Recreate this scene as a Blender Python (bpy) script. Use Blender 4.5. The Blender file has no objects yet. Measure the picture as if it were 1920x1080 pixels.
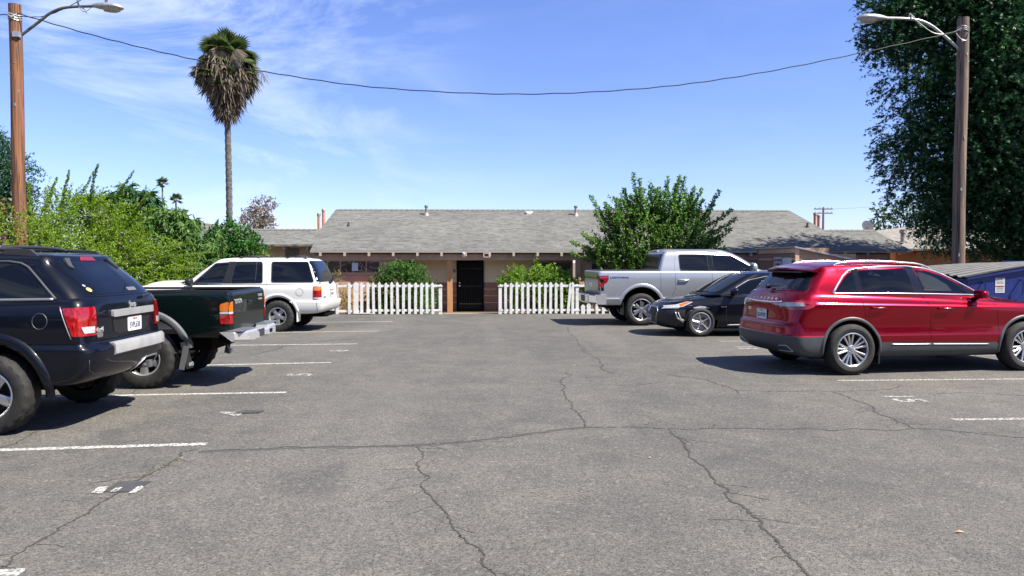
import bpy, bmesh, math, random
import numpy as np
from mathutils import Vector, Matrix
from mathutils.bvhtree import BVHTree
R = math.radians
scene = bpy.context.scene
C = scene.collection

# ---------------------------------------------------------------- camera
cam_d = bpy.data.cameras.new("camera"); cam = bpy.data.objects.new("camera", cam_d); C.objects.link(cam)
cam.location = (0, 0, 1.65)
cam.rotation_euler = (R(90 - 2.064), 0, R(-1.858))
cam_d.sensor_width = 36.0; cam_d.lens = 36.0 * 1387 / 1920
cam_d.clip_start = 0.05; cam_d.clip_end = 2000
scene.camera = cam

# ---------------------------------------------------------------- sky, sun, exposure
SUN = Vector((0.67, -0.35, 1.0)).normalized()
SUN_EL = math.asin(SUN.z); SUN_ROT = math.atan2(SUN.x, SUN.y)
world = bpy.data.worlds.new("World"); scene.world = world; world.use_nodes = True
wt = world.node_tree; wt.nodes.clear()
def wn(t, **k):
    n = wt.nodes.new(t)
    for a, b in k.items(): setattr(n, a, b)
    return n
wo = wn('ShaderNodeOutputWorld'); bg = wn('ShaderNodeBackground'); sky = wn('ShaderNodeTexSky', sky_type='NISHITA')
sky.sun_disc = False; sky.sun_elevation = SUN_EL; sky.sun_rotation = SUN_ROT
sky.air_density = 1.0; sky.dust_density = 0.1; sky.ozone_density = 3.0; sky.altitude = 50
bg.inputs['Strength'].default_value = 0.053
tc = wn('ShaderNodeTexCoord'); mp = wn('ShaderNodeMapping'); mp.inputs['Rotation'].default_value = (0.25, 0.35, 0.5); mp.inputs['Scale'].default_value = (2.4, 2.4, 8.5)
nz = wn('ShaderNodeTexNoise'); nz.inputs['Scale'].default_value = 1.1; nz.inputs['Detail'].default_value = 10; nz.inputs['Roughness'].default_value = 0.62; nz.inputs['Distortion'].default_value = 0.9
nz2 = wn('ShaderNodeTexNoise'); nz2.inputs['Scale'].default_value = 1.7; nz2.inputs['Detail'].default_value = 3
r1 = wn('ShaderNodeMapRange'); r1.inputs[1].default_value = 0.46; r1.inputs[2].default_value = 0.66
r2 = wn('ShaderNodeMapRange'); r2.inputs[1].default_value = 0.36; r2.inputs[2].default_value = 0.56
sx = wn('ShaderNodeSeparateXYZ'); r3 = wn('ShaderNodeMapRange'); r3.inputs[1].default_value = 0.0; r3.inputs[2].default_value = -0.30; r3.inputs[3].default_value = 0.04; r3.inputs[4].default_value = 0.80
m1 = wn('ShaderNodeMath', operation='MULTIPLY'); m2 = wn('ShaderNodeMath', operation='MULTIPLY')
mix = wn('ShaderNodeMixRGB'); mix.inputs[2].default_value = (7.6, 8.6, 10.6, 1)
tint = wn('ShaderNodeMixRGB', blend_type='MULTIPLY'); tint.inputs[0].default_value = 1; tint.inputs[2].default_value = (1.07, 1.10, 1.58, 1)
L = wt.links.new
L(tc.outputs['Generated'], mp.inputs['Vector']); L(mp.outputs[0], nz.inputs['Vector']); L(tc.outputs['Generated'], nz2.inputs['Vector'])
L(nz.outputs['Fac'], r1.inputs[0]); L(nz2.outputs['Fac'], r2.inputs[0]); L(tc.outputs['Generated'], sx.inputs[0]); L(sx.outputs['X'], r3.inputs[0])
L(r1.outputs[0], m1.inputs[0]); L(r2.outputs[0], m1.inputs[1]); L(m1.outputs[0], m2.inputs[0]); L(r3.outputs[0], m2.inputs[1])
L(sky.outputs[0], tint.inputs[1]); L(tint.outputs[0], mix.inputs[1]); r4 = wn('ShaderNodeMapRange'); r4.inputs[1].default_value = -0.1; r4.inputs[2].default_value = 0.1; m3 = wn('ShaderNodeMixRGB'); m3.inputs[1].default_value = (.85, .85, .85, 1)
L(sx.outputs['Y'], r4.inputs[0]); L(r4.outputs[0], m3.inputs[0]); L(r3.outputs[0], m3.inputs[2]); L(m3.outputs[0], m2.inputs[1]); L(m2.outputs[0], mix.inputs[0])  # unseen cloud cover behind the viewer, added for car glass to reflect
L(mix.outputs[0], bg.inputs['Color']); L(bg.outputs[0], wo.inputs['Surface'])

sd = bpy.data.lights.new("sun", 'SUN'); sd.energy = 5.0; sd.angle = R(0.53); sd.color = (1.0, 0.94, 0.82)
sun = bpy.data.objects.new("sun", sd); C.objects.link(sun); sun.location = (20, -10, 30)
sun.rotation_euler = SUN.to_track_quat('Z', 'Y').to_euler()
scene.view_settings.view_transform = 'Standard'; scene.view_settings.look = 'None'
scene.view_settings.exposure = 1.35; scene.view_settings.gamma = 1.0; scene.view_settings.use_curve_mapping = False
scene.render.engine = 'CYCLES'

# ---------------------------------------------------------------- materials
KA = 0.74   # overall albedo level that goes with the exposure above
def ka(c, metal=0): return tuple(q * (KA if metal < .55 else 1) for q in c)
def mat(name, col, rough=0.6, metal=0.0, coat=0.0, spec=0.5, emit=None, trans=0.0):
    col = ka(col, metal)
    m = bpy.data.materials.new(name); m.use_nodes = True
    b = m.node_tree.nodes['Principled BSDF']
    b.inputs['Base Color'].default_value = (*col, 1); b.inputs['Roughness'].default_value = rough
    b.inputs['Metallic'].default_value = metal; b.inputs['Coat Weight'].default_value = coat
    b.inputs['Coat Roughness'].default_value = 0.03
    b.inputs['Specular IOR Level'].default_value = spec
    return m
def nodes(m): return m.node_tree.nodes, m.node_tree.links.new, m.node_tree.nodes['Principled BSDF']
def noisy(name, c1, c2, scale=5.0, rough=0.7, metal=0.0, bump=0.0, detail=6, stretch=(1, 1, 1), coord='Object', lo=0.35, hi=0.65, coat=0.0, bscale=None, r2=None):
    m = mat(name, c1, rough, metal, coat); N, K, b = nodes(m); c1 = ka(c1, metal); c2 = ka(c2, metal)
    t = N.new('ShaderNodeTexCoord'); p = N.new('ShaderNodeMapping'); p.inputs['Scale'].default_value = stretch
    z = N.new('ShaderNodeTexNoise'); z.inputs['Scale'].default_value = scale; z.inputs['Detail'].default_value = detail
    r = N.new('ShaderNodeMapRange'); r.inputs[1].default_value = lo; r.inputs[2].default_value = hi
    x = N.new('ShaderNodeMixRGB'); x.inputs[1].default_value = (*c1, 1); x.inputs[2].default_value = (*c2, 1)
    K(t.outputs[coord], p.inputs[0]); K(p.outputs[0], z.inputs['Vector']); K(z.outputs['Fac'], r.inputs[0]); K(r.outputs[0], x.inputs[0]); K(x.outputs[0], b.inputs['Base Color'])
    if r2 is not None:
        q = N.new('ShaderNodeMapRange'); q.inputs[3].default_value = rough; q.inputs[4].default_value = r2; K(r.outputs[0], q.inputs[0]); K(q.outputs[0], b.inputs['Roughness'])
    if bump:
        u = N.new('ShaderNodeBump'); u.inputs['Strength'].default_value = 1.0; u.inputs['Distance'].default_value = bump
        z2 = N.new('ShaderNodeTexNoise'); z2.inputs['Scale'].default_value = bscale or scale * 2; z2.inputs['Detail'].default_value = 5
        K(p.outputs[0], z2.inputs['Vector']); K(z2.outputs['Fac'], u.inputs['Height']); K(u.outputs[0], b.inputs['Normal'])
    return m
def leafmat(name, c1, c2, trans=0.35, rough=0.45):
    m = mat(name, c1, max(rough, .48), spec=.3); N, K, b = nodes(m)
    g = N.new('ShaderNodeNewGeometry'); x = N.new('ShaderNodeMixRGB'); x.inputs[1].default_value = (*c1, 1); x.inputs[2].default_value = (*c2, 1)
    K(g.outputs['Random Per Island'], x.inputs[0]); K(x.outputs[0], b.inputs['Base Color'])
    tr = N.new('ShaderNodeBsdfTranslucent'); ms = N.new('ShaderNodeMixShader'); ms.inputs[0].default_value = trans
    hs = N.new('ShaderNodeHueSaturation'); hs.inputs['Value'].default_value = 1.5; hs.inputs['Saturation'].default_value = 1.1
    K(x.outputs[0], hs.inputs['Color']); K(hs.outputs[0], tr.inputs['Color'])
    o = N['Material Output']; K(b.outputs[0], ms.inputs[1]); K(tr.outputs[0], ms.inputs[2]); K(ms.outputs[0], o.inputs['Surface'])
    return m

M = {}
M['white_paint'] = noisy('white_paint', (0.82, 0.82, 0.80), (0.46, 0.44, 0.39), 9, 0.55, bump=0.002, lo=0.5, hi=0.86)
M['trim_white'] = mat('trim_white', (0.75, 0.75, 0.73), 0.4)
M['galv'] = noisy('galvanised', (0.42, 0.43, 0.44), (0.30, 0.31, 0.32), 9, 0.42, 0.6)
M['steel_gray'] = noisy('arm_metal', (0.20, 0.205, 0.21), (0.13, 0.135, 0.14), 9, 0.4, 0.5)
M['black'] = mat('black_plastic', (0.012, 0.012, 0.013), 0.5)
M['blackgloss'] = mat('black_gloss', (0.006, 0.006, 0.007), 0.12)
M['void'] = mat('dark_interior', (0.004, 0.004, 0.004), 0.9, spec=0.1)
M['glass'] = mat('tinted_glass', (0.003, 0.004, 0.006), 0.015, spec=0.42)
M['glass_clear'] = mat('clear_glass', (0.02, 0.026, 0.028), 0.02, spec=0.6)
M['chrome'] = mat('chrome', (0.85, 0.85, 0.86), 0.2, 0.8)
M['satin'] = mat('satin_trim', (0.33, 0.34, 0.35), 0.35, 0.8)
M['alloy'] = mat('alloy_rim', (0.50, 0.50, 0.51), 0.28, 0.9)
M['alloy_dull'] = mat('dull_alloy_rim', (0.36, 0.35, 0.34), 0.42, 0.75)
M['brake'] = mat('brake_metal', (0.03, 0.03, 0.03), 0.6, 0.4)
M['rubber'] = noisy('tyre_rubber', (0.009, 0.009, 0.009), (0.021, 0.019, 0.017), 14, 0.8, bump=0.0008)
M['redlens'] = noisy('red_lens', (0.42, 0.004, 0.006), (0.20, 0.002, 0.003), 26, 0.1, coat=1.0)
M['amber'] = mat('amber_lens', (0.62, 0.15, 0.008), 0.12, coat=1.0)
M['clearlens'] = noisy('clear_lens', (0.66, 0.66, 0.68), (0.36, 0.37, 0.39), 60, 0.15, 0.0, coat=1.0)
M['plate'] = mat('plate_white', (0.72, 0.73, 0.75), 0.35)
M['plate_ink'] = mat('plate_ink', (0.02, 0.03, 0.12), 0.5)
M['ink'] = mat('dark_ink', (0.03, 0.03, 0.035), 0.6)
M['ink_red'] = mat('red_ink', (0.45, 0.05, 0.03), 0.6)

# ---------------------------------------------------------------- helpers
def link(name, me, m=None, parent=None, smooth=False):
    o = bpy.data.objects.new(name, me); C.objects.link(o)
    if m is not None:
        for q in (m if isinstance(m, (list, tuple)) else [m]): me.materials.append(q)
    if smooth: shade(me, smooth)
    if parent is not None: o.parent = parent
    return o
def shade(me, ang=35):
    me.polygons.foreach_set('use_smooth', [True] * len(me.polygons))
    if ang is not True: me.set_sharp_from_angle(angle=R(ang))
def pyo(name, v, f, m=None, parent=None, smooth=False, recalc=False):
    me = bpy.data.meshes.new(name); me.from_pydata([tuple(p) for p in v], [], f)
    if recalc:
        b = bmesh.new(); b.from_mesh(me); bmesh.ops.recalc_face_normals(b, faces=b.faces); b.to_mesh(me); b.free()
    me.update(); return link(name, me, m, parent, smooth)
class MB:
    """collects primitives into ONE mesh"""
    def __init__(s): s.v = []; s.f = []
    def add(s, v, f):
        o = len(s.v); s.v += [tuple(p) for p in v]; s.f += [tuple(i + o for i in q) for q in f]; return s
    def box(s, a, b, rot=None, at=None):
        x0, y0, z0 = a; x1, y1, z1 = b
        v = [Vector(p) for p in ((x0, y0, z0), (x1, y0, z0), (x1, y1, z0), (x0, y1, z0), (x0, y0, z1), (x1, y0, z1), (x1, y1, z1), (x0, y1, z1))]
        if rot is not None:
            c = Vector(at) if at is not None else Vector(((x0 + x1) / 2, (y0 + y1) / 2, (z0 + z1) / 2)); v = [c + rot @ (p - c) for p in v]
        return s.add(v, [(0, 3, 2, 1), (4, 5, 6, 7), (0, 1, 5, 4), (1, 2, 6, 5), (2, 3, 7, 6), (3, 0, 4, 7)])
    def prism(s, pts, fn, d0, d1):
        """extrude 2-D outline pts; fn(u, v, d) gives 3-D"""
        n = len(pts); v = [fn(u, w, d0) for u, w in pts] + [fn(u, w, d1) for u, w in pts]
        return s.add(v, [tuple(range(n)), tuple(range(2 * n - 1, n - 1, -1))] + [(i, i + n, (i + 1) % n + n, (i + 1) % n) for i in range(n)])
    def tube(s, pts, r, n=8, caps=True):
        pts = [Vector(p) for p in pts]; k = len(pts); rs = r if isinstance(r, (list, tuple)) else [r] * k
        v = []; f = []; up = None
        for i, p in enumerate(pts):
            t = (pts[min(i + 1, k - 1)] - pts[max(i - 1, 0)]); t = t.normalized() if t.length > 1e-9 else Vector((0, 0, 1))
            if up is None: up = Vector((0, 0, 1)) if abs(t.z) < 0.9 else Vector((1, 0, 0))
            a = t.cross(up); a.normalize(); b = a.cross(t); up = b
            for j in range(n):
                w = 2 * math.pi * j / n; v.append(p + (a * math.cos(w) + b * math.sin(w)) * rs[i])
        for i in range(k - 1):
            for j in range(n): f.append((i * n + j, i * n + (j + 1) % n, (i + 1) * n + (j + 1) % n, (i + 1) * n + j))
        if caps: f.append(tuple(range(n - 1, -1, -1))); f.append(tuple((k - 1) * n + j for j in range(n)))
        return s.add(v, f)
    def lathe(s, prof, n=32, axis='z', at=(0, 0, 0), close=True):
        v = []; f = []; k = len(prof)
        for j in range(n):
            w = 2 * math.pi * j / n; c, q = math.cos(w), math.sin(w)
            for r, h in prof:
                p = (r * c, r * q, h) if axis == 'z' else ((r * c, h, r * q) if axis == 'y' else (h, r * c, r * q))
                v.append((p[0] + at[0], p[1] + at[1], p[2] + at[2]))
        for j in range(n):
            for i in range(k - 1):
                a = j * k + i; b = ((j + 1) % n) * k + i; f.append((a, b, b + 1, a + 1))
        return s.add(v, f)
    def build(s, name, m=None, parent=None, smooth=False, recalc=True, bevel=0):
        me = bpy.data.meshes.new(name); me.from_pydata(s.v, [], s.f)
        if recalc or bevel:
            b = bmesh.new(); b.from_mesh(me); bmesh.ops.recalc_face_normals(b, faces=b.faces)
            if bevel: bmesh.ops.bevel(b, geom=[e for e in b.edges if len(e.link_faces) == 2 and e.calc_face_angle(0) > 0.5], offset=bevel, segments=2, affect='EDGES', profile=0.5)
            b.to_mesh(me); b.free()
        me.update(); return link(name, me, m, parent, smooth)
def tag(o, label=None, cat=None, group=None, kind=None):
    if label: o['label'] = label
    if cat: o['category'] = cat
    if group: o['group'] = group
    if kind: o['kind'] = kind
    return o
def empty(name, loc, rz=0, label=None, cat=None, group=None):
    o = bpy.data.objects.new(name, None); C.objects.link(o); o.location = loc; o.rotation_euler = (0, 0, rz); o.empty_display_size = 0.2
    return tag(o, label, cat, group)
def text(name, s, size, m, parent, mtx, ext=0.002, bold=0.0, align='CENTER', xs=1.0):
    cu = bpy.data.curves.new(name, 'FONT'); cu.body = s; cu.size = size; cu.extrude = ext; cu.offset = bold; cu.align_x = align; cu.align_y = 'CENTER'; cu.resolution_u = 3
    t = bpy.data.objects.new(name, cu); C.objects.link(t); bpy.context.view_layer.update()
    me = bpy.data.meshes.new_from_object(t.evaluated_get(bpy.context.evaluated_depsgraph_get()))
    bpy.data.objects.remove(t); bpy.data.curves.remove(cu)
    me.transform(Matrix.Diagonal((xs, 1, 1, 1))); me.transform(mtx); me.materials.clear()
    return link(name, me, m, parent)
def basis(right, up, at):
    r = Vector(right).normalized(); u = Vector(up).normalized(); n = r.cross(u).normalized(); u = n.cross(r)
    return Matrix(((r.x, u.x, n.x, at[0]), (r.y, u.y, n.y, at[1]), (r.z, u.z, n.z, at[2]), (0, 0, 0, 1)))
rng = np.random.default_rng(7)

# ---------------------------------------------------------------- ground
def asphalt():
    m = mat('asphalt', (0.1, 0.1, 0.1), 0.85); N, K, b = nodes(m)
    t = N.new('ShaderNodeTexCoord')
    def nt(sc, det=4, ro=0.5, dist=0):
        z = N.new('ShaderNodeTexNoise'); z.inputs['Scale'].default_value = sc; z.inputs['Detail'].default_value = det; z.inputs['Roughness'].default_value = ro; z.inputs['Distortion'].default_value = dist
        K(t.outputs['Object'], z.inputs['Vector']); return z.outputs['Fac']
    def mr(x, a, c, d=0.0, e=1.0):
        q = N.new('ShaderNodeMapRange'); K(x, q.inputs[0]); q.inputs[1].default_value = a; q.inputs[2].default_value = c; q.inputs[3].default_value = d; q.inputs[4].default_value = e; return q.outputs[0]
    def mx(f, a, c, bt='MIX'):
        x = N.new('ShaderNodeMixRGB'); x.blend_type = bt
        for i, q in ((0, f), (1, a), (2, c)):
            if isinstance(q, tuple): x.inputs[i].default_value = (*(ka(q) if bt == 'MIX' else q), 1)
            elif isinstance(q, float): x.inputs[i].default_value = q
            else: K(q, x.inputs[i])
        return x.outputs[0]
    base = mx(mr(nt(0.23, 6, 0.6, 0.6), 0.38, 0.64), (0.108, 0.102, 0.094), (0.158, 0.147, 0.131))
    base = mx(mr(nt(0.09, 4, 0.6, 0.4), 0.45, 0.60, 0, 0.75), base, (0.084, 0.082, 0.076))
    base = mx(mr(nt(1.6, 8, 0.65, 0.8), 0.46, 0.72, 0, 0.65), base, (0.185, 0.168, 0.140))
    base = mx(mr(nt(2.4, 6, 0.7), 0.50, 0.74, 0, 0.7), base, (0.072, 0.071, 0.068))
    # worn wheel lanes and oil-dark stall middles run with the aisle
    mpx = N.new('ShaderNodeMapping'); mpx.inputs['Scale'].default_value = (1.0, .10, 1); K(t.outputs['Object'], mpx.inputs[0]); zz = N.new('ShaderNodeTexNoise'); zz.inputs['Scale'].default_value = .9; zz.inputs['Detail'].default_value = 3; K(mpx.outputs[0], zz.inputs['Vector'])
    base = mx(mr(zz.outputs['Fac'], 0.48, 0.66, 0, 0.45), base, (0.176, 0.164, 0.146))
    base = mx(mr(nt(.55, 3, .5, 1.2), 0.62, 0.72, 0, 0.55), base, (0.078, 0.076, 0.074))
    base = mx(mr(nt(3.1, 2, .4), 0.74, 0.78, 0, 0.5), base, (0.05, 0.049, 0.048))
    v = N.new('ShaderNodeTexVoronoi'); v.inputs['Scale'].default_value = 95; K(t.outputs['Object'], v.inputs['Vector'])
    v2 = N.new('ShaderNodeTexVoronoi'); v2.inputs['Scale'].default_value = 42; K(t.outputs['Object'], v2.inputs['Vector'])
    sp = N.new('ShaderNodeSeparateColor'); K(v.outputs['Color'], sp.inputs[0])
    sp2 = N.new('ShaderNodeSeparateColor'); K(v2.outputs['Color'], sp2.inputs[0])
    base = mx(mr(sp.outputs[0], 0.0, 1.0, 0.0, 0.85), mx(1.0, base, (0.52, 0.52, 0.52), 'MULTIPLY'), mx(1.0, base, (1.42, 1.41, 1.39), 'MULTIPLY'))
    base = mx(mr(sp2.outputs[1], 0.95, 0.995, 0, 0.35), base, (0.32, 0.30, 0.27))
    base = mx(mr(sp.outputs[2], 0.86, 0.99, 0, 0.75), base, (0.03, 0.03, 0.03))
    K(base, b.inputs['Base Color'])
    v3 = N.new('ShaderNodeTexVoronoi'); v3.inputs['Scale'].default_value = 26; K(t.outputs['Object'], v3.inputs['Vector']); sp3 = N.new('ShaderNodeSeparateColor'); K(v3.outputs['Color'], sp3.inputs[0])
    base = mx(mr(sp3.outputs[0], 0.0, 1.0, 0.0, 0.16), base, mx(1.0, base, (0.45, 0.45, 0.45), 'MULTIPLY'))
    K(base, b.inputs['Base Color'])
    u = N.new('ShaderNodeBump'); u.inputs['Distance'].default_value = 0.004; u.inputs['Strength'].default_value = 0.9
    K(v.outputs['Distance'], u.inputs['Height']); u.invert = True; K(u.outputs[0], b.inputs['Normal'])
    return m
M['asphalt'] = asphalt()
M['soil'] = noisy('soil', (0.12, 0.085, 0.055), (0.20, 0.15, 0.10), 3, 0.95, bump=0.01)
M['concrete'] = noisy('concrete', (0.50, 0.47, 0.42), (0.40, 0.37, 0.33), 3, 0.85, bump=0.001)
def grid_sheet(name, x0, x1, y0, y1, nx, ny, zf, m):
    v = []; f = []
    for j in range(ny + 1):
        for i in range(nx + 1):
            x = x0 + (x1 - x0) * i / nx; y = y0 + (y1 - y0) * j / ny; v.append((x, y, zf(x, y)))
    for j in range(ny):
        for i in range(nx): a = j * (nx + 1) + i; f.append((a, a + 1, a + nx + 2, a + nx + 1))
    return pyo(name, v, f, m)
tag(pyo('ground', [(-600, -80, -0.35), (600, -80, -0.35), (600, 900, -0.35), (-600, 900, -0.35)], [(0, 1, 2, 3)], M['soil']), kind='structure')
tag(grid_sheet('parking_lot', -13, 24, -14, 23.45, 1, 1, lambda x, y: 0.0, M['asphalt']), kind='structure')
tag(pyo('garden_soil', [(-14, 23.45, -0.012), (24, 23.45, -0.012), (24, 25.2, -0.11), (-14, 25.2, -0.11), (-14, 30, -0.20), (24, 30, -0.20)], [(0, 1, 2, 3), (3, 2, 5, 4)], M['soil']), kind='structure')
tag(MB().add([(-1.45, 23.2, 0.004), (0.34, 23.2, 0.004), (0.34, 26.6, -0.19), (-1.45, 26.6, -0.19)], [(0, 1, 2, 3)]).add([(-1.45, 23.2, -.3), (0.34, 23.2, -.3), (0.34, 23.2, 0.004), (-1.45, 23.2, 0.004)], [(0, 1, 2, 3)]).build('path', M['concrete']), kind='structure')

# painted lines, worn by a noise-cut edge and see-through wear
def wornpaint(name, lo, hi):
    m = noisy(name, (0.72, 0.71, 0.67), (0.55, 0.54, 0.50), 6, 0.7); N, K, b = nodes(m)
    t = N.new('ShaderNodeTexCoord'); z = N.new('ShaderNodeTexNoise'); z.inputs['Scale'].default_value = 38; z.inputs['Detail'].default_value = 5; z.inputs['Roughness'].default_value = 0.7
    r = N.new('ShaderNodeMapRange'); r.inputs[1].default_value = lo; r.inputs[2].default_value = hi
    K(t.outputs['Object'], z.inputs['Vector']); K(z.outputs['Fac'], r.inputs[0]); K(r.outputs[0], b.inputs['Alpha']); return m
M['paint_line'] = wornpaint('line_paint', 0.40, 0.56); M['paint_worn'] = wornpaint('worn_paint', 0.43, 0.62)
M['tar'] = noisy('tar_patch', (0.045, 0.045, 0.047), (0.065, 0.064, 0.064), 8, 0.8)
def flat_strip(name, pts, w, m, z=0.004, jit=0.0):
    v = []; f = []; r = random.Random(len(pts) * 7 + int(w * 1000)); n = len(pts)
    P = [Vector((p[0], p[1], 0)) for p in pts]
    for i, p in enumerate(P):
        t = (P[min(i + 1, n - 1)] - P[max(i - 1, 0)]).normalized(); q = Vector((-t.y, t.x, 0))
        a = w * 0.5 * (1 + jit * r.uniform(-1, 1)); b = w * 0.5 * (1 + jit * r.uniform(-1, 1))
        v += [(p + q * a + Vector((0, 0, z))), (p - q * b + Vector((0, 0, z)))]
    for i in range(n - 1): f.append((2 * i + 1, 2 * i + 3, 2 * i + 2, 2 * i))
    return v, f
def seg(a, b, k): return [(a[0] + (b[0] - a[0]) * i / k, a[1] + (b[1] - a[1]) * i / k) for i in range(k + 1)]
for a, b, w in (((-2.47, 3.95), (-7.5, 3.55), .1), ((-2.54, 6.71), (-7.7, 6.22), .1), ((-2.54, 9.34), (-7.7, 8.98), .1), ((-2.56, 12.09), (-7.7, 11.45), .1), ((-2.6, 14.82), (-7.7, 14.44), .1),
                ((-2.58, 17.53), (-7.7, 17.0), .1), ((-2.6, 20.3), (-7.6, 19.9), .1), ((4.83, 10.02), (9.8, 10.12), .1), ((4.84, 7.5), (9.8, 7.58), .1), ((4.8, 12.6), (9.8, 12.7), .1), ((4.76, 15.07), (9.8, 15.2), .1), ((4.76, 17.6), (9.8, 17.75), .1)):
    v, f = flat_strip('', seg(a, b, 90), w * .92, None, jit=0.16)
    tag(pyo('painted_line', v, f, M['paint_line'] if a[0] < 0 else M['paint_worn']), kind='structure')
# stall numbers lie sideways, read from the stall's side
def stallnum(s, x, y, rz, size, m, z=0.006):
    o = text('painted_number', s, size, m, None, Matrix.Translation((x, y, z)) @ Matrix.Rotation(rz, 4, 'Z'), ext=0.0, bold=0.012); tag(o, kind='structure')
def patch2(x, y, pts, z=0.004):
    tag(pyo('tar_patch', [(x + a, y + b, z) for a, b in pts], [tuple(range(len(pts)))], M['tar']), kind='structure')
B3 = []
for pr in ([(-2.818, 5.291), (-2.735, 5.271), (-2.748, 5.351), (-2.773, 5.444), (-2.84, 5.427)], [(-2.699, 5.314), (-2.66, 5.312), (-2.653, 5.348), (-2.657, 5.412), (-2.701, 5.423)], [(-2.549, 5.274), (-2.504, 5.281), (-2.502, 5.343), (-2.508, 5.416), (-2.543, 5.455), (-2.557, 5.418)]):
    k = sum(len(q[0]) for q in B3); B3.append(([(a, b, .009) for a, b in pr], [tuple(range(k, k + len(pr)))]))
tag(pyo('painted_number', [p for q in B3 for p in q[0]], [f for q in B3 for f in q[1]], M['paint_line']), kind='structure')
patch2(0, 0, [(-2.772, 5.334), (-2.758, 5.424), (-2.764, 5.567), (-2.671, 5.584), (-2.521, 5.569), (-2.526, 5.454), (-2.544, 5.344), (-2.573, 5.319), (-2.68, 5.313)], 0.005)
stallnum('4', -2.71, 8.05, R(90), 0.52, M['paint_worn']); patch2(-2.66, 8.1, [(-.1, -.06), (.17, -.04), (.2, .1), (-.04, .13)], 0.009)
stallnum('5', -2.71, 10.79, R(90), 0.5, M['paint_worn']); stallnum('6', -2.74, 13.68, R(90), 0.5, M['paint_worn'])
stallnum('15', 4.97, 8.67, R(-90), 0.50, M['paint_worn']); stallnum('14', 4.95, 11.35, R(-90), 0.5, M['paint_worn']); stallnum('13', 4.9, 13.9, R(-90), 0.5, M['paint_worn'])
# cracks: thin dark strips with jagged run, traced at their real place on the ground
def seeglass(name, tint, fac=.5):
    m = bpy.data.materials.new(name); m.use_nodes = True; N = m.node_tree.nodes; K = m.node_tree.links.new; N.remove(N['Principled BSDF'])
    tr = N.new('ShaderNodeBsdfTransparent'); tr.inputs[0].default_value = (*tint, 1); gl = N.new('ShaderNodeBsdfGlossy'); gl.inputs['Roughness'].default_value = .01; fr = N.new('ShaderNodeFresnel'); fr.inputs[0].default_value = 1.55; ms = N.new('ShaderNodeMixShader')
    K(fr.outputs[0], ms.inputs[0]); K(tr.outputs[0], ms.inputs[1]); K(gl.outputs[0], ms.inputs[2]); K(ms.outputs[0], N['Material Output'].inputs['Surface']); return m
M['see_light'] = seeglass('light_see_through_glass', (.80, .86, .84)); M['see_dark'] = seeglass('dark_see_through_glass', (.40, .43, .46)); M['seat'] = mat('grey_seat', (.10, .095, .09), .8); M['cabin_in'] = mat('cabin_lining', (.03, .03, .032), .9)
M['crack'] = mat('crack_dark', (0.052, 0.048, 0.043), 0.95)
M['sealer'] = noisy('crack_sealer', (0.062, 0.06, 0.058), (0.085, 0.082, 0.078), 9, 0.8)
CR = {
'main': [(-2.5, 6.43), (-2.08, 6.5), (-1.5, 6.58), (-0.93, 6.6), (-0.6, 6.62), (-0.32, 6.71), (0.07, 6.86), (0.43, 7.05), (0.76, 7.22), (0.98, 7.28), (1.4, 7.27), (1.79, 7.21), (2.19, 7.19), (2.65, 7.16), (3.07, 7.14), (3.61, 7.15), (4.18, 7.11), (4.5, 7.03), (4.75, 6.84), (5.01, 6.7)],
'a': [(-0.64, 6.59), (-0.56, 5.91), (-0.5, 5.48), (-0.37, 5.05), (-0.24, 4.68), (-0.14, 4.35), (-0.03, 4.04), (0.04, 3.83)],
'b': [(1.78, 7.16), (1.74, 6.34), (1.73, 5.69), (1.74, 5.22), (1.72, 4.82), (1.7, 4.38), (1.68, 4.02), (1.68, 3.74)],
'c': [(0.96, 7.31), (0.98, 7.95), (0.95, 8.73), (1.02, 9.66), (1.0, 10.19), (1.16, 10.93)],
'd': [(1.99, 18.67), (1.88, 15.69), (1.83, 13.78), (1.87, 12.27), (1.83, 10.8)],
'e': [(2.61, 10.67), (2.91, 10.36), (3.07, 9.9), (3.16, 9.59), (3.13, 9.08)],
'f': [(3.17, 9.31), (3.68, 9.22), (4.11, 9.24), (4.36, 9.2), (4.65, 9.22), (5.1, 9.29), (5.51, 9.64)],
'g': [(4.34, 9.16), (4.35, 8.62), (4.3, 8.05), (4.21, 7.45), (4.19, 7.11)],
'h': [(-2.55, 6.54), (-2.6, 6.31), (-2.59, 5.98), (-2.62, 5.76), (-2.69, 5.55), (-2.63, 5.21), (-2.62, 4.9), (-2.66, 4.61), (-2.65, 4.34), (-2.61, 3.98)],
'i': [(-4.32, 6.63), (-4.31, 6.92), (-4.36, 7.34), (-4.32, 7.72), (-4.24, 7.98)],
'j': [(-4.6, 9.08), (-4.43, 9.33), (-4.46, 9.84)],
'k': [(0.7, 10.11), (1.47, 9.86), (2.03, 9.76), (2.37, 10.01)],
'l': [(-4.2, 13.18), (-3.95, 13.96), (-3.87, 14.58), (-3.47, 15.34), (-2.5, 16.17)],
'm': [(5.49, 9.01), (5.93, 9.07), (6.58, 8.83)],
}
def jag(p, amp, rnd, depth=4):
    for _ in range(depth):
        q = []
        for a, b in zip(p, p[1:]):
            d = math.hypot(b[0] - a[0], b[1] - a[1]); k = amp * min(d, .5)
            q += [a, ((a[0] + b[0]) / 2 + rnd.gauss(0, k), (a[1] + b[1]) / 2 + rnd.gauss(0, k))]
        p = q + [p[-1]]
        amp *= 0.85
    return p
cm = MB(); rr = random.Random(3)
W = dict(main=.012, a=.010, b=.014, c=.011, d=.014, e=.010, f=.008, g=.011, h=.010, i=.009, j=.009, k=.006, l=.016, m=.007)
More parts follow.
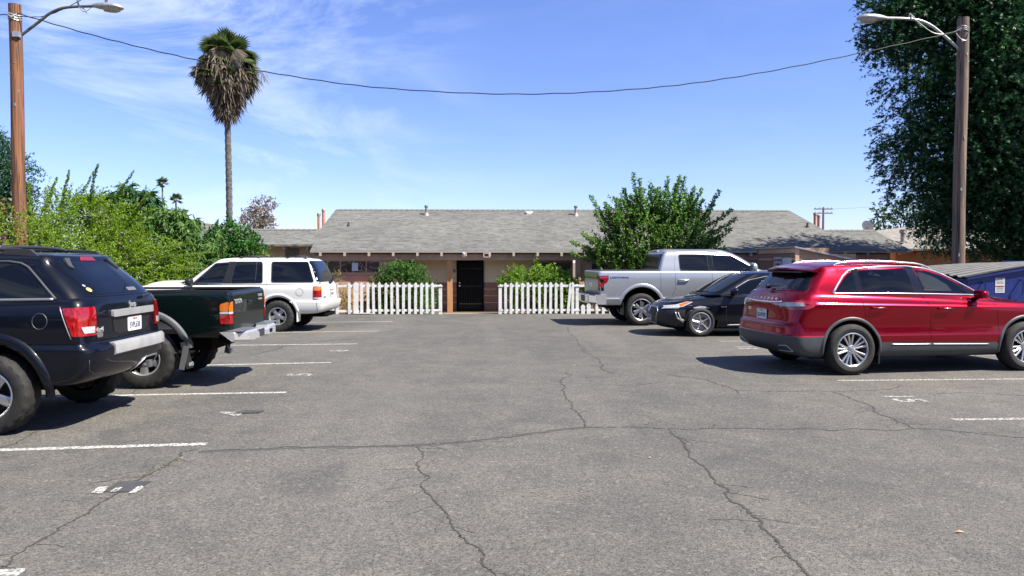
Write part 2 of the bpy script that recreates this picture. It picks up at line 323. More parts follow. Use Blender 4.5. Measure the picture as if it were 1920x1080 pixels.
for k, p in CR.items():
    J = jag(p, 0.09, rr, 5 if len(p) < 12 else 4); v, f = flat_strip('', J, W[k] * 1.15, None, z=0.003, jit=0.95); cm.add(v, f)
    for q in range(3 + len(p)):      # side branches and crumbled bits
        i = rr.randrange(len(J) - 1); a = math.atan2(J[i + 1][1] - J[i][1], J[i + 1][0] - J[i][0]) + rr.choice((-1, 1)) * rr.uniform(.5, 1.3); L_ = rr.uniform(.06, .38)
        v, f = flat_strip('', jag([J[i], (J[i][0] + L_ * math.cos(a), J[i][1] + L_ * math.sin(a))], .12, rr, 4), W[k] * .45, None, z=0.0028, jit=0.9); cm.add(v, f)
    for q in range(len(J) // 5):
        i = rr.randrange(len(J)); s_ = rr.uniform(.4, 1.1) * W[k]; x_, y_ = J[i][0] + rr.gauss(0, W[k] * .6), J[i][1] + rr.gauss(0, W[k] * .6); cm.add([(x_ + s_ * math.cos(t) * rr.uniform(.6, 1.2), y_ + s_ * math.sin(t) * rr.uniform(.6, 1.2), .0032) for t in (0, 1.1, 2.3, 3.4, 4.6, 5.6)], [(0, 1, 2, 3, 4, 5)])
tag(cm.build('asphalt_cracks', M['crack'], recalc=False), kind='structure')
sm = MB()
v, f = flat_strip('', jag([(a, b - .015) for a, b in CR['main'][:10]], .05, rr, 3), .055, None, z=0.0015, jit=.6); sm.add(v, f)
tag(sm.build('crack_sealer', M['sealer'], recalc=False), kind='structure')
# weeds in the cracks
wm = MB()
for (x, y, n) in ((-2.6, 6.2, 26), (-2.64, 5.75, 20), (1.0, 7.27, 10), (.3, 7.0, 14), (1.75, 7.15, 8), (-2.58, 5.95, 16)):
    for i in range(n):
        a = x + rr.gauss(0, .04); b = y + rr.gauss(0, .05); t = rr.uniform(0, 6.28); h = rr.uniform(.006, .02); w = .006
        wm.add([(a - w * math.cos(t), b - w * math.sin(t), .003), (a + w * math.cos(t), b + w * math.sin(t), .003), (a + rr.gauss(0, .01), b + rr.gauss(0, .01), h)], [(0, 1, 2)])
M['weed'] = leafmat('weed', (.14, .15, .05), (.22, .19, .09))
tag(wm.build('crack_weeds', M['weed'], recalc=False), kind='stuff', label='tiny dry weeds growing in the asphalt cracks')
M['dryleaf'] = mat('dry_leaf', (.42, .28, .14), .7)
for i, (x, y, s, lb) in enumerate(((2.86, 4.35, .035, 'curled tan dry leaf lying on the asphalt at the lower right'), (1.35, 11.6, .03, 'small pale dry leaf near the right stalls beyond the long crack'), (1.35, 6.1, .02, 'small pale litter scrap on the asphalt right of the forked crack'))):
    b = MB().add([(x - s, y, .004), (x - s * .3, y - s * .45, .012), (x + s, y - .1 * s, .008), (x + .2 * s, y + s * .4, .016)], [(0, 1, 3), (1, 2, 3)])
    tag(b.build('dry_leaf', M['dryleaf'], recalc=False), lb, 'leaf', 'dry leaves lying on the asphalt')

# ================================================================ the long building
def shingles(name, c1, c2, c3):
    m = mat(name, c1, 0.9); N, K, b = nodes(m)
    u = N.new('ShaderNodeUVMap'); br = N.new('ShaderNodeTexBrick'); K(u.outputs[0], br.inputs['Vector'])
    br.inputs['Scale'].default_value = 1.0; br.inputs['Brick Width'].default_value = 0.29; br.inputs['Row Height'].default_value = 0.145; br.inputs['Mortar Size'].default_value = 0.0
    br.inputs['Mortar Smooth'].default_value = 0.3; br.offset = 0.37; br.offset_frequency = 2; br.inputs['Bias'].default_value = 0.0
    c1 = ka(c1); c2 = ka(c2); c3 = ka(c3); br.inputs['Color1'].default_value = (*c1, 1); br.inputs['Color2'].default_value = (*c2, 1); br.inputs['Mortar'].default_value = (.05, .05, .05, 1)
    z = N.new('ShaderNodeTexNoise'); z.inputs['Scale'].default_value = 2.2; z.inputs['Detail'].default_value = 8; z.inputs['Roughness'].default_value = .75
    mp = N.new('ShaderNodeMapping'); mp.inputs['Scale'].default_value = (1, 4.5, 1); K(u.outputs[0], mp.inputs[0]); K(mp.outputs[0], z.inputs['Vector'])
    r = N.new('ShaderNodeMapRange'); r.inputs[1].default_value = .40; r.inputs[2].default_value = .66; r.inputs[4].default_value = .55; K(z.outputs['Fac'], r.inputs[0])
    x = N.new('ShaderNodeMixRGB'); x.inputs[2].default_value = (*c3, 1); K(r.outputs[0], x.inputs[0]); K(br.outputs['Color'], x.inputs[1])
    z3 = N.new('ShaderNodeTexNoise'); z3.inputs['Scale'].default_value = .35; z3.inputs['Detail'].default_value = 3; K(u.outputs[0], z3.inputs['Vector'])
    r3 = N.new('ShaderNodeMapRange'); r3.inputs[1].default_value = .35; r3.inputs[2].default_value = .7; r3.inputs[3].default_value = .86; r3.inputs[4].default_value = 1.1; K(z3.outputs['Fac'], r3.inputs[0])
    y = N.new('ShaderNodeVectorMath'); y.operation = 'SCALE'; K(x.outputs[0], y.inputs[0]); K(r3.outputs[0], y.inputs['Scale']); K(y.outputs[0], b.inputs['Base Color'])
    sp = N.new('ShaderNodeSeparateXYZ'); K(u.outputs[0], sp.inputs[0]); dv = N.new('ShaderNodeMath'); dv.operation = 'DIVIDE'; dv.inputs[1].default_value = .145; K(sp.outputs['Y'], dv.inputs[0]); fl = N.new('ShaderNodeMath'); fl.operation = 'FLOOR'; K(dv.outputs[0], fl.inputs[0])
    mu = N.new('ShaderNodeMath'); mu.operation = 'MULTIPLY'; mu.inputs[1].default_value = 7.31; K(fl.outputs[0], mu.inputs[0]); cb = N.new('ShaderNodeCombineXYZ'); K(sp.outputs['X'], cb.inputs['X']); K(mu.outputs[0], cb.inputs['Y'])
    rn = N.new('ShaderNodeTexNoise'); rn.inputs['Scale'].default_value = 3.4; rn.inputs['Detail'].default_value = 2; K(cb.outputs[0], rn.inputs['Vector']); rm = N.new('ShaderNodeMapRange'); rm.inputs[1].default_value = .50; rm.inputs[2].default_value = .60; K(rn.outputs['Fac'], rm.inputs[0])
    f0 = N.new('ShaderNodeMath'); f0.operation = 'FRACT'; K(dv.outputs[0], f0.inputs[0]); lt = N.new('ShaderNodeMath'); lt.operation = 'LESS_THAN'; lt.inputs[1].default_value = .34; K(f0.outputs[0], lt.inputs[0]); mm = N.new('ShaderNodeMath'); mm.operation = 'MULTIPLY'; K(lt.outputs[0], mm.inputs[0]); K(rm.outputs[0], mm.inputs[1])
    xs = N.new('ShaderNodeMixRGB'); xs.inputs[2].default_value = (*[q * .30 for q in c1], 1); K(mm.outputs[0], xs.inputs[0]); K(y.outputs[0], xs.inputs[1]); K(xs.outputs[0], b.inputs['Base Color'])  # irregular shadow dashes at the row bottoms, painted into the shingle colour
    # saw-tooth courses: each row overlaps the one below
    s = N.new('ShaderNodeSeparateXYZ'); K(u.outputs[0], s.inputs[0]); d = N.new('ShaderNodeMath'); d.operation = 'DIVIDE'; d.inputs[1].default_value = .145; K(s.outputs['Y'], d.inputs[0])
    fr = N.new('ShaderNodeMath'); fr.operation = 'FRACT'; K(d.outputs[0], fr.inputs[0]); fs = N.new('ShaderNodeMath'); fs.operation = 'SUBTRACT'; fs.inputs[0].default_value = 1; K(fr.outputs[0], fs.inputs[1])
    ad = N.new('ShaderNodeMath'); ad.operation = 'ADD'; K(fs.outputs[0], ad.inputs[0]); zz = N.new('ShaderNodeMath'); zz.operation = 'MULTIPLY'; zz.inputs[1].default_value = 1.6; K(z.outputs['Fac'], zz.inputs[0]); K(zz.outputs[0], ad.inputs[1])
    bp = N.new('ShaderNodeBump'); bp.inputs['Distance'].default_value = .02; K(ad.outputs[0], bp.inputs['Height']); K(bp.outputs[0], b.inputs['Normal'])
    return m
M['shingle'] = shingles('roof_shingles', (.200, .198, .181), (.140, .139, .128), (.090, .090, .085))
M['shingle2'] = shingles('tan_shingles', (.36, .33, .28), (.27, .25, .22), (.20, .19, .17))
def roof(name, polys, m, parent, th=.07):
    """polys: list of (points, u axis) planar polygons; UV in metres along the slope"""
    me = bpy.data.meshes.new(name); b = bmesh.new(); uv = b.loops.layers.uv.new('UVMap')
    for pts in polys:
        P = [Vector(p) for p in pts]; n = (P[1] - P[0]).cross(P[2] - P[0]).normalized()
        if n.z < 0: P.reverse(); n = -n
        up = (Vector((0, 0, 1)) - n * n.z).normalized(); rt = up.cross(n)
        t = [b.verts.new(p) for p in P]; lo = [b.verts.new(p - Vector((0, 0, th))) for p in P]
        fs = [b.faces.new(t), b.faces.new(lo[::-1])] + [b.faces.new((t[i], lo[i], lo[(i + 1) % len(P)], t[(i + 1) % len(P)])) for i in range(len(P))]
        for k, f in enumerate(fs):
            for l in f.loops: l[uv].uv = (l.vert.co.dot(rt), l.vert.co.dot(up))
    b.to_mesh(me); b.free(); return link(name, me, m, parent)
def ridge_caps(a, b, parent, m, w=.13):
    a = Vector(a); b = Vector(b); d = b - a; n = int(d.length / .2); t = d.normalized(); q = MB()
    for i in range(n):
        p = a + t * (i * .2); e = p + t * .24; s = Vector((0, 1, 0)) if abs(t.x) > .7 else Vector((1, 0, 0)); up = Vector((0, 0, .016)); dn = Vector((0, 0, -w * .38))
        q.add([p + s * w + dn, p + up * .3, p - s * w + dn, e + s * w + dn + up, e + up * 1.6, e - s * w + dn + up], [(0, 1, 4, 3), (1, 2, 5, 4), (3, 4, 5), (0, 2, 1), (0, 3, 5, 2)])
    o = q.build('ridge_cap', m, parent, recalc=False); return o
S = .399
def zr(y): return 2.02 + S * (y - 25.3)
M['brown_wall'] = noisy('brown_stucco', (.60, .36, .26), (.53, .31, .225), 2.2, .85, bump=.002, bscale=60)
M['beige_wall'] = noisy('beige_stucco', (.88, .72, .49), (.82, .66, .46), 2, .85, bump=.002, bscale=60)
M['trim_brown'] = noisy('trim_brown', (.70, .44, .31), (.60, .37, .27), 4, .7)
M['trim_red'] = noisy('fascia_red', (.62, .29, .17), (.54, .25, .16), 4, .7)
M['orange_wood'] = noisy('orange_wood', (.62, .31, .13), (.50, .24, .10), 5, .7, stretch=(1, 1, .3))
M['tail_paint'] = mat('rafter_tail_paint', (.52, .42, .33), .6)
M['door_dark'] = mat('door_dark', (.006, .006, .007), .7, spec=.1)
M['winglass'] = noisy('window_glass', (.035, .028, .024), (.10, .07, .05), 1.2, .12, coat=.3)
M['decor'] = mat('etched_pattern', (.42, .36, .32), .5)
bld = empty('long_house', (0, 26, 0), 0, 'long low apartment house with grey shingle roof and brown walls behind the picket fences', 'building')
bld.location = (0, 0, 0)
yb = 33.7
roof('roof', [[(-6.02, 25.3, zr(25.3)), (12.9, 25.3, zr(25.3)), (12.55, 27.3, zr(27.3)), (12.13, 29.5, zr(29.5)), (-6.0, 29.5, zr(29.5)), (-6.13, 27.3, zr(27.3))],
              [(12.9, 25.3, zr(25.3)), (14.75, 25.3, zr(25.3)), (14.45, 27.3, zr(27.3)), (12.55, 27.3, zr(27.3))],
              [(-12.5, 25.85, zr(25.85)), (-6.06, 25.85, zr(25.85)), (-6.13, 27.3, zr(27.3)), (-12.5, 27.3, zr(27.3))],
              [(-6.0, 29.51, zr(29.5)), (12.13, 29.51, zr(29.5)), (12.9, yb, zr(25.3)), (-6.0, yb, zr(25.3))],
              [(-12.5, 27.31, zr(27.3)), (-6.0, 27.31, zr(27.3)), (-6.0, 29, zr(26)), (-12.5, 29, zr(26))],
              [(12.3, 27.31, zr(27.3)), (14.45, 27.31, zr(27.3)), (14.75, 29.3, zr(25.3)), (12.3, 29.3, zr(25.3))]], M['shingle'], bld)
for a, b in (((-6.0, 29.5, zr(29.5)), (12.13, 29.5, zr(29.5))), ((-12.5, 27.3, zr(27.3)), (-6.2, 27.3, zr(27.3))), ((12.6, 27.3, zr(27.3)), (14.45, 27.3, zr(27.3)))): ridge_caps(a, b, bld, M['shingle'])
for a, b in (((-6.0, 25.62, -.35), (-3.12, 25.8, 1.70)), ((3.05, 25.62, -.35), (14.0, 25.8, 1.70)), ((-6.0, 25.8, -.35), (-5.85, 33.2, 1.95)), ((14.0, 25.62, -.35), (14.15, 29, 2.0)), ((-3.27, 25.8, -.35), (-3.12, 26.5, 1.75))): MB().box(a, b).build('wall', M['brown_wall'], bld)
# gable end walls
MB().add([(-5.93, 25.7, 1.6), (-5.93, 33.3, 1.6), (-5.93, 33.3, 2.1), (-5.93, 29.5, 3.58), (-5.93, 25.7, 2.1)], [(0, 1, 2, 3, 4)]).build('gable', M['brown_wall'], bld, recalc=False)
MB().add([(12.0, 25.7, 1.6), (12.0, 33.3, 1.6), (12.0, 33.3, 2.1), (12.0, 29.5, 3.58), (12.0, 25.7, 2.1)], [(0, 1, 2, 3, 4)]).build('gable', M['brown_wall'], bld, recalc=False)
# recessed porch: beige above, brown boards below
MB().box((-3.12, 26.5, .72), (3.05, 26.65, 1.95)).build('porch_wall', M['beige_wall'], bld)
B = MB(); z = -.30
while z < .70:
    B.add([(-3.12, 26.475, z), (3.05, 26.475, z), (3.05, 26.49, z + .235), (-3.12, 26.49, z + .235), (-3.12, 26.5, z), (3.05, 26.5, z)], [(0, 1, 2, 3), (0, 4, 5, 1)]); z += .24
B.build('wainscot', noisy('wainscot_brown', (.42, .20, .13), (.35, .165, .11), 3, .7), bld, recalc=False)
B = MB().box((-6.02, 25.55, 1.69), (14.0, 25.80, 1.90)); B.build('beam', M['trim_brown'], bld)
MB().box((-6.02, 25.66, 1.90), (14.0, 25.80, 2.10)).build('frieze', M['trim_red'], bld)
B = MB(); B.box((-3.12, 25.8, 1.86), (3.05, 26.5, 1.90)); B.build('soffit', M['brown_wall'], bld)
for x in (-1.32, 3.13): MB().box((x - .09, 25.57, -.22), (x + .09, 25.72, 1.69)).build('post', M['orange_wood'] if x < 0 else M['trim_brown'], bld, bevel=.006)
i = 0; x = -5.68
while x < 13.5:
    MB().prism([(25.262, 1.943), (25.66, 2.06), (25.66, 1.915), (25.262, 1.83)], lambda u, w, d: (d, u, w - .002), x - .04, x + .04).build('rafter_tail', M['tail_paint'], bld); x += .82
MB().box((-6.02, 25.272, 1.945), (14.75, 25.298, 2.012)).build('drip_edge', mat('drip_edge', (.45, .42, .37), .5, .3), bld)
# door with dark security screen
D = MB().box((-1.12, 26.42, -.19), (-1.05, 26.47, 1.70)); D.box((-.22, 26.42, -.19), (-.15, 26.47, 1.70)); D.box((-1.05, 26.42, 1.64), (-.22, 26.47, 1.70))
door = MB().box((-1.05, 26.44, -.17), (-.22, 26.468, 1.64)).build('door', M['door_dark'], bld)
D.build('door_frame', M['door_dark'], door, bevel=.004)
B = MB()
for k in range(14): B.box((-1.02 + k * .06, 26.425, -.12), (-1.012 + k * .06, 26.437, 1.6))
for zz in (.12, .75, 1.38): B.box((-1.03, 26.424, zz), (-.24, 26.44, zz + .03))
B.build('security_bars', M['blackgloss'], door)
MB().lathe([(0.001, -.03), (.028, -.03), (.034, -.015), (.02, 0), (.001, 0)], 14, 'y', (-1.01, 26.415, .78)).build('handle', M['chrome'], door, smooth=40)
MB().lathe([(0.001, -.02), (.022, -.02), (.022, 0), (.001, 0)], 14, 'y', (-1.01, 26.42, .88)).build('deadbolt', M['chrome'], door, smooth=40)
text('house_number', '18', .17, M['ink'], bld, basis((1, 0, 0), (0, 0, 1), (-1.25, 26.497, 1.30)), .004, .004)
MB().box((-1.23, 26.48, 1.03), (-1.20, 26.4975, 1.07)).build('doorbell', M['ink'], bld)
def window(x0, x1, z0, z1, y, cols, parent, gm=None, fr=None, decor=False):
    w = MB().box((x0, y - .012, z0), (x1, y, z1)).build('window', gm or M['winglass'], parent)
    B = MB(); t = .028
    B.box((x0 - t, y - .03, z0 - t), (x1 + t, y - .003, z0)); B.box((x0 - t, y - .03, z1), (x1 + t, y - .003, z1 + t))
    for c in [x0 - t] + [x0 + (x1 - x0) * k / cols - t / 2 for k in range(1, cols)] + [x1]: B.box((c, y - .028, z0), (c + t, y - .004, z1))
    B.build('window_frame', fr or M['trim_brown'], w)
    if decor:
        B = MB(); r = random.Random(5)
        for k in range(13):
            a = Vector((r.uniform(x0, x1 - .3), y - .016, r.uniform(z0, z1))); p = [a]; h = r.uniform(-1, 1)
            for j in range(7):
                h += r.uniform(-.7, .7); q = p[-1] + Vector((math.cos(h) * .07, 0, math.sin(h) * .07)); q.z = min(max(q.z, z0 + .02), z1 - .02); q.x = min(max(q.x, x0 + .02), x1 - .02); p.append(q)
            B.tube(p, .011, 4)
        B.build('window_grille', M['decor'], w)
    return w
w = window(-5.95, -3.74, 1.27, 1.655, 25.615, 5, bld, decor=True)
MB().box((-6.0, 25.56, 1.20), (-3.68, 25.615, 1.235)).build('window_sill', M['trim_brown'], bld)
tag(MB().box((-4.67, 25.575, 1.32), (-4.46, 25.58, 1.60)).build('paper_notice', mat('paper_blue', (.62, .70, .80), .6), w), 'pale blue sheet taped inside the window')
window(-3.0, -2.62, .85, 1.66, 26.49, 1, bld, mat('green_glass', (.012, .02, .014), .15))
window(1.6, 2.95, .98, 1.60, 26.49, 2, bld, mat('dark_glass', (.015, .015, .015), .12)); window(3.6, 6.6, 1.0, 1.62, 25.615, 3, bld); window(7.2, 8.6, 1.0, 1.62, 25.615, 2, bld)
# left wing wall behind the hedge
MB().box((-12.3, 26.6, -.35), (-6.0, 26.75, 2.35)).build('wing_wall', M['beige_wall'], bld)
g = MB().box((-7.2, 26.56, -.2), (-6.72, 26.6, 2.08)).build('screen_door', mat('screen_door', (.30, .26, .21), .5), bld)
B = MB()
for k in range(5): B.tube([(-7.17 + .42 * math.cos(t) * .45 + .21, 26.55, 1.72 + .04 * k + .10 * math.sin(t)) for t in [j * .52 for j in range(13)]], .008, 4)
for zz in (1.6, 2.0): B.box((-7.18, 26.545, zz), (-6.74, 26.559, zz + .02))
B.build('scrollwork', M['decor'], g)
x = -12.0
while x < -6.2: MB().box((x - .035, 25.9, 2.05), (x + .035, 26.6, 2.15)).build('rafter_tail', M['tail_paint'], bld); x += .82
# lamps under the eave
o = empty('flood_lamp', (-.82, 25.3, 1.90), 0, 'white twin flood lamp under the eave above the dark door', 'lamp')
MB().box((-.05, -.03, .03), (.05, .2, .07)).lathe([(.001, .03), (.05, .03), (.05, -.01), (.001, -.02)], 14).build('mount', M['trim_white'], o, smooth=30)
for sx in (-1, 1):
    t = Matrix.Rotation(sx * R(40), 4, 'Y') @ Matrix.Rotation(R(25), 4, 'X'); b = MB().lathe([(.001, .0), (.03, .0), (.04, -.05), (.062, -.10), (.058, -.105), (.001, -.085)], 14)
    q = b.build('lamp_head', M['trim_white'], o, smooth=30); q.data.transform(Matrix.Translation((sx * .03, 0, -.0)) @ t)
o = empty('security_lamp', (-.04, 25.28, 1.86), 0, 'square flood lamp with dark lens in pale frame right of the dark door', 'lamp')
B = MB().box((-.115, -.02, -.075), (.115, -.005, -.055)); B.box((-.115, -.02, .055), (.115, -.005, .075)); B.box((-.115, -.02, -.055), (-.09, -.005, .055)); B.box((.09, -.02, -.055), (.115, -.005, .055)); B.box((-.10, -.006, -.07), (.10, .03, .07)); B.box((-.012, 0, .07), (.012, .02, .16))
B.build('lamp_housing', mat('cream', (.68, .64, .54), .5), o, bevel=.003); MB().box((-.09, -.014, -.055), (.09, -.008, .055)).build('lens', mat('dark_lens', (.06, .025, .015), .15), o)
# pipes and vents on the roof: each its own part
def vent(x, y, h, r, m, cap=True, flash=True):
    z = zr(y) if y < 29.5 else zr(59 - y); B = MB()
    B.lathe([(.001, -.1), (r, -.1), (r, h), (.001, h)], 14, at=(x, y, z))
    if cap: B.lathe([(.001, h + .09), (r * 1.5, h + .08), (r * 1.5, h + .02), (r * 1.1, h), (.001, h)], 14, at=(x, y, z))
    if flash: B.lathe([(.001, .08), (r * 1.3, .08), (r * 2.6, -.06), (.001, -.06)], 14, at=(x, y, z))
    B.build('roof_vent', m, bld, smooth=40)
M['vent'] = noisy('vent_metal', (.45, .42, .38), (.22, .19, .17), 12, .5, .3)
vent(-2.39, 28.9, .28, .05, M['vent']); vent(3.43, 28.9, .28, .05, M['vent']); vent(-5.16, 27.65, .14, .03, M['ink'], cap=False); vent(12.05, 27.6, .16, .035, M['ink'], cap=False)
B = MB().box((1.47, 29.0, 3.53), (1.77, 29.2, 3.62)); B.box((1.52, 28.98, 3.42), (1.72, 29.18, 3.56)); B.build('roof_vent', M['trim_white'], bld, bevel=.006)
M['terra'] = noisy('orange_flue', (.62, .30, .16), (.50, .23, .12), 6, .6)
def flue(x, y, z0, z1):
    o = MB().lathe([(.001, z0), (.06, z0), (.06, z1 - .08), (.001, z1 - .08)], 16, at=(x, y, 0)).build('flue', M['terra'], bld, smooth=40)
    MB().lathe([(.001, z1), (.062, z1), (.072, z1 - .02), (.072, z1 - .10), (.05, z1 - .12)], 16, at=(x, y, 0)).build('flue_cap', M['vent'], o, smooth=40)
flue(-6.69, 29.6, 2.2, 3.55); flue(-6.54, 29.75, 2.2, 3.74); flue(13.23, 29.6, 2.2, 3.62); flue(13.47, 29.8, 2.2, 3.55)

# ---------------------------------------------------------------- picket fences
def picket(B, x, y, h, w=.086, lean=0, z0=.0):
    pts = [(-w / 2, z0), (w / 2, z0), (w / 2, h - .11), (w * .62, h - .09), (w * .42, h - .035), (0, h), (-w * .42, h - .035), (-w * .62, h - .09), (-w / 2, h - .11)]
    c, s = math.cos(lean), math.sin(lean)
    return B.prism(pts, lambda u, v, d: (x + u * c - v * s, d, v * c + u * s + (0 if lean == 0 else .0)), y - .011, y + .011)
def fence(label, xs, posts, rails, Y, special):
    o = empty('picket_fence', (posts[0], Y, 0), 0, label, 'fence', 'white picket fences on both sides of the door path'); o.location = (0, 0, 0)
    for x in posts:
        B = MB().box((x - .05, Y + .02, -.05), (x + .05, Y + .12, .86)); B.box((x - .07, Y, .86), (x + .07, Y + .14, .885)); B.lathe([(.001, .93), (.03, .915), (.02, .885), (.001, .885)], 10, at=(x, Y + .07, 0))
        B.build('post', M['white_paint'], o, bevel=.003)
    for (a, b, z) in rails: MB().box((a, Y + .014, z - .035), (b, Y + .05, z + .035)).build('rail', M['white_paint'], o, bevel=.003)
    r = random.Random(int(abs(posts[0]) * 10))
    for x in xs:
        sp = special.get(x, {}); h = sp.get('h', 1.0) + r.uniform(-.012, .012)
        picket(MB(), x + r.uniform(-.006, .006), Y, h, sp.get('w', .088 * r.uniform(.90, .98)), sp.get('lean', r.uniform(-.013, .013)), r.uniform(.0, .025)).build('picket', M['white_paint'], o)
    return o
px = [-4.31, -4.11, -3.92, -3.73, -3.55, -3.365, -3.18, -2.995, -2.81, -2.63, -2.445, -2.26, -2.08, -1.9, -1.715]
f1 = fence('white picket fence with one missing picket left of the door, below the round bush', [-4.68] + px, [-1.49, -4.78, -7.0], [(-7.5, -1.44, .88), (-7.5, -4.0, .10), (-3.8, -1.44, .12)], 23.1, {-4.11: dict(w=.15)})
for x in (-4.86, -5.04, -5.23, -5.42, -5.6, -5.8, -6.0): picket(MB(), x, 23.1, 1.0).build('picket', M['white_paint'], f1)
q = MB().box((-4.10, 23.0, .03), (-3.62, 23.09, .05)).build('fallen_slat', M['white_paint'], f1)
px2 = [.55, .725, .90, 1.08, 1.26, 1.435, 1.61, 1.785, 1.96, 2.135, 2.31, 2.50, 2.66]
f2 = fence('white picket fence with a leaning picket, right of the door beside the silver pickup', px2, [.38, 2.80], [(.38, 4.6, .88), (.38, 4.6, .12)], 23.1, {2.50: dict(lean=-.09)})
for x, h in ((2.98, .30), (3.16, .34), (3.42, .95), (3.62, .97), (3.85, .96), (4.1, .96), (4.35, .96)): picket(MB(), x, 23.1, h, .12 if h < .5 else .088).build('picket', M['white_paint'], f2)
# low planter ledge behind the left fence
tag(MB().box((-4.75, 24.9, -.1), (-3.3, 25.3, .55)).box((-4.8, 24.85, .30), (-3.2, 25.33, .35)).build('planter_box', M['orange_wood'], bevel=.005), 'low tan wooden planter box against the wall behind the left picket fence', 'planter')

# ---------------------------------------------------------------- shed with slanting roof
M['shed'] = noisy('shed_boards', (.30, .19, .14), (.25, .155, .115), 3, .75, stretch=(1, 1, .2)); M['shed2'] = noisy('shed_lap_boards', (.46, .27, .18), (.38, .22, .15), 3, .75, stretch=(.2, 1, 1))
sh = empty('wooden_shed', (0, 0, 0), 0, 'brown wooden shed with slanting roof and two signs behind the silver pickup', 'shed')
B = MB()
y = 21.2
while y < 24.1: B.box((8.93, y, -.1), (8.98, y + .235, 2.02)); y += .24
B.build('side_wall', M['shed'], sh)
B = MB(); z = 0
while z < 2.05:
    zt = min(z + .17, 2.04); xe = 9.02 + max(0, (2.06 - z) / .215)
    B.add([(9.02, 21.185, z), (min(xe, 14), 21.185, z), (min(xe, 14), 21.2, zt), (9.02, 21.2, zt)], [(0, 1, 2, 3)]); z += .17
B.build('front_wall', M['shed2'], sh, recalc=False)
MB().box((8.90, 21.16, -.1), (9.01, 21.22, 2.04)).build('corner_post', M['trim_brown'], sh)
B = MB().box((8.90, 21.22, 1.90), (8.93, 24.1, 2.03)); B.box((8.905, 21.22, 1.68), (8.93, 24.1, 1.74)); B.box((8.905, 22.4, 0), (8.93, 22.46, 1.68)); B.build('trim', M['trim_brown'], sh)
MB().add([(8.86, 21.1, 2.09), (14.0, 21.1, 1.0), (14.0, 24.3, 1.0), (8.86, 24.3, 2.09), (8.86, 21.1, 2.045), (14.0, 21.1, .955), (14.0, 24.3, .955), (8.86, 24.3, 2.045)], [(0, 1, 2, 3), (4, 7, 6, 5), (0, 4, 5, 1), (3, 2, 6, 7), (0, 3, 7, 4)]).build('roof', M['galv'], sh)
sg = MB().box((8.885, 22.15, 1.30), (8.895, 22.75, 1.78)).build('sign', mat('sign_white', (.62, .58, .60), .5), sh)
tm = lambda z, y=22.45: basis((0, -1, 0), (0, 0, 1), (8.882, y, z))
text('lettering', 'TOW AWAY', .115, M['ink'], sg, tm(1.68), .001, .003); text('lettering', 'NO PARKING', .07, M['ink'], sg, tm(1.56), .001, .003)
MB().box((8.885, 21.42, 1.30), (8.895, 22.08, 1.76)).build('panel', mat('panel_white', (.70, .76, .80), .35), sh)

# ---------------------------------------------------------------- houses at the right
oh = empty('orange_house', (0, 0, 0), 0, 'orange tan house with low shingle roof behind the right lamp post', 'building')
roof('roof', [[(15.1, 27, 2.12), (20.4, 25.9, 2.10), (22.5, 28.6, 2.95), (18.1, 30.2, 2.95)]], M['shingle2'], oh)
B = MB(); yw = lambda x: 27.35 - (x - 15.2) * .207
B.add([(15.3, yw(15.3), -.35), (20.5, yw(20.5), -.35), (20.5, yw(20.5), 2.08), (15.3, yw(15.3), 2.08), (15.3, 31, -.35), (15.3, 31, 2.1)], [(0, 1, 2, 3), (4, 0, 3, 5)]); B.build('wall', M['orange_wood'], oh, recalc=False)
x = 15.45
while x < 20.3: MB().box((x - .09, yw(x) - .22, 1.90), (x + .09, yw(x), 2.0)).build('rafter_tail', M['trim_red'], oh); x += .62
for a, b in ((17.2, 17.32), (17.45, 17.85), (18.55, 18.75), (18.85, 19.3), (19.6, 19.75)):
    B = MB().add([(a, yw(a) - .02, 1.0), (b, yw(b) - .02, 1.0), (b, yw(b) - .02, 1.60), (a, yw(a) - .02, 1.60)], [(0, 1, 2, 3)]); B.build('window', M['winglass'], oh, recalc=False)
gh = empty('gabled_house', (0, 0, 0), 0, 'brown gabled house with tan shingle roof and satellite dish behind the orange house', 'building')
roof('roof', [[(17.0, 34, 2.72), (19.55, 32, 2.36), (22.6, 32, 3.55), (22.6, 37, 3.55), (17.4, 37, 2.95)], [(22.6, 32, 3.55), (26, 32, 2.2), (26, 37, 2.2), (22.6, 37, 3.55)]], M['shingle2'], gh)
MB().add([(19.2, 32.2, -.35), (26, 32.2, -.35), (26, 32.2, 2.1), (22.6, 32.2, 3.45), (19.6, 32.2, 2.30), (19.2, 32.2, 2.2)], [(0, 1, 2, 3, 4, 5)]).build('gable_wall', M['brown_wall'], gh, recalc=False)
MB().prism([(19.45, 2.24), (22.6, 3.46), (22.6, 3.36), (19.45, 2.12)], lambda u, w, d: (u, d, w), 31.9, 31.96).build('barge_board', M['tail_paint'], gh)
MB().lathe([(.001, 0), (.09, 0), (.09, .42), (.14, .44), (.14, .60), (.001, .62)], 14, at=(18.9, 33.2, 2.5)).build('chimney_vent', M['vent'], gh, smooth=40)
o = empty('satellite_dish', (17.75, 34.2, 2.80), 0, 'pale satellite dish on the roof of the gabled house', 'dish')
b = MB(); prof = [(.001, 0)] + [(.30 * k / 6, .09 * (k / 6) ** 2) for k in range(1, 7)]; b.lathe(prof, 24); q = b.build('reflector', M['trim_white'], o, smooth=True, recalc=False); q.data.transform(Matrix.Translation((0, 0, .45)) @ Matrix.Rotation(R(62), 4, 'Y') @ Matrix.Rotation(R(-25), 4, 'X'))
MB().tube([(-.35, 0, -.1), (-.05, 0, .28), (0, 0, .45)], .02, 6).tube([(0, 0, .28), (.40, 0, .38), (.46, -.02, .5)], .014, 6).box((.42, -.04, .48), (.50, .02, .56)).build('mount', M['galv'], o)
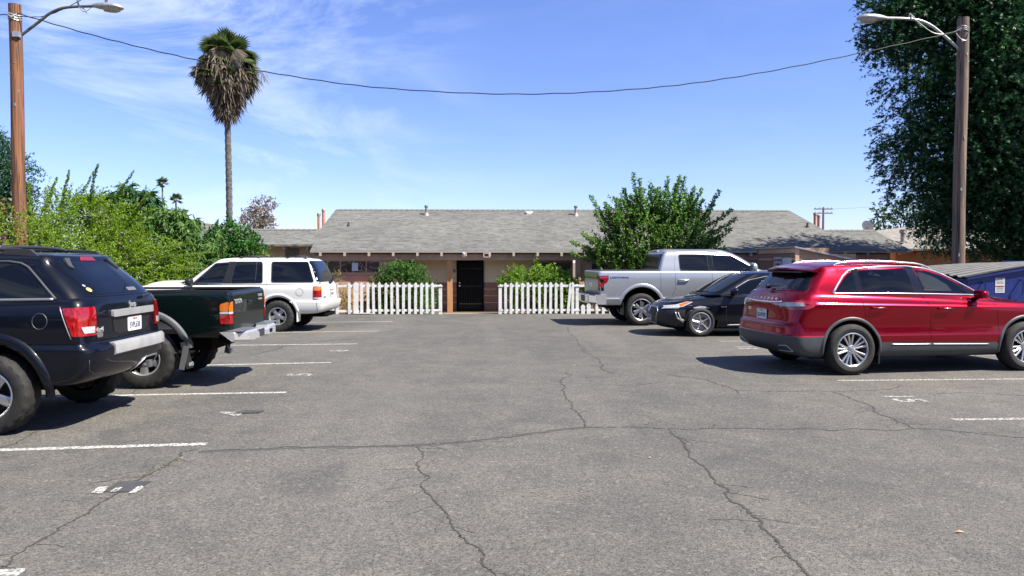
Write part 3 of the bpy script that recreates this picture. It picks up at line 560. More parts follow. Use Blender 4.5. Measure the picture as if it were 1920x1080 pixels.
# roof glimpsed between the hedges
lh = empty('distant_house', (0, 0, 0), 0, 'grey shingle roof of a house glimpsed between the papaya tree and the dark hedge', 'building')
roof('roof', [[(-16, 34, 2.6), (-11.5, 34, 2.2), (-12, 38, 3.35), (-16.0, 38, 3.75)]], M['shingle'], lh); MB().box((-16, 34.3, -.35), (-11.7, 38, 2.2)).build('wall', M['beige_wall'], lh)
MB().lathe([(.001, 0), (.07, 0), (.07, .35), (.10, .36), (.10, .48), (.001, .48)], 12, at=(-13.9, 36, 3.05)).build('roof_vent', M['ink'], lh)

# ---------------------------------------------------------------- lamp posts, cables, far pole
def wood(name, c1, c2, c3):
    m = noisy(name, c1, c2, 3.2, .8, bump=.008, stretch=(9, 9, .28), lo=.38, hi=.62, bscale=5); N, K, b = nodes(m)
    src = b.inputs['Base Color'].links[0].from_socket
    t = N.new('ShaderNodeTexCoord'); p = N.new('ShaderNodeMapping'); p.inputs['Scale'].default_value = (22, 22, .5); z = N.new('ShaderNodeTexNoise'); z.inputs['Scale'].default_value = 2; z.inputs['Detail'].default_value = 4; z.inputs['Distortion'].default_value = .6
    r = N.new('ShaderNodeMapRange'); r.inputs[1].default_value = .54; r.inputs[2].default_value = .62; x = N.new('ShaderNodeMixRGB'); x.inputs[2].default_value = (*ka(c3), 1)
    K(t.outputs['Object'], p.inputs[0]); K(p.outputs[0], z.inputs['Vector']); K(z.outputs['Fac'], r.inputs[0]); K(r.outputs[0], x.inputs[0]); K(src, x.inputs[1]); K(x.outputs[0], b.inputs['Base Color']); return m
M['pole_orange'] = wood('red_pole_wood', (.30, .115, .045), (.16, .070, .038), (.03, .018, .012)); M['pole_gray'] = wood('weathered_pole_wood', (.25, .165, .115), (.13, .092, .075), (.035, .025, .022))
def luminaire(parent, sx):
    prof = []; B = MB(); n = 20; L = .72
    rings = [(0, .045, .045, 0), (.06, .065, .06, 0), (.15, .10, .085, -.005), (.32, .155, .10, -.01), (.50, .165, .10, -.012), (.63, .125, .075, -.015), (.70, .05, .03, -.02), (.715, .005, .004, -.02)]
    v = []; f = []
    for (x, w, h, dz) in rings:
        for j in range(n):
            a = 2 * math.pi * j / n; s = math.sin(a); v.append((sx * x, w * math.cos(a), dz + (h * s if s > 0 else h * .62 * s)))
    for i in range(len(rings) - 1):
        for j in range(n): f.append((i * n + j, i * n + (j + 1) % n, (i + 1) * n + (j + 1) % n, (i + 1) * n + j))
    B.add(v, f).build('lamp_head', M['galv'], parent, smooth=50)
    v = []; f = []; rg = [(.24, .02), (.28, .10), (.40, .135), (.52, .13), (.61, .085), (.64, .02)]
    for (x, w) in rg:
        for j in range(9): a = math.pi * (1 + j / 8); v.append((sx * x, w * math.cos(a), -.045 + .085 * math.sin(a) * min(1, w / .12)))
    for i in range(len(rg) - 1):
        for j in range(8): f.append((i * 9 + j, i * 9 + j + 1, (i + 1) * 9 + j + 1, (i + 1) * 9 + j))
    MB().add(v, f).build('lamp_lens', mat('lens_glass', (.42, .40, .34), .12), parent, smooth=True)
def lamp_post(x, y, top, r0, r1, arm, head, sx, m, am, label, lean=0):
    o = empty('street_lamp', (x, y, 0), 0, label, 'street lamp', 'wooden lamp posts on both sides of the lot')
    n = 26; pts = [(lean * z / top + .01 * math.sin(z * 1.3), 0, z) for z in np.linspace(-.3, top, n)]
    p = MB().tube(pts, [r0 + (r1 - r0) * i / (n - 1) for i in range(n)], 20).build('pole', m, o, smooth=50)
    MB().tube([(a - x, 0, z) for a, z in arm], .032, 12).build('arm', am, o, smooth=50)
    B = MB(); q = random.Random(int(x * 10))
    for k in range(9):
        a = -math.pi / 2 + q.uniform(-.9, .9); zz = q.uniform(1.2, 7.0); rr_ = r0 + (r1 - r0) * zz / top + .004; B.box((rr_ * math.cos(a) - .012, rr_ * math.sin(a) - .006, zz), (rr_ * math.cos(a) + .012, rr_ * math.sin(a) + .01, zz + q.choice((.012, .03, .07))))
    B.build('staples', M['galv'], o)
    h = bpy.data.objects.new('luminaire', None); C.objects.link(h); h.parent = o; h.location = (head[0] - x, 0, head[1]); h.rotation_euler = (0, R(head[2]), 0)
    luminaire(h, sx)
    return o
ls = lambda pts, n=6: [tuple(np.array(q)) for q in catmull(pts, n)]
def catmull(pts, n):
    P = [np.array(pts[0], float)] + [np.array(p, float) for p in pts] + [np.array(pts[-1], float)]; out = []
    for i in range(1, len(P) - 2):
        for k in range(n):
            t = k / n; a, b, c, d = P[i - 1:i + 3]
            out.append(.5 * ((2 * b) + (-a + c) * t + (2 * a - 5 * b + 4 * c - d) * t * t + (-a + 3 * b - 3 * c + d) * t ** 3))
    return out + [P[-2]]
o = lamp_post(-10.87, 17.6, 7.55, .15, .13, ls([(-10.76, 6.84), (-10.38, 7.13), (-10.05, 7.38), (-9.7, 7.50), (-9.1, 7.535)]), (-9.12, 7.54, 2), 1, M['pole_orange'], M['steel_gray'], 'reddish wooden pole with curved lamp arm rising from the shrubs at left')
B = MB(); 
for k in range(3): B.tube([(.135 * math.cos(t), .135 * math.sin(t), 7.20 + .05 * k + .03 * math.sin(2 * t)) for t in np.linspace(0, 6.28, 17)], .014, 5)
B.tube([(-.1, -.12, 7.3), (.02, -.16, 7.22), (.10, -.10, 7.3)], .022, 6); B.build('clamp', M['galv'], o)
B = MB(); B.tube([(1.45, 0, 7.53), (1.44, -.04, 7.62), (1.42, 0, 7.7)], .02, 6); B.tube(ls([(1.46, -.03, 7.5), (1.56, -.03, 7.40), (1.66, -.03, 7.43), (1.76, -.02, 7.52)]), .007, 5); B.tube(ls([(1.5, -.03, 7.5), (1.6, -.04, 7.44), (1.64, -.03, 7.36)]), .014, 5); B.tube([(2.07, 0, 7.6), (2.07, 0, 7.72)], .035, 8); B.build('fittings', M['steel_gray'], o)
B = MB().lathe([(.001, -.02), (.04, -.02), (.04, .05), (.001, .05)], 8, 'x', (.10, -.06, 6.84)); B.box((.02, -.16, 6.78), (.16, -.05, 6.9)); B.build('bracket', M['galv'], o)
o2 = lamp_post(11.40, 17.6, 7.48, .145, .127, ls([(11.29, 6.76), (10.95, 7.05), (10.55, 7.33), (10.15, 7.44), (9.5, 7.455)]), (9.52, 7.45, 1.5), -1, M['pole_gray'], M['galv'], 'grey weathered wooden pole with curved lamp arm in front of the big dark tree')
B = MB()
for k in range(3): B.tube([(.132 * math.cos(t), .132 * math.sin(t), 7.16 + .04 * k + .03 * math.sin(2 * t)) for t in np.linspace(0, 6.28, 17)], .012, 5)
B.tube(ls([(-1.3, -.04, 7.5), (-1.05, -.05, 7.30), (-.75, -.06, 7.10), (-.4, -.08, 7.08), (-.12, -.13, 7.2)]), .009, 5); B.tube(ls([(-.25, -.12, 7.08), (-.12, -.14, 6.93), (.0, -.15, 6.92), (.05, -.14, 7.1)]), .009, 5); B.tube([(-1.34, 0, 7.46), (-1.33, -.03, 7.56), (-1.2, 0, 7.48)], .018, 6); B.build('fittings', M['galv'], o2)
def cable(pts, r, tw, m, label):
    P = ls(pts, 24); B = MB(); q = [(p[0] + tw * math.cos(i * .9), p[1], p[2] + tw * math.sin(i * .9)) for i, p in enumerate(P)]
    tag(B.tube(q, r, 5).build('cable', m, smooth=True), label, 'cable')
cable([(-10.75, 17.5, 7.32), (-8.9, 17.5, 6.80), (-6.87, 17.5, 6.33), (-5.15, 17.5, 6.04), (-2.68, 17.5, 5.71), (.57, 17.5, 5.57), (3.61, 17.5, 5.72), (6.16, 17.5, 6.06), (8.99, 17.5, 6.63), (11.28, 17.5, 7.15)], .0125, .006, M['black'], 'black sagging cable strung across the sky between the two lamp posts')
cable([(-14, 17.6, 7.28), (-12.2, 17.6, 7.3), (-11.0, 17.6, 7.32)], .012, .006, M['black'], 'short black cable running off to the left of the reddish pole')
cable([(-10.75, 17.6, 7.28), (-10.2, 17.6, 7.30), (-9.6, 17.6, 7.55), (-9.0, 17.6, 7.9), (-8.0, 17.6, 8.5)], .009, .003, M['black'], 'thin cable rising behind the arm of the left lamp post')
up = empty('utility_pole', (41.25, 90, 0), 0, 'distant grey utility pole with two crossarms beyond the roof', 'utility pole')
M['far_wood'] = mat('far_pole_wood', (.20, .16, .14), .8)
MB().tube([(0, 0, -.4), (0, 0, 8.3)], [.17, .13], 8).build('pole', M['far_wood'], up, smooth=50)
for z in (8.02, 7.50): MB().box((-1.15, -.1, z), (1.15, .1, z + .13)).build('crossarm', M['far_wood'], up)
B = MB(); 
for x in (-1, -.5, .5, 1):
    for z in (8.15, 7.63): B.lathe([(.001, 0), (.05, 0), (.05, .14), (.001, .16)], 6, at=(x, 0, z))
B.build('insulator', M['galv'], up)
cable([(42.3, 90, 8.1), (47, 90, 8.35), (54, 90, 9.0), (64, 90, 10.4)], .02, .0, M['steel_gray'], 'faint distant cable from the far utility pole towards the big tree')

# ---------------------------------------------------------------- blue refuse container
M['blue'] = noisy('blue_paint', (.010, .028, .19), (.008, .020, .14), 4, .4, coat=.2, bump=.003, bscale=5)
M['lid'] = noisy('grey_lid', (.10, .097, .10), (.06, .058, .06), 6, .55)
dp = empty('dumpster', (9.0, 13.6, 0), 0, 'blue steel dumpster with ribbed grey lid behind the red car hood', 'dumpster')
MB().prism([(0.05, .12), (1.9, .12), (2.1, .5), (2.1, 1.66), (.0, 1.32), (0, .5)], lambda u, w, d: (u, d, w), 0, 1.9).build('body', M['blue'], dp, bevel=.012)
MB().prism([(-.04, 1.30), (2.14, 1.655), (2.14, 1.71), (-.04, 1.355)], lambda u, w, d: (u, d, w), -.05, -.001).build('rim', M['blue'], dp, bevel=.006)
v = []; f = []; nx, ny = 20, 64
for j in range(ny + 1):
    for i in range(nx + 1):
        u = -.08 + 2.26 * i / nx; q = j / ny; v.append((u, -.06 + 2.0 * q, (1.365 + .155 * u) * (1 - q) + (1.50 + .055 * u) * q + .03 * math.sin(math.pi * min(1, max(0, (i / nx)))) + .012 * (1 if (j % 8) < 4 else -1)))
for j in range(ny):
    for i in range(nx): a = j * (nx + 1) + i; f.append((a, a + 1, a + nx + 2, a + nx + 1))
l = pyo('lid', v, f, M['lid'], dp); md = l.modifiers.new('s', 'SOLIDIFY'); md.thickness = .02
for x in (.28, 1.0): MB().tube([(x, -.01, 1.26 if x < .5 else 1.30), (x, -.10, 1.24 if x < .5 else 1.3), (x, -.10, 1.05), (x - (.0 if x < .5 else .12), -.10, .92), (x - (.0 if x < .5 else .12), -.01, .9)], .016, 6).build('handle', M['blue'], dp)
lb = MB().box((.53, -.006, 1.06), (.71, -.002, 1.34)).build('warning_label', mat('label_white', (.72, .72, .70), .5), dp)
text('lettering', 'DANGER', .032, M['ink'], lb, basis((1, 0, 0), (0, 0, 1), (.62, -.009, 1.32)), .001); text('lettering', 'WARNING', .032, M['ink_red'], lb, basis((1, 0, 0), (0, 0, 1), (.62, -.009, 1.18)), .001, .002)
B = MB()
for k in range(3): B.box((.55, -.0085, 1.28 - .025 * k), (.69, -.0065, 1.285 - .025 * k))
for k in range(3): B.box((.55, -.0085, 1.14 - .025 * k), (.69, -.0065, 1.145 - .025 * k))
B.build('lettering', M['ink'], lb)
B = MB().box((.9, -.22, .62), (2.05, -.02, .78)); B.build('fork_pocket', M['steel_gray'], dp, bevel=.01)
# ================================================================ foliage
def np_mesh(name, V, F, m, parent=None):
    """V (n,3); F (k,3|4) arrays"""
    me = bpy.data.meshes.new(name); n = len(V); k, c = F.shape
    me.vertices.add(n); me.vertices.foreach_set('co', V.astype(np.float32).ravel()); me.loops.add(k * c); me.loops.foreach_set('vertex_index', F.astype(np.int32).ravel())
    me.polygons.add(k); me.polygons.foreach_set('loop_start', np.arange(0, k * c, c, dtype=np.int32)); me.polygons.foreach_set('loop_total', np.full(k, c, dtype=np.int32))
    me.update(calc_edges=True); return link(name, me, m, parent)
def unit(a): return a / (np.linalg.norm(a, axis=-1, keepdims=True) + 1e-9)
def leaves(P, D, NRM, Ls, Wd, shape='diamond', fold=.25, droop=0.0):
    """one leaf per row: base P, direction D, rough normal NRM"""
    D = unit(D); S = unit(np.cross(D, NRM)); Nn = np.cross(S, D); L = Ls[:, None]; W = Wd[:, None]; n = len(P)
    if shape == 'star':
        ang = np.array([-90, -62, -40, -20, 0, 20, 40, 62, 90]) * math.pi / 180; rad = np.array([.75, .33, .95, .40, 1.1, .40, .95, .33, .75])
        pts = [P] + [P + (D * math.cos(a) + S * math.sin(a)) * L * r + Nn * L * (.12 * (i % 2) - droop * r * .3) for i, (a, r) in enumerate(zip(ang, rad))]
        V = np.stack(pts, 1); F = np.array([(0, i, i + 1) for i in range(1, 9)])
    elif shape == 'long':
        pts = [P, P + D * L * .35 + S * W * .5 - Nn * W * .0, P + D * L * .35 - S * W * .5, P + D * L * .72 + S * W * .38 - Nn * L * droop * .5, P + D * L * .72 - S * W * .38 - Nn * L * droop * .5, P + D * L - Nn * L * droop]
        V = np.stack(pts, 1); F = np.array([(0, 1, 2), (1, 3, 4), (1, 4, 2), (3, 5, 4)])
    else:
        pts = [P, P + D * L * .45 + S * W * .5 + Nn * W * fold, P + D * L, P + D * L * .45 - S * W * .5 + Nn * W * fold]
        V = np.stack(pts, 1); F = np.array([(0, 1, 2), (0, 2, 3)])
    k = V.shape[1]; FF = (F[None] + (np.arange(n) * k)[:, None, None]).reshape(-1, 3); return V.reshape(-1, 3), FF
def merge(parts):
    V = []; F = []; o = 0
    for v, f in parts: V.append(v); F.append(f + o); o += len(v)
    return np.concatenate(V), np.concatenate(F)
def blob_points(g, blobs, n, shell=.55, pw=.75):
    """points in ellipsoids, biased to the skin; returns points and outward directions"""
    vol = np.array([b[3] * b[4] * b[5] for b in blobs]) ** pw; pr = vol / vol.sum(); idx = g.choice(len(blobs), n, p=pr); B = np.array(blobs)[idx]
    d = unit(g.normal(size=(n, 3))); r = (shell + (1 - shell) * g.random(n) ** .7)[:, None]; r = np.where(g.random((n, 1)) < .12, g.random((n, 1)), r)
    r = r * (1 + .16 * np.sin(d[:, :1] * 7 + B[:, :1] * 3) * np.cos(d[:, 1:2] * 6 + B[:, 2:3] * 5))
    return B[:, :3] + d * r * B[:, 3:], d
def sprigs(g, P, D, per, ln, leaf_l, leaf_w, shape='diamond', jitter=.6, grav=0., droop=0., spread=1., up=0.0, arc=0.0):
    """each sprig: 'per' leaves set along a twig from P in direction D"""
    n = len(P); D = unit(D + g.normal(size=(n, 3)) * jitter + np.array([0, 0, up - grav])); L = ln * g.uniform(.6, 1.3, n)
    t = np.linspace(.1, 1, per)[None, :, None]
    Q = P[:, None] + D[:, None] * L[:, None, None] * t + np.array([0, 0, -1.]) * (t ** 2) * arc * L[:, None, None]
    Q = Q.reshape(-1, 3); DD = np.repeat(D, per, 0); k = len(Q)
    ld = unit(DD * .6 + g.normal(size=(k, 3)) * spread + np.array([0, 0, -grav])); nr = unit(g.normal(size=(k, 3)) * .55 + np.array([0, 0, 1.]) + DD * .3)
    return leaves(Q, ld, nr, leaf_l * g.uniform(.7, 1.25, k), leaf_w * g.uniform(.75, 1.2, k), shape, droop=droop), (P, P + D * L[:, None])
def stems(name, root, P, m, parent, r0=.03, k=40, g=None, mid=.5):
    B = MB(); idx = g.choice(len(P), min(k, len(P)), replace=False)
    for i in idx:
        e = Vector(P[i]); s = Vector(root[g.integers(len(root))] if isinstance(root, list) else root); q = s.lerp(e, mid) + Vector(g.normal(size=3) * (e - s).length * .06); q.z += (e - s).length * .04
        B.tube([s, s.lerp(q, .5) + Vector(g.normal(size=3) * .03), q, q.lerp(e, .5), e], [r0, r0 * .8, r0 * .55, r0 * .35, r0 * .15], 5, caps=False)
    return B.build(name, m, parent, recalc=False, smooth=True)
M['bark'] = noisy('bark', (.13, .10, .08), (.07, .055, .045), 12, .9, bump=.01)
M['bark_pale'] = noisy('pale_bark', (.30, .25, .20), (.19, .16, .13), 12, .9, bump=.006)
def shrub(name, label, cat, blobs, n, per, ln, ll, lw, m, seed, root, bark='bark', shape='diamond', group=None, extra=None, r0=.03, nst=40, crown='foliage', stem='stem', **k):
    g = np.random.default_rng(seed); c = root[0] if isinstance(root, list) else root
    o = empty(name, (0, 0, 0), 0, label, cat, group); P, D = blob_points(g, blobs, n, k.pop('shell', .55))
    if k.pop('cut', None) is not None: pass
    lv, tw = sprigs(g, P, D, per, ln, ll, lw, shape, **k); parts = [lv]
    if extra: parts += extra(g)
    V, F = merge(parts); ok = None
    np_mesh(crown, V, F, m, o); stems(stem, root, P, M[bark], o, r0, nst, g); return o
# -- big sweetgum at the right
M['lf_gum'] = leafmat('sweetgum_leaf', (.011, .043, .019), (.032, .094, .031), .28, .5)
gb = []; g0 = np.random.default_rng(21)
for (x, y, z, a) in ((15.1, 22, 8.9, 2.2), (14.3, 21.8, 9.8, 1.5), (14.9, 21.5, 6.6, 2.0), (14.6, 21.7, 5.0, 1.8), (15.0, 22, 3.9, 1.4), (12.25, 21.9, 8.35, .85), (12.2, 21.9, 9.5, .75), (13.0, 21.8, 8.9, .9), (12.55, 21.8, 6.85, .72), (13.3, 21.8, 7.2, .7), (12.55, 21.8, 5.55, .62), (12.35, 21.8, 4.75, .6), (13.2, 21.8, 4.9, .7), (12.8, 21.8, 4.0, .62), (13.15, 21.8, 3.25, .62), (13.55, 21.8, 2.6, .5), (14.1, 21.8, 3.2, .8), (14.4, 21.7, 2.3, .5), (15.7, 21.7, 2.1, .55), (13.25, 21.8, 6.1, .5), (16.4, 21.5, 7.6, 2.7), (17, 22, 4.8, 2.4), (16.0, 21.5, 3.2, 1.4), (18.8, 22.5, 6.5, 2.9), (17.2, 22.5, 9.4, 2.5), (18.6, 22, 3.2, 1.7), (16.4, 21.6, 2.2, .75), (17.6, 21.5, 2.3, .8)):
    k = 1.14 if a < .95 else 1.0; gb.append((x - .50, y - .7, z * .985, a * k, a * k, a * k * .88))
def tree_big():
    g = np.random.default_rng(5); o = empty('sweetgum_tree', (16.3, 22, 0), 0, 'huge dark green tree with star shaped leaves behind the right lamp post', 'tree'); o.location = (0, 0, 0)
    P, D = blob_points(g, gb, 17500, .60, .52); lv, tw = sprigs(g, P, D, 6, .34, .085, .1, 'star', jitter=.5, grav=.25, droop=.5, spread=1.0, arc=.25)
    P2, D2 = blob_points(g, [(b[0] + .15, b[1] + .3, b[2], b[3] * .75, b[4] * .7, b[5] * .75) for b in gb if b[3] > .85], 8500, .1); lv2, _ = sprigs(g, P2, D2, 4, .45, .16, .16, 'diamond', spread=1.2)
    V, F = merge([lv, lv2]); np_mesh('crown', V, F, M['lf_gum'], o)
    B = MB().tube([(16.3, 22.3, -.3), (16.35, 22.3, 2.5), (16.2, 22.3, 6), (16.4, 22.2, 9), (16.4, 22.2, 11)], [.38, .30, .24, .15, .04], 12)
    for b in gb: B.tube([(16.3, 22.3, b[2] * .72), (16.3 * .5 + b[0] * .5, 22.2, b[2] * .9), (b[0] * .93 + 16.3 * .07, b[1], b[2]), (b[0], b[1], b[2] + .05)], [.11, .07, .03, .008], 7)
    B.build('trunk', M['bark'], o, smooth=50)
tree_big()
# -- shrubs along the left edge
M['lf_dur'] = leafmat('duranta_leaf', (.20, .29, .028), (.08, .155, .020), .45, .5); M['lf_flower'] = leafmat('lilac_flower', (.52, .48, .62), (.38, .35, .46), .3)
def duranta():
    g = np.random.default_rng(11); o = empty('flowering_shrub', (-9.8, 19.5, 0), 0, 'big yellow green shrub with arching sprays and lilac flowers behind the black car', 'shrub'); o.location = (0, 0, 0)
    bl = [(-10.2, 19.4, 2.0, 1.3, 1.0, 1.05), (-10.9, 19.5, 2.3, 1.1, .9, 1.0), (-9.1, 19.3, 1.3, 1.1, .9, .85), (-9.9, 19.4, 1.1, 1.9, 1.1, 1.0), (-10.4, 19.5, 2.8, .6, .6, .4), (-10.7, 16.95, 1.75, 1.0, .5, .85), (-9.9, 17.3, 1.3, 1.0, .7, .8)]
    P, D = blob_points(g, bl, 2900, .5); D = unit(D * .7 + np.array([.15, 0, .55])); lv, _ = sprigs(g, P, D, 22, .75, .062, .034, 'diamond', jitter=.3, spread=.9, arc=.35)
    parts = [lv]; T = []
    for (x0, z0, x1, z1) in ((-10.2, 2.9, -9.78, 4.08), (-10.9, 2.8, -10.62, 3.95), (-10.6, 2.9, -10.18, 4.14), (-9.7, 2.9, -9.05, 3.95), (-9.2, 2.6, -8.7, 3.4), (-9.4, 2.4, -8.6, 3.0), (-8.8, 1.9, -7.8, 2.15), (-8.6, 1.7, -7.2, 1.95), (-11.3, 2.9, -11.1, 3.8), (-11.7, 2.6, -11.8, 3.7), (-9.0, 1.6, -7.5, 1.6), (-8.5, 1.4, -7.0, 1.55)):
        a = np.array([x0, 19.3, z0]); b = np.array([x1, 19.2 + g.normal() * .3, z1]); n = 46; t = np.linspace(0, 1, n)[:, None]; Q = a + (b - a) * t + np.array([.18, 0, -.05]) * (t ** 2) * (x1 - x0); T.append(Q)
        for k in range(5):
            d = unit(np.cross(np.tile(b - a, (n, 1)), g.normal(size=(n, 3))) + (b - a) * .8); parts.append(leaves(Q + d * .01, d, g.normal(size=(n, 3)) + np.array([0, -1, 1]), .085 * (1.15 - t[:, 0] * .75) * g.uniform(.7, 1.2, n), np.full(n, .042)))
    V, F = merge(parts); np_mesh('foliage', V, F, M['lf_dur'], o); P2, D2 = blob_points(g, bl, 420, 1.0); fl = []
    for p in P2:
        if g.random() < .75: q = p + g.normal(size=(14, 3)) * .07; fl.append(leaves(q, g.normal(size=(14, 3)), g.normal(size=(14, 3)), np.full(14, .03), np.full(14, .026)))
    V, F = merge(fl); np_mesh('flowers', V, F, M['lf_flower'], o)
    B = MB()
    for Q in T: B.tube([Q[0] - np.array([.1, 0, 1.2]), Q[0], Q[22], Q[-1]], [.02, .015, .009, .003], 5)
    B.build('twig', M['bark_pale'], o); stems('stem', [(-9.9, 19.6, -.1), (-9.3, 19.6, -.1), (-10.6, 19.6, -.1)], P, M['bark'], o, .03, 46, g)
duranta()
M['lf_loquat'] = leafmat('bronze_leaf', (.060, .075, .035), (.23, .13, .045), .25, .5)
shrub('bronze_tree', 'brownish green large leaved tree at the far left edge beside the reddish pole', 'tree', [(-12.4, 19.2, 2.1, 1.0, .9, 1.0), (-11.5, 19.0, 1.8, .7, .6, .7), (-12.9, 19.2, 2.9, .6, .6, .5), (-11.2, 18.8, 1.35, .9, .6, .5), (-12.2, 19.2, 1.2, 1.2, .8, .9), (-10.3, 18.6, 1.35, .7, .5, .35), (-11.35, 17.0, 1.6, .55, .4, .75), (-10.6, 16.8, 1.2, .8, .3, .45)], 760, 9, .18, .20, .075, M['lf_loquat'], 31, (-12.3, 19.2, -.1), shape='long', spread=.9, droop=.2, up=.3, crown='crown', stem='trunk')
M['lf_back'] = leafmat('feathery_leaf', (.018, .055, .026), (.040, .10, .045), .30)
shrub('feathery_tree', 'tall feathery green tree behind the reddish pole at the left edge', 'tree', [(-15.0, 22, 4.3, 1.1, 1.2, 1.3), (-15.4, 22, 5.2, .9, 1, 1.0), (-14.2, 22, 3.7, .75, .7, .65), (-15.2, 22, 2.2, 2, 1.4, 1.8), (-13.6, 22, 4.2, .3, .4, .7)], 4200, 15, .5, .10, .042, M['lf_back'], 33, (-14.6, 22, -.1), grav=.15, arc=.4, spread=1.1, r0=.06, crown='crown', stem='trunk')
M['lf_mango'] = leafmat('glossy_long_leaf', (.018, .060, .018), (.055, .125, .035), .30, .35); M['lf_mango2'] = leafmat('glossy_long_leaf_bright', (.035, .095, .022), (.12, .20, .045), .35, .35)
shrub('mango_tree', 'rounded tree with long drooping glossy leaves left of the two far palms', 'tree', [(-10.35, 21.6, 2.95, .95, .9, .85), (-10.3, 21.6, 2.1, 1.2, 1, .9), (-10.1, 21.6, 3.35, .6, .6, .45), (-9.6, 21.6, 2.5, .6, .7, .6), (-10.9, 21.6, 3.0, .6, .7, .6)], 950, 14, .10, .21, .052, M['lf_mango'], 34, (-10.3, 21.6, -.1), shape='long', spread=.7, grav=.8, droop=.35, up=.6, crown='crown', stem='trunk')
shrub('mango_tree', 'bright tree with long drooping leaves between the lilac shrub and the dark hedge', 'tree', [(-8.75, 20.8, 2.45, .75, .8, .65), (-8.9, 20.8, 1.6, 1.05, .9, .9), (-8.2, 20.6, 1.6, .8, .8, .8), (-8.0, 20.4, .9, .9, .8, .7), (-8.9, 20.4, .8, 1.0, .8, .7), (-8.7, 20.8, 2.85, .45, .45, .25), (-7.6, 20.6, 2.2, .35, .4, .3)], 1200, 14, .11, .20, .048, M['lf_mango2'], 35, (-8.6, 20.7, -.1), shape='long', spread=.7, grav=.75, droop=.35, up=.6, crown='crown', stem='trunk')
shrub('dark_shrub', 'low dark shrub filling the gap between the bright mango tree and the citrus bush', 'shrub', [(-8.0, 22.6, .9, .9, .6, .9), (-8.6, 22.6, 1.2, .7, .6, .7)], 520, 9, .14, .12, .06, leafmat('dark_gap_leaf', (.012, .04, .012), (.03, .085, .022), .2, .6), 45, (-8.2, 22.6, -.1), r0=.02)
M['lf_hedge'] = leafmat('dark_citrus_leaf', (.022, .080, .016), (.055, .150, .025), .25, .4)
shrub('citrus_bush', 'dense dark green bush between the mango tree and the roof of the long house', 'bush', [(-7.75, 22.4, 1.7, .9, .9, 1.0), (-8.3, 22.4, 1.6, .6, .8, .8), (-7.2, 22.4, 1.6, .55, .8, .85), (-7.7, 22.4, 2.4, .6, .7, .45), (-7.2, 22.3, .8, .8, .9, .8), (-8.1, 22.3, .8, 1.0, .9, .8), (-8.6, 22.4, 2.45, .12, .15, .3), (-7.25, 22.4, 2.3, .35, .5, .25)], 2100, 10, .16, .095, .055, M['lf_hedge'], 36, (-7.75, 22.4, -.1), spread=1.0, up=.35, crown='foliage')
M['lf_lime'] = leafmat('lime_leaf', (.13, .24, .03), (.22, .33, .06), .4, .4)
shrub('lime_bush', 'small yellow green bush peeping over the roof of the white car', 'bush', [(-6.55, 22.2, 1.5, .42, .4, .35), (-6.3, 22.2, .8, .5, .5, .7)], 170, 9, .13, .09, .045, M['lf_lime'], 37, (-6.45, 22.2, -.1), r0=.015, nst=16)
M['lf_dead'] = leafmat('dead_leaf', (.17, .135, .11), (.27, .23, .19), .2, .8)
shrub('dry_tree', 'half dead greyish brown tree above the roof ridge right of the tall palm', 'tree', [(-13.1, 42, 4.1, .7, .8, .5), (-12.6, 42, 4.4, .6, .6, .65), (-13.0, 42, 3.6, 1.1, 1, .5), (-12.3, 42, 4.9, .3, .35, .32), (-12.9, 42, 4.7, .35, .35, .3)], 420, 8, .25, .12, .08, M['lf_dead'], 38, (-13.0, 42, -.2), bark='bark_pale', r0=.06, nst=50, crown='crown', stem='trunk')
# -- by the fence
M['lf_bush'] = leafmat('bush_leaf', (.028, .085, .016), (.085, .18, .032), .30, .38)
shrub('round_bush', 'rounded green bush behind the left picket fence beside the porch post', 'bush', [(-2.85, 24.25, .72, 1.0, .75, .75), (-2.95, 24.25, 1.15, .72, .6, .50), (-2.25, 24.25, .55, .62, .6, .6), (-2.45, 24.2, 1.25, .5, .5, .33), (-3.4, 24.25, .5, .5, .6, .6), (-2.3, 23.7, .45, .5, .5, .35), (-3.0, 24.2, 1.35, .3, .3, .25)], 1500, 9, .11, .072, .042, M['lf_bush'], 41, (-2.8, 24.3, -.1), up=.35, spread=1.0, r0=.02)
M['lf_bush2'] = leafmat('yellow_green_leaf', (.08, .17, .02), (.19, .29, .04), .40, .38)
shrub('hedge_bush', 'loose yellow green bush behind the right picket fence beside the silver pickup', 'bush', [(1.2, 24.2, .95, .85, .6, .42), (2.2, 24.2, .95, .85, .6, .42), (1.65, 24.2, .6, 1.2, .6, .6), (1.55, 24.2, 1.5, .14, .2, .28), (.95, 24.2, 1.3, .25, .3, .2), (2.6, 24.2, .55, .6, .5, .6), (.75, 24.1, .9, .4, .4, .25), (1.9, 24.2, 1.32, .5, .35, .15)], 1300, 9, .14, .078, .042, M['lf_bush2'], 42, (1.6, 24.3, -.1), up=.5, spread=.9, r0=.016)
M['lf_dryp'] = leafmat('dry_plant_leaf', (.20, .19, .06), (.30, .23, .10), .3)
shrub('dry_plant', 'half dry low plant behind the gap of the left fence', 'plant', [(-4.52, 23.9, .45, .25, .25, .4), (-4.45, 23.9, .25, .3, .3, .25), (-4.85, 24.0, 1.0, .15, .15, .35)], 150, 7, .12, .08, .03, M['lf_dryp'], 43, (-4.5, 23.9, -.1), r0=.008, nst=16)
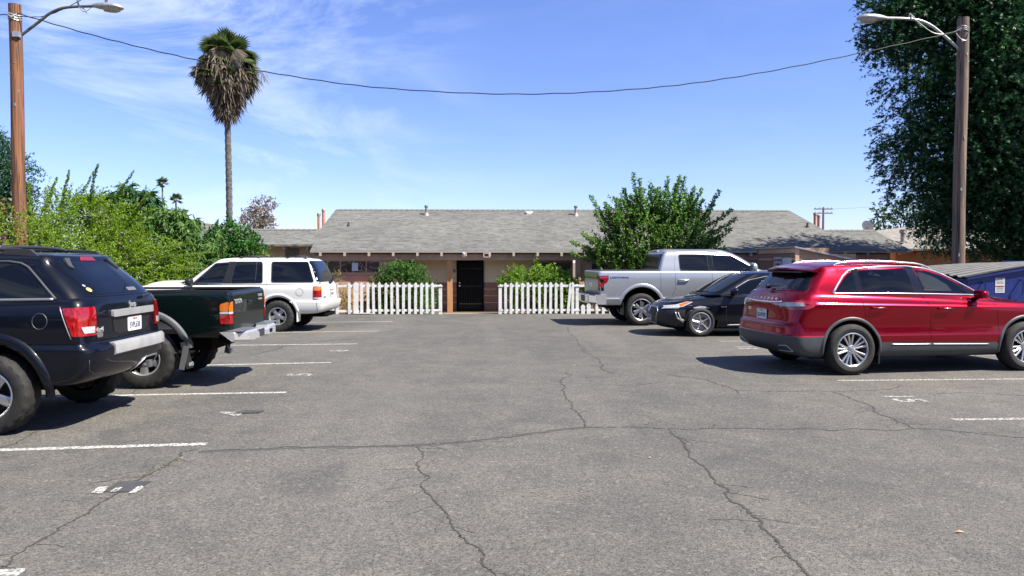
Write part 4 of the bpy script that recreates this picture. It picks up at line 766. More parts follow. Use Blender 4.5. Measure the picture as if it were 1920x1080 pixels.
# -- multi-stem tree behind the pickup: upright sprays
M['lf_tree'] = leafmat('ficus_leaf', (.036, .098, .020), (.16, .27, .055), .38, .35)
def spray_tree():
    g = np.random.default_rng(51); o = empty('multi_stem_tree', (5.3, 24, 0), 0, 'multi stemmed green tree with upright shoots behind the silver pickup', 'tree'); o.location = (0, 0, 0)
    bl = [(5.0, 23.9, 2.3, 1.35, .9, 1.1), (6.2, 23.9, 2.3, 1.2, .9, 1.1), (4.5, 23.9, 3.0, .75, .7, .7), (6.1, 23.9, 3.3, .95, .7, .6), (5.0, 23.9, 3.3, .55, .6, .6), (4.3, 23.9, 1.7, .9, .8, .7), (6.9, 23.9, 2.0, .7, .7, .6), (5.6, 23.9, 1.3, 1.6, .8, .6), (3.55, 23.9, 1.9, .35, .4, .45)]
    tips = [(4.62, 4.42), (4.8, 4.2), (5.15, 4.05), (5.3, 3.9), (5.75, 4.28), (5.95, 4.15), (6.2, 4.38), (6.35, 4.3), (6.75, 3.9), (7.0, 3.65), (7.4, 3.88), (7.25, 3.5), (7.75, 3.3), (8.15, 3.05), (7.9, 2.7), (3.35, 3.75), (3.4, 3.2), (3.75, 3.5), (4.1, 3.7), (2.95, 2.55), (2.75, 2.3), (3.1, 2.0), (3.5, 2.35), (2.65, 1.95), (5.5, 3.85), (4.35, 3.95), (6.55, 3.95), (7.6, 2.4), (7.75, 2.1)]
    P, D = blob_points(g, bl, 2300, .35); D = unit(D * .5 + np.array([0, 0, .8])); lv, _ = sprigs(g, P, D, 11, .30, .092, .06, jitter=.35, spread=.85); parts = [lv]; B = MB()
    for (x, z) in tips:
        b = np.array([x, 23.7 + g.normal() * .35, z]); a = np.array([5.4 + (x - 5.4) * .62, 23.9, 1.0 + (z - 1.0) * .55]); n = 52; t = np.linspace(0, 1, n)[:, None]
        if x < 3.3 or x > 7.5: a[2] = 1.0 + (z - 1.0) * .75
        Q = a + (b - a) * t + np.array([0, 0, -.12]) * np.sin(t * 3.14) * abs(x - 5.4) * .3
        for k in range(5 if 3.3 < x < 7.5 else 4):
            d = unit(g.normal(size=(n, 3)) + (b - a) * .5); parts.append(leaves(Q + d * .03, d, g.normal(size=(n, 3)) * .5 + np.array([0, -.4, 1]), .095 * g.uniform(.7, 1.2, n), np.full(n, .06)))
        B.tube([(5.45 + g.normal() * .12, 24 + g.normal() * .1, -.1), tuple(a * .5 + np.array([5.45, 24, .2]) * .5), tuple(a), tuple(Q[26]), tuple(b)], [.045, .035, .022, .012, .003], 6)
    V, F = merge(parts); np_mesh('crown', V, F, M['lf_tree'], o); B.build('trunk', M['bark_pale'], o, smooth=50)
spray_tree()
# -- backing hedge so the lot edge reads as closed
M['lf_far'] = leafmat('far_leaf', (.03, .06, .025), (.05, .09, .035), .3)
shrub('far_tree', 'dark rounded tree top behind the gabled house at the right', 'tree', [(22.8, 40, 3.4, 1.8, 1.5, 1.6), (24.5, 40, 3.2, 2, 1.5, 1.5)], 700, 8, .3, .16, .12, M['lf_far'], 44, (23, 40, -.2), r0=.1, crown='crown', stem='trunk')

# -- palms
M['palm_green'] = leafmat('palm_green', (.035, .062, .022), (.095, .125, .045), .25, .45); M['palm_dead'] = leafmat('palm_dead', (.050, .040, .030), (.205, .168, .125), .12, .8)
M['palm_trunk'] = noisy('palm_trunk', (.17, .16, .15), (.06, .057, .053), 4, .9, bump=.03, stretch=(1, 1, 3.5))
def fan(g, c, d, r, nseg=26, droop=.25, spread=115):
    """a fan leaf: petiole end c, facing direction d, radius r"""
    d = unit(d); s = unit(np.cross(d, np.array([0, 0, 1.]) + g.normal(size=3) * .2)); a = np.radians(np.linspace(-spread, spread, nseg)); D = d * np.cos(a)[:, None] + s * np.sin(a)[:, None]; D[:, 2] -= droop * .3
    L = r * (.82 + .18 * np.cos(a)) * g.uniform(.9, 1.05, nseg); n = np.tile(np.cross(s, d) + g.normal(size=3) * .1, (nseg, 1))
    return leaves(np.tile(c, (nseg, 1)), D, n, L, np.full(nseg, r * .15), 'long', droop=droop)
def palm(loc, h, crown_r, label, seed, skirt=True, tr=.19, nf=34, group=None):
    g = np.random.default_rng(seed); o = empty('fan_palm', (*loc, 0), 0, label, 'palm tree', None if skirt else 'slim distant palms at the left'); top = h - crown_r * .75
    n = 60 if skirt else 12; pts = [(.05 * math.sin(z * .3), 0, z) for z in np.linspace(-.3, top, n)]
    MB().tube(pts, [tr * (1.25 if z[2] < 1 else 1.0) * (1 + (.07 if i % 2 else -.07) * skirt) * (1 - .15 * i / n) for i, z in enumerate(pts)], 12).build('trunk', M['palm_trunk'], o, smooth=50)
    P = []; S = MB(); c0 = np.array([0, 0, top])
    for i in range(nf):
        el = math.radians(88 - 150 * g.random() ** 1.15 if skirt else g.uniform(-35, 85)); az = g.uniform(0, 6.283); d = np.array([math.cos(az) * math.cos(el), math.sin(az) * math.cos(el), math.sin(el)])
        pl = crown_r * g.uniform(.38, .62); e = c0 + d * pl + np.array([0, 0, .1]); S.tube([c0 + np.array([0, 0, -.1]), (c0 + e) / 2 + np.array([0, 0, .08]), e], .02 * crown_r / 2, 4); P.append(fan(g, e, d + np.array([0, 0, -.1]), crown_r * g.uniform(.42, .56), 22, .22))
    if skirt:
        for i in range(54):
            a = g.uniform(0, 6.283); zz = top + g.uniform(-1.5, .9); rr_ = np.interp(zz - top, [-1.5, -.9, -.3, .9], [.95, 1.3, 1.4, .75]); d = np.array([math.cos(a), math.sin(a), g.uniform(-.5, .35)]); P.append(fan(g, np.array([math.cos(a) * rr_, math.sin(a) * rr_, zz]), d, g.uniform(.55, .85), 20, .3))
    V, F = merge(P); np_mesh('fronds', V, F, M['palm_green'], o); S.build('petiole', M['palm_green'], o)
    if skirt:
        n = 3400; az = g.uniform(0, 6.283, n); t = g.random(n) ** .8; z = top + .70 - t * 3.45
        prof = np.interp(t, [0, .14, .32, .5, .68, .84, 1], [.8, 1.5, 1.9, 1.55, .95, .55, .3]) * crown_r / 2.0; prof = prof * (1 + .16 * np.sin(az * 3 + 1) + .08 * np.sin(az * 7 + z * 2)); r = prof * g.uniform(.45, 1.0, n)
        Q = np.stack([np.cos(az) * r, np.sin(az) * r, z], 1); D = np.stack([np.cos(az) * .28, np.sin(az) * .28, np.full(n, -1.)], 1) + g.normal(size=(n, 3)) * .20
        V, F = leaves(Q, D, g.normal(size=(n, 3)), g.uniform(.45, 1.15, n), g.uniform(.035, .095, n), 'long', droop=.12)
        parts = [(V, F)]
        for i in range(46):
            a = g.uniform(0, 6.283); zz = top + g.uniform(-1.3, .5); rr_ = g.uniform(.8, 1.45) * crown_r / 2.05; d = np.array([math.cos(a) * .35, math.sin(a) * .35, -1.]); parts.append(fan(g, np.array([math.cos(a) * rr_, math.sin(a) * rr_, zz]), d, g.uniform(.6, .95), 14, .3, 55))
        V, F = merge(parts); np_mesh('dead_skirt', V, F, M['palm_dead'], o)
    return o
palm((-14.85, 43), 14.35, 1.80, 'tall fan palm with a shaggy brown skirt standing left of the long house', 61, nf=44)
palm((-64.7, 150), 18.2, 1.55, 'taller of the two slim distant palms at the left', 62, False, .16, 26)
palm((-62.1, 150), 14.9, 1.55, 'shorter of the two slim distant palms at the left', 63, False, .17, 26)
palm((-61.3, 152), 12.0, 1.2, 'lowest distant palm tucked behind the shorter slim palm', 64, False, .15, 22)
# -- unseen tree belt added behind the viewer, only for paint and glass to mirror
def belt():
    g = np.random.default_rng(77); bl = []
    for i in range(26): x = -44 + i * 3.6; h = g.uniform(2.6, 4.2); bl.append((x, -24 + g.uniform(-2, 2), h, 2.8, 2.0, h * 1.02))
    P, D = blob_points(g, bl, 5200, .6); n = len(P); V, F = leaves(P, D + g.normal(size=(n, 3)) * .5, D, g.uniform(.9, 1.5, n), g.uniform(.7, 1.1, n)); o = np_mesh('reflection_tree_belt', V, F, M['lf_gum']); tag(o, 'unseen belt of dark trees added behind the viewer for reflections', kind='stuff')
belt()
# ================================================================ vehicles
# car space: x forward from the rear axle, y to the car's left, z up from the road
def pchip(xs, ys, q):
    xs = np.asarray(xs, float); ys = np.asarray(ys, float); h = np.diff(xs); dl = np.diff(ys, axis=0) / h[:, None]; m = np.zeros_like(ys)
    m[0] = dl[0]; m[-1] = dl[-1]
    for i in range(1, len(xs) - 1):
        a, b = dl[i - 1], dl[i]; w = np.where(a * b > 0, 2 * a * b / (a + b + 1e-12 * np.sign(a + b)), 0); m[i] = w
    i = np.clip(np.searchsorted(xs, q, 'right') - 1, 0, len(h) - 1); t = ((q - xs[i]) / h[i])[:, None]; H = h[i][:, None]
    return (2 * t ** 3 - 3 * t ** 2 + 1) * ys[i] + (t ** 3 - 2 * t ** 2 + t) * H * m[i] + (-2 * t ** 3 + 3 * t ** 2) * ys[i + 1] + (t ** 3 - t ** 2) * H * m[i + 1]
KEYS = ('zr', 'zf', 'zc', 'w', 'xr', 'xf', 'dr', 'df', 'er', 'ef', 'wr', 'wf')
DEF = dict(zc=0, dr=.3, df=.4, er=4., ef=3.5, wr=.97, wf=.95)
def loft(levels, sub=4, n=12, m=26, crown=(.0, .0), cols=10, exact=False):
    """rings stacked from sill to top; each ring is a plan outline with bowed ends. Closed at both ends."""
    rows = []
    for l in levels:
        d = dict(DEF); d.update(l)
        if 'z' in d: d['zr'] = d['zf'] = d['z']
        rows.append([d[k] for k in KEYS])
    A = np.array(rows, float); k = len(A); q = np.linspace(0, k - 1, (k - 1) * sub + 1); A = pchip(np.arange(k), A, q)
    a = np.linspace(0, math.pi / 2, n + 1); v = []; N = 2 * n + m
    for (zr_, zf_, zc, w, xr, xf, dr, df, er, ef, wr, wf) in A:
        half = []
        se = [(w * wr * math.sin(t) ** (2 / er), dr * (1 - math.cos(t) ** (2 / er))) for t in a]; fe = [(w * wf * math.sin(t) ** (2 / ef), df * (1 - math.cos(t) ** (2 / ef))) for t in a]
        xs0, xs1 = xr + dr, xf - df
        for y, dx in se: half.append((xr + dx, y))
        for j in range(1, m):
            t = j / m; half.append((xs0 + (xs1 - xs0) * t, w * (1 - (1 - wr) * max(0, 1 - 2 * t) ** 2 - (1 - wf) * max(0, 2 * t - 1) ** 2)))
        for y, dx in fe[::-1]: half.append((xf - dx, y))
        Lx = max(xf - xr, .01)
        ring = []
        for x, y in half:
            u = (x - xr) / Lx; ring.append((x, y, zr_ + (zf_ - zr_) * u + 4 * zc * u * (1 - u)))
        ring += [(x, -y, z) for (x, y, z) in ring[-2:0:-1]]; v += ring
    T = 2 * N; f = []
    for i in range(len(A) - 1):
        for j in range(T): f.append((i * T + j, i * T + (j + 1) % T, (i + 1) * T + (j + 1) % T, (i + 1) * T + j))
    def cap(base, cr, flip):
        idx = {}
        def g(i, c):
            if i == 0 or i == N: return base + i
            if c == 0: return base + i
            if c == cols: return base + T - i
            if (i, c) not in idx:
                p = v[base + i]; s = 1 - 2 * c / cols; edge = min(1, i / n, (N - i) / n) ** .7
                v.append((p[0], p[1] * s, p[2] + cr * (1 - abs(s) ** 2.2) * edge)); idx[(i, c)] = len(v) - 1
            return idx[(i, c)]
        for i in range(N):
            for c in range(cols):
                q = [g(i, c), g(i + 1, c), g(i + 1, c + 1), g(i, c + 1)]; u = []
                for z in q:
                    if z not in u: u.append(z)
                if len(u) > 2: f.append(tuple(u if flip else u[::-1]))
    cap(0, crown[0], True); cap((len(A) - 1) * T, crown[1], False)
    me = bpy.data.meshes.new('loft'); me.from_pydata(v, [], f); b = bmesh.new(); b.from_mesh(me); bmesh.ops.remove_doubles(b, verts=b.verts, dist=1e-5); bmesh.ops.recalc_face_normals(b, faces=b.faces); b.to_mesh(me); b.free()
    return me
def rnd(pts, r, k=4):
    """round the corners of a closed 2-D outline"""
    out = []; n = len(pts)
    for i in range(n):
        p = Vector(pts[i][:2]); a = Vector(pts[i - 1][:2]); b = Vector(pts[(i + 1) % n][:2]); q = pts[i][2] if len(pts[i]) > 2 else r
        u = (a - p); w = (b - p); d = min(q, u.length * .45, w.length * .45); u = p + u.normalized() * d; w = p + w.normalized() * d
        for j in range(k + 1): t = j / k; out.append(tuple(u * (1 - t) ** 2 + p * 2 * t * (1 - t) + w * t * t))
    return out
class Car:
    def __init__(s, name, loc, deg, label, cat='car'):
        s.o = empty(name, (loc[0], loc[1], 0), R(deg), label, cat); s.meshes = []; s.cut = []
    def shell(s, me, name, mats, arches=(), boxes=(), smooth=32):
        ob = bpy.data.objects.new(name, me); C.objects.link(ob)
        for q in mats: me.materials.append(q)
        tmp = []
        for (x, z, r, w, depth) in arches:
            for sy in (1, -1):
                c = MB(); n = 40; vv = [(x + r * math.cos(2 * math.pi * i / n), y, z + r * math.sin(2 * math.pi * i / n)) for y in (sy * (w + .2), sy * (w - depth)) for i in range(n)]
                c.add(vv, [tuple(range(n)), tuple(range(2 * n - 1, n - 1, -1))] + [(i, i + n, (i + 1) % n + n, (i + 1) % n) for i in range(n)]); co = c.build('cut', [mats[0], mats[1]]); tmp.append(co)
        for (a, b) in boxes: co = MB().box(a, b).build('cut', [mats[0], mats[1]]); tmp.append(co)
        for co in tmp:
            co.data.polygons.foreach_set('material_index', [1] * len(co.data.polygons))
            md = ob.modifiers.new('b', 'BOOLEAN'); md.operation = 'DIFFERENCE'; md.object = co; md.solver = 'EXACT'
        if tmp:
            bpy.context.view_layer.update(); nm = bpy.data.meshes.new_from_object(ob.evaluated_get(bpy.context.evaluated_depsgraph_get())); ob.modifiers.clear(); ob.data = nm
            for co in tmp: m_ = co.data; bpy.data.objects.remove(co); bpy.data.meshes.remove(m_)
        shade(ob.data, smooth); ob.parent = s.o; s.meshes.append(ob); s.bvh = None; return ob
    def split(s, ob, fn, m):
        ob.data.materials.append(m); k = len(ob.data.materials) - 1
        for p in ob.data.polygons:
            if p.material_index == 0 and fn(p.center): p.material_index = k
    def seats(s, rows, y=.36, base=1.0, top=1.42, wheel=None):
        for x in rows:
            for sy in (1, -1):
                B = MB().prism(rnd([(-.24, base), (.24, base), (.21, top - .10), (-.21, top - .10)], .08), lambda a, b, d: (x + d - (b - base) * .25, sy * y + a, b), -.06, .06)
                B.prism(rnd([(-.12, top - .09), (.12, top - .09), (.11, top + .08), (-.11, top + .08)], .05), lambda a, b, d: (x + d - (b - base) * .25, sy * y + a, b), -.045, .045); B.build('seat', M['seat'], s.o, bevel=.012, smooth=50)
        if wheel: B = MB().tube([(wheel[0] + .05 * math.sin(t), y + .18 * math.cos(t), wheel[1] + .17 * math.sin(t)) for t in np.linspace(0, 6.2832, 25)], .014, 6); B.build('steering_wheel', M['black'], s.o, smooth=True)
    def open_windows(s, ob, polys, cavity):
        """cut the side window openings clean through the cabin so one sees in and out"""
        tmp = []; ob.data.materials.clear() if 0 else None; ob.data.materials[1] = M['cabin_in']
        for p, hw, kk in [(p, 1.6, 0) for p in polys] + [(cavity[0], cavity[1], 1)]:
            n = len(p); cx = sum(q[0] for q in p) / n; cz = sum(q[1] for q in p) / n; q = p if kk else [(cx + (a - cx) * .985, cz + (b - cz) * .975) for a, b in p]
            co = MB().prism(q, lambda a, b, d: (a, d, b), -hw, hw).build('cut', [M['cabin_in'], M['cabin_in']]); co.data.polygons.foreach_set('material_index', [1] * len(co.data.polygons)); tmp.append(co); co.parent = s.o
            md = ob.modifiers.new('b', 'BOOLEAN'); md.operation = 'DIFFERENCE'; md.object = co; md.solver = 'EXACT'
        bpy.context.view_layer.update(); nm = bpy.data.meshes.new_from_object(ob.evaluated_get(bpy.context.evaluated_depsgraph_get())); ob.modifiers.clear(); ob.data = nm; shade(nm, 32); T = s.tree()
        for p in nm.polygons:
            q = T.find_nearest(p.center)
            if len(p.vertices) > 8 and 0: continue
            if q[0] is not None and (q[3] > .012 or abs(q[1].dot(p.normal)) < .5): p.material_index = 1
        for co in tmp: m_ = co.data; bpy.data.objects.remove(co); bpy.data.meshes.remove(m_)
    def tree(s):
        if s.bvh is None:
            v = []; f = []
            for o in s.meshes:
                k = len(v); v += [x.co.copy() for x in o.data.vertices]; f += [tuple(i + k for i in p.vertices) for p in o.data.polygons]
            s.bvh = BVHTree.FromPolygons(v, f)
        return s.bvh
    def hit(s, u, w, pl):
        """pl: 'L' 'R' sides (x,z); 'B' back (y,z); 'F' front (y,z); 'T' top (x,y)"""
        o, d = {'L': ((u, 3, w), (0, -1, 0)), 'R': ((u, -3, w), (0, 1, 0)), 'B': ((-6, u, w), (1, 0, 0)), 'F': ((9, u, w), (-1, 0, 0)), 'T': ((u, w, 4), (0, 0, -1))}[pl]
        o = Vector(o); d = Vector(d); r = s.tree().ray_cast(o, d)
        k = 0
        while (r[0] is None or abs(r[1].dot(d)) < .13 or (pl in 'LR' and abs(r[0].y) < .5)) and k < 60:   # past the edge: slide back onto the skin
            k += 1
            if pl in 'BF': o.y -= math.copysign(min(.006, abs(o.y)), o.y)
            if pl in 'LR': o.z -= .006 if w > 1.0 else -.006
            if pl == 'T': o.y -= math.copysign(min(.006, abs(o.y)), o.y)
            if k > 45 and pl in 'BF': o.z -= .012 if w > 1.0 else -.012
            if k > 30 and pl in 'LR': o.x += .02 if u < 0 else -.02
            r = s.tree().ray_cast(o, d)
        if r[0] is None: c = s.tree().find_nearest(o + d * 3); return c[0], c[1]
        n = r[1]
        return r[0], (n if n.dot(d) < 0 else -n)
    def patch(s, name, pts, pl, m, off=.003, th=.006, step=.05, parent=None, smooth=60, label=None, both=False):
        if both:
            a = s.patch(name, pts, 'L' if pl in 'LR' else pl, m, off, th, step, parent, smooth, label); P2 = pts if pl in 'LR' else [(-u, w) for u, w in pts]
            s.patch(name, P2, 'R' if pl in 'LR' else pl, m, off, th, step, parent, smooth, label); return a
        b = bmesh.new(); vs = [b.verts.new((p[0], p[1], 0)) for p in pts]; b.faces.new(vs)
        us = [p[0] for p in pts]; ws = [p[1] for p in pts]
        for ax, lo, hi in ((0, min(us), max(us)), (1, min(ws), max(ws))):
            t = math.ceil(lo / step) * step
            while t < hi:
                bmesh.ops.bisect_plane(b, geom=b.verts[:] + b.edges[:] + b.faces[:], plane_co=(t, 0, 0) if ax == 0 else (0, t, 0), plane_no=(1, 0, 0) if ax == 0 else (0, 1, 0), dist=1e-5); t += step
        bd = [v for v in b.verts if v.is_boundary]; nr = {}
        for v in b.verts:
            p, n = s.hit(v.co.x, v.co.y, pl); v.co = p + n * off; nr[v] = n
        eb = [e for e in b.edges if e.is_boundary]; low = {v: b.verts.new(v.co - nr[v] * (off + th)) for v in bd}
        for e in eb:
            a, c = e.verts
            try: b.faces.new((a, c, low[c], low[a]))
            except Exception: pass
        bmesh.ops.recalc_face_normals(b, faces=b.faces)
        me = bpy.data.meshes.new(name); b.to_mesh(me); b.free()
        o = link(name, me, m, parent or s.o, smooth)
        if label: o['label'] = label
        return o
    def path(s, pts, pl, off=0.0, step=.04, closed=False):
        out = []; q = list(pts) + ([pts[0]] if closed else [])
        for a, b in zip(q, q[1:]):
            d = math.hypot(b[0] - a[0], b[1] - a[1]); k = max(1, int(d / step))
            for i in range(k): t = i / k; p, n = s.hit(a[0] + (b[0] - a[0]) * t, a[1] + (b[1] - a[1]) * t, pl); out.append(p + n * off)
        p, n = s.hit(*q[-1], pl); out.append(p + n * off); return out
    def trim(s, name, pts, pl, r, m, off=0.0, closed=False, parent=None, both=False):
        o = MB().tube(s.path(pts, pl, off, closed=closed), r, 6).build(name, m, parent or s.o, smooth=True)
        if both: s.trim(name, pts, 'R' if pl == 'L' else 'L', r, m, off, closed, parent)
        return o
    def gaps(s, name, lines, pl, m=None, r=.0042):
        B = MB()
        for l in lines: B.tube(s.path(l, pl, -.0018), r, 4)
        return B.build(name, m or M['void'], s.o)
    def txt(s, name, t, u, w, pl, size, m, off=.004, parent=None, xs=1.0, bold=0.0, up=None, ext=.002):
        p, n = s.hit(u, w, pl); n = n.normalized(); upv = Vector((0, 0, 1)) if pl != 'T' else Vector((1, 0, 0)); rt = upv.cross(n).normalized(); u2 = n.cross(rt)
        return text(name, t, size, m, parent or s.o, basis(rt, u2, p + n * off), ext, bold, xs=xs)
    def wheels(s, pos, r, rw, rim, w, style, mrim, tread=0.0, hub='hub', cap=None, only=None):
        for k, (x, y) in enumerate(pos):
            sy = 1 if y > 0 else -1; wl = bpy.data.objects.new('wheel', None); C.objects.link(wl); wl.parent = s.o; wl.location = (x, y, r); wl.rotation_euler = (0, R(17 + k * 23), 0)
            hw = w / 2; yo = lambda a: sy * a
            n = 84; rimr = rim; prof = [(rimr, -hw + .01), (rimr + .02, -hw), (r - .05, -hw - .004), (r - .014, -hw + .018), (r, -hw + .045), (r + .001, 0), (r, hw - .045), (r - .014, hw - .018), (r - .03, hw - .004), (r - .055, hw + .003), ((rimr + r) / 2, hw + .007), (rimr + .022, hw + .002), (rimr + .008, hw - .004), (rimr - .002, hw - .016)]
            v = []; f = []; kk = len(prof)
            for j in range(n):
                a = 2 * math.pi * j / n
                for i, (q, h) in enumerate(prof):
                    g = 0
                    if 3 <= i <= 7 and tread: g = -tread * (1 if ((j + (i % 2) * 2) % 4) < 2 else 0)
                    if tread and i in (2, 8): g = -.010 if (j % 4) < 2 else .004
                    v.append(((q + g) * math.cos(a), yo(h + (-.012 * (1 if tread and i in (3, 7) and (j % 4) < 2 else 0) * (1 if h > 0 else -1))), (q + g) * math.sin(a)))
            for j in range(n):
                for i in range(kk - 1): a = j * kk + i; b = ((j + 1) % n) * kk + i; f.append((a, b, b + 1, a + 1))
            MB().add(v, f).build('tyre', M['rubber'], wl, smooth=28)
            B = MB(); ri = rimr
            B.lathe([(ri - .002, yo(hw - .018)), (ri + .004, yo(hw - .006)), (ri - .006, yo(hw - .002)), (ri - .018, yo(hw - .012)), (ri - .026, yo(hw - .06)), (ri - .035, yo(-hw + .03))], 56, 'y')
            face = hw - .03 if style != 'deep' else hw - .055
            def spoke(a, w0, w1, r0, r1, y0, y1, th=.028, tw=0):
                c, q = math.cos(a), math.sin(a); pts = []
                for (rr, ww, yy, t_) in ((r0, w0, y0, 0), (r1, w1, y1, tw)):
                    for (lw, ly) in ((-ww, -.006), (-ww * .55, 0), (ww * .55, 0), (ww, -.006), (ww, -th), (-ww, -th)):
                        tt = lw + t_; pts.append((rr * c - tt * q, yo(yy + ly), rr * q + tt * c))
                B.add(pts, [(i, (i + 1) % 6, (i + 1) % 6 + 6, i + 6) for i in range(6)] + [(5, 4, 3, 2, 1, 0), (6, 7, 8, 9, 10, 11)])
            if style == 'multi':       # fifteen thin spokes in trios
                for i in range(5):
                    for d, tw in ((-.33, -.010), (0, 0), (.33, .010)): spoke(2 * math.pi * i / 5 + d, .011, .018, .045, ri - .012, face - .012, face + .012, .03)
            elif style == 'fine':      # five main spokes with fine ribs between
                for i in range(5):
                    spoke(2 * math.pi * i / 5, .013, .020, .03, ri - .012, face, face + .010, .03)
                    for d in (.22, .40, .58, .76, .94): spoke(2 * math.pi * i / 5 + .08 + d, .005, .008, .075, ri - .012, face - .010, face + .006, .02)
            elif style == 'blade':
                for i in range(6):
                    a = 2 * math.pi * i / 6; spoke(a, .030, .060, .055, ri - .07, face - .004, face + .004, .035, .02); spoke(a + .22, .022, .016, .12, ri - .012, face - .010, face + .004, .03)
            else:                      # five wide spokes
                for i in range(5): spoke(2 * math.pi * i / 5, .040, .048, .05, ri - .022, face, face + .004, .045)
            B.lathe([(.001, yo(face - .002)), (.05, yo(face - .002)), (.068, yo(face - .012)), (.075, yo(face - .04))], 28, 'y')
            B.build('rim', mrim, wl, smooth=30)
            Q = MB().lathe([(.001, yo(face + .012)), (.024, yo(face + .010)), (.030, yo(face - .002))] if style != 'five' else [(.001, yo(face + .03)), (.045, yo(face + .026)), (.056, yo(face + .004)), (.058, yo(face - .01))], 20, 'y')
            for i in range(5): a = 2 * math.pi * (i + .5) / 5; Q.lathe([(.001, yo(face + .006)), (.010, yo(face + .004)), (.010, yo(face - .01))], 8, 'y', (.052 * math.cos(a), 0, .052 * math.sin(a)))
            Q.build('wheel_hub', cap or M['satin'], wl, smooth=40)
            MB().lathe([(.001, yo(-.0)), (ri * .70, yo(-.0)), (ri * .70, yo(-.02)), (.001, yo(-.02))], 32, 'y').lathe([(ri - .036, yo(-hw + .03)), (.001, yo(-hw + .03))], 24, 'y').build('brake_disc', M['brake'], wl, smooth=40)
    def flare(s, name, x, z, r, a0, a1, wd, m, y_off=.022, both=True, squash=1.0, lw=.045, k=28, zmin=None):
        for pl, sy in ((('L', 1), ('R', -1)) if both else (('L', 1),)):
            v = []; f = []
            for i in range(k + 1):
                a = R(a0 + (a1 - a0) * i / k)
                def P(rr): return (x + rr * math.cos(a), max(z + rr * math.sin(a) * squash, zmin if zmin is not None else -9))
                p0 = P(r + wd); pa, _ = s.hit(*p0, pl); p1 = P(r + .004)
                yb = abs(pa.y); v += [(p0[0], sy * (yb + .001), p0[1]), (P(r + wd * .82)[0], sy * (yb + y_off * .8), P(r + wd * .82)[1]), (P(r + wd * .25)[0], sy * (yb + y_off), P(r + wd * .25)[1]), (p1[0], sy * (yb + y_off * .75), p1[1]), (p1[0], sy * (yb - lw), p1[1])]
            for i in range(k):
                for j in range(4): f.append((i * 5 + j, i * 5 + j + 1, i * 5 + j + 6, i * 5 + j + 5))
            MB().add(v, f).build(name, m, s.o, smooth=50)
    def mirror(s, x, z, y, m, w=.2, h=.14, d=.10, both=True, glass=1):
        for sy in ((1, -1) if both else (1,)):
            me = bpy.data.meshes.new('mirror'); b = bmesh.new(); bmesh.ops.create_uvsphere(b, u_segments=20, v_segments=12, radius=1)
            for v in b.verts:
                q = v.co; e = .62; c = [math.copysign(abs(t) ** e, t) for t in q]; v.co = Vector((c[0] * d * (.55 if q.x < 0 else 1), c[1] * w * .5, c[2] * h * .5 * (1 - .15 * c[1] * sy)))
            bmesh.ops.translate(b, verts=b.verts, vec=(x, sy * (y + w * .42), z)); b.to_mesh(me); b.free(); mo = link('mirror', me, m, s.o, True)
            MB().tube([(x + .02, sy * (y - .05), z - h * .55), (x, sy * (y + .05), z - h * .42), (x, sy * (y + w * .3), z - h * .2)], [.035, .028, .03], 8).build('mirror_arm', M['black'], mo, smooth=True)
    def plate(s, u, w, pl, t, st='California', tilt=None, sz=(.305, .152)):
        p, n = s.hit(u, w, pl); n = Vector((n.x, n.y, 0)).normalized() if tilt is None else n; up = Vector((0, 0, 1)); rt = up.cross(n); m4 = basis(rt, up, p + n * .012)
        B = MB().prism(rnd([(-sz[0] / 2, -sz[1] / 2), (sz[0] / 2, -sz[1] / 2), (sz[0] / 2, sz[1] / 2), (-sz[0] / 2, sz[1] / 2)], .016), lambda a, b, d: (a, b, d), -.004, .002); o = B.build('licence_plate', M['plate'], s.o); o.data.transform(m4)
        text('lettering', t, .088, M['plate_ink'], o, m4 @ Matrix.Translation((0, -.018, .003)), .0005, .0015, xs=.72); text('lettering', st, .028, M['ink_red'], o, m4 @ Matrix.Translation((0, .054, .003)), .0005, .0006)
        B = MB()
        for x in (-.09, .09):
            for y in (.06, -.062): B.box((x - .005, y - .004, .002), (x + .005, y + .004, .005))
        q = B.build('plate_bolt', M['ink'], o); q.data.transform(m4); return o
    def under(s, x0, x1, w, z=.22, h=.25):
        MB().box((x0, -w, z), (x1, w, z + h)).build('underbody', M['void'], s.o)
def paint(name, c, metal=.35, rough=.32, c2=None):
    m = mat(name, c, rough, metal, .55, spec=.12); N, K, b = nodes(m)
    # fine dust film: a little rougher and duller in patches
    t = N.new('ShaderNodeTexCoord'); z = N.new('ShaderNodeTexNoise'); z.inputs['Scale'].default_value = 1.7; z.inputs['Detail'].default_value = 7; r = N.new('ShaderNodeMapRange'); r.inputs[1].default_value = .35; r.inputs[2].default_value = .75; r.inputs[3].default_value = .02; r.inputs[4].default_value = .10
    K(t.outputs['Object'], z.inputs['Vector']); K(z.outputs['Fac'], r.inputs[0]); K(r.outputs[0], b.inputs['Coat Roughness']); return m
M['navy'] = paint('navy_paint', (.0016, .0026, .0075), .0, .4); M['green'] = paint('dark_green_paint', (.0014, .0062, .0058), .1, .4); M['red'] = paint('red_paint', (.23, .001, .011), .8, .28)
M['white_car'] = paint('white_car_paint', (.74, .74, .71), 0, .35); M['silver'] = paint('silver_paint', (.37, .378, .388), .65, .30); M['blackcar'] = paint('black_car_paint', (.0022, .0032, .008), .0, .35)
M['clad'] = noisy('grey_cladding', (.045, .05, .058), (.06, .065, .072), 4, .5); M['flare_gray'] = noisy('grey_flare', (.13, .135, .15), (.10, .105, .115), 4, .5)
M['step_pad'] = noisy('step_pad', (.40, .40, .40), (.33, .33, .33), 7, .45, .2); M['sky_rail'] = mat('rail_black', (.03, .03, .032), .4); M['silver_rail'] = mat('rail_silver', (.6, .6, .61), .25, .9)
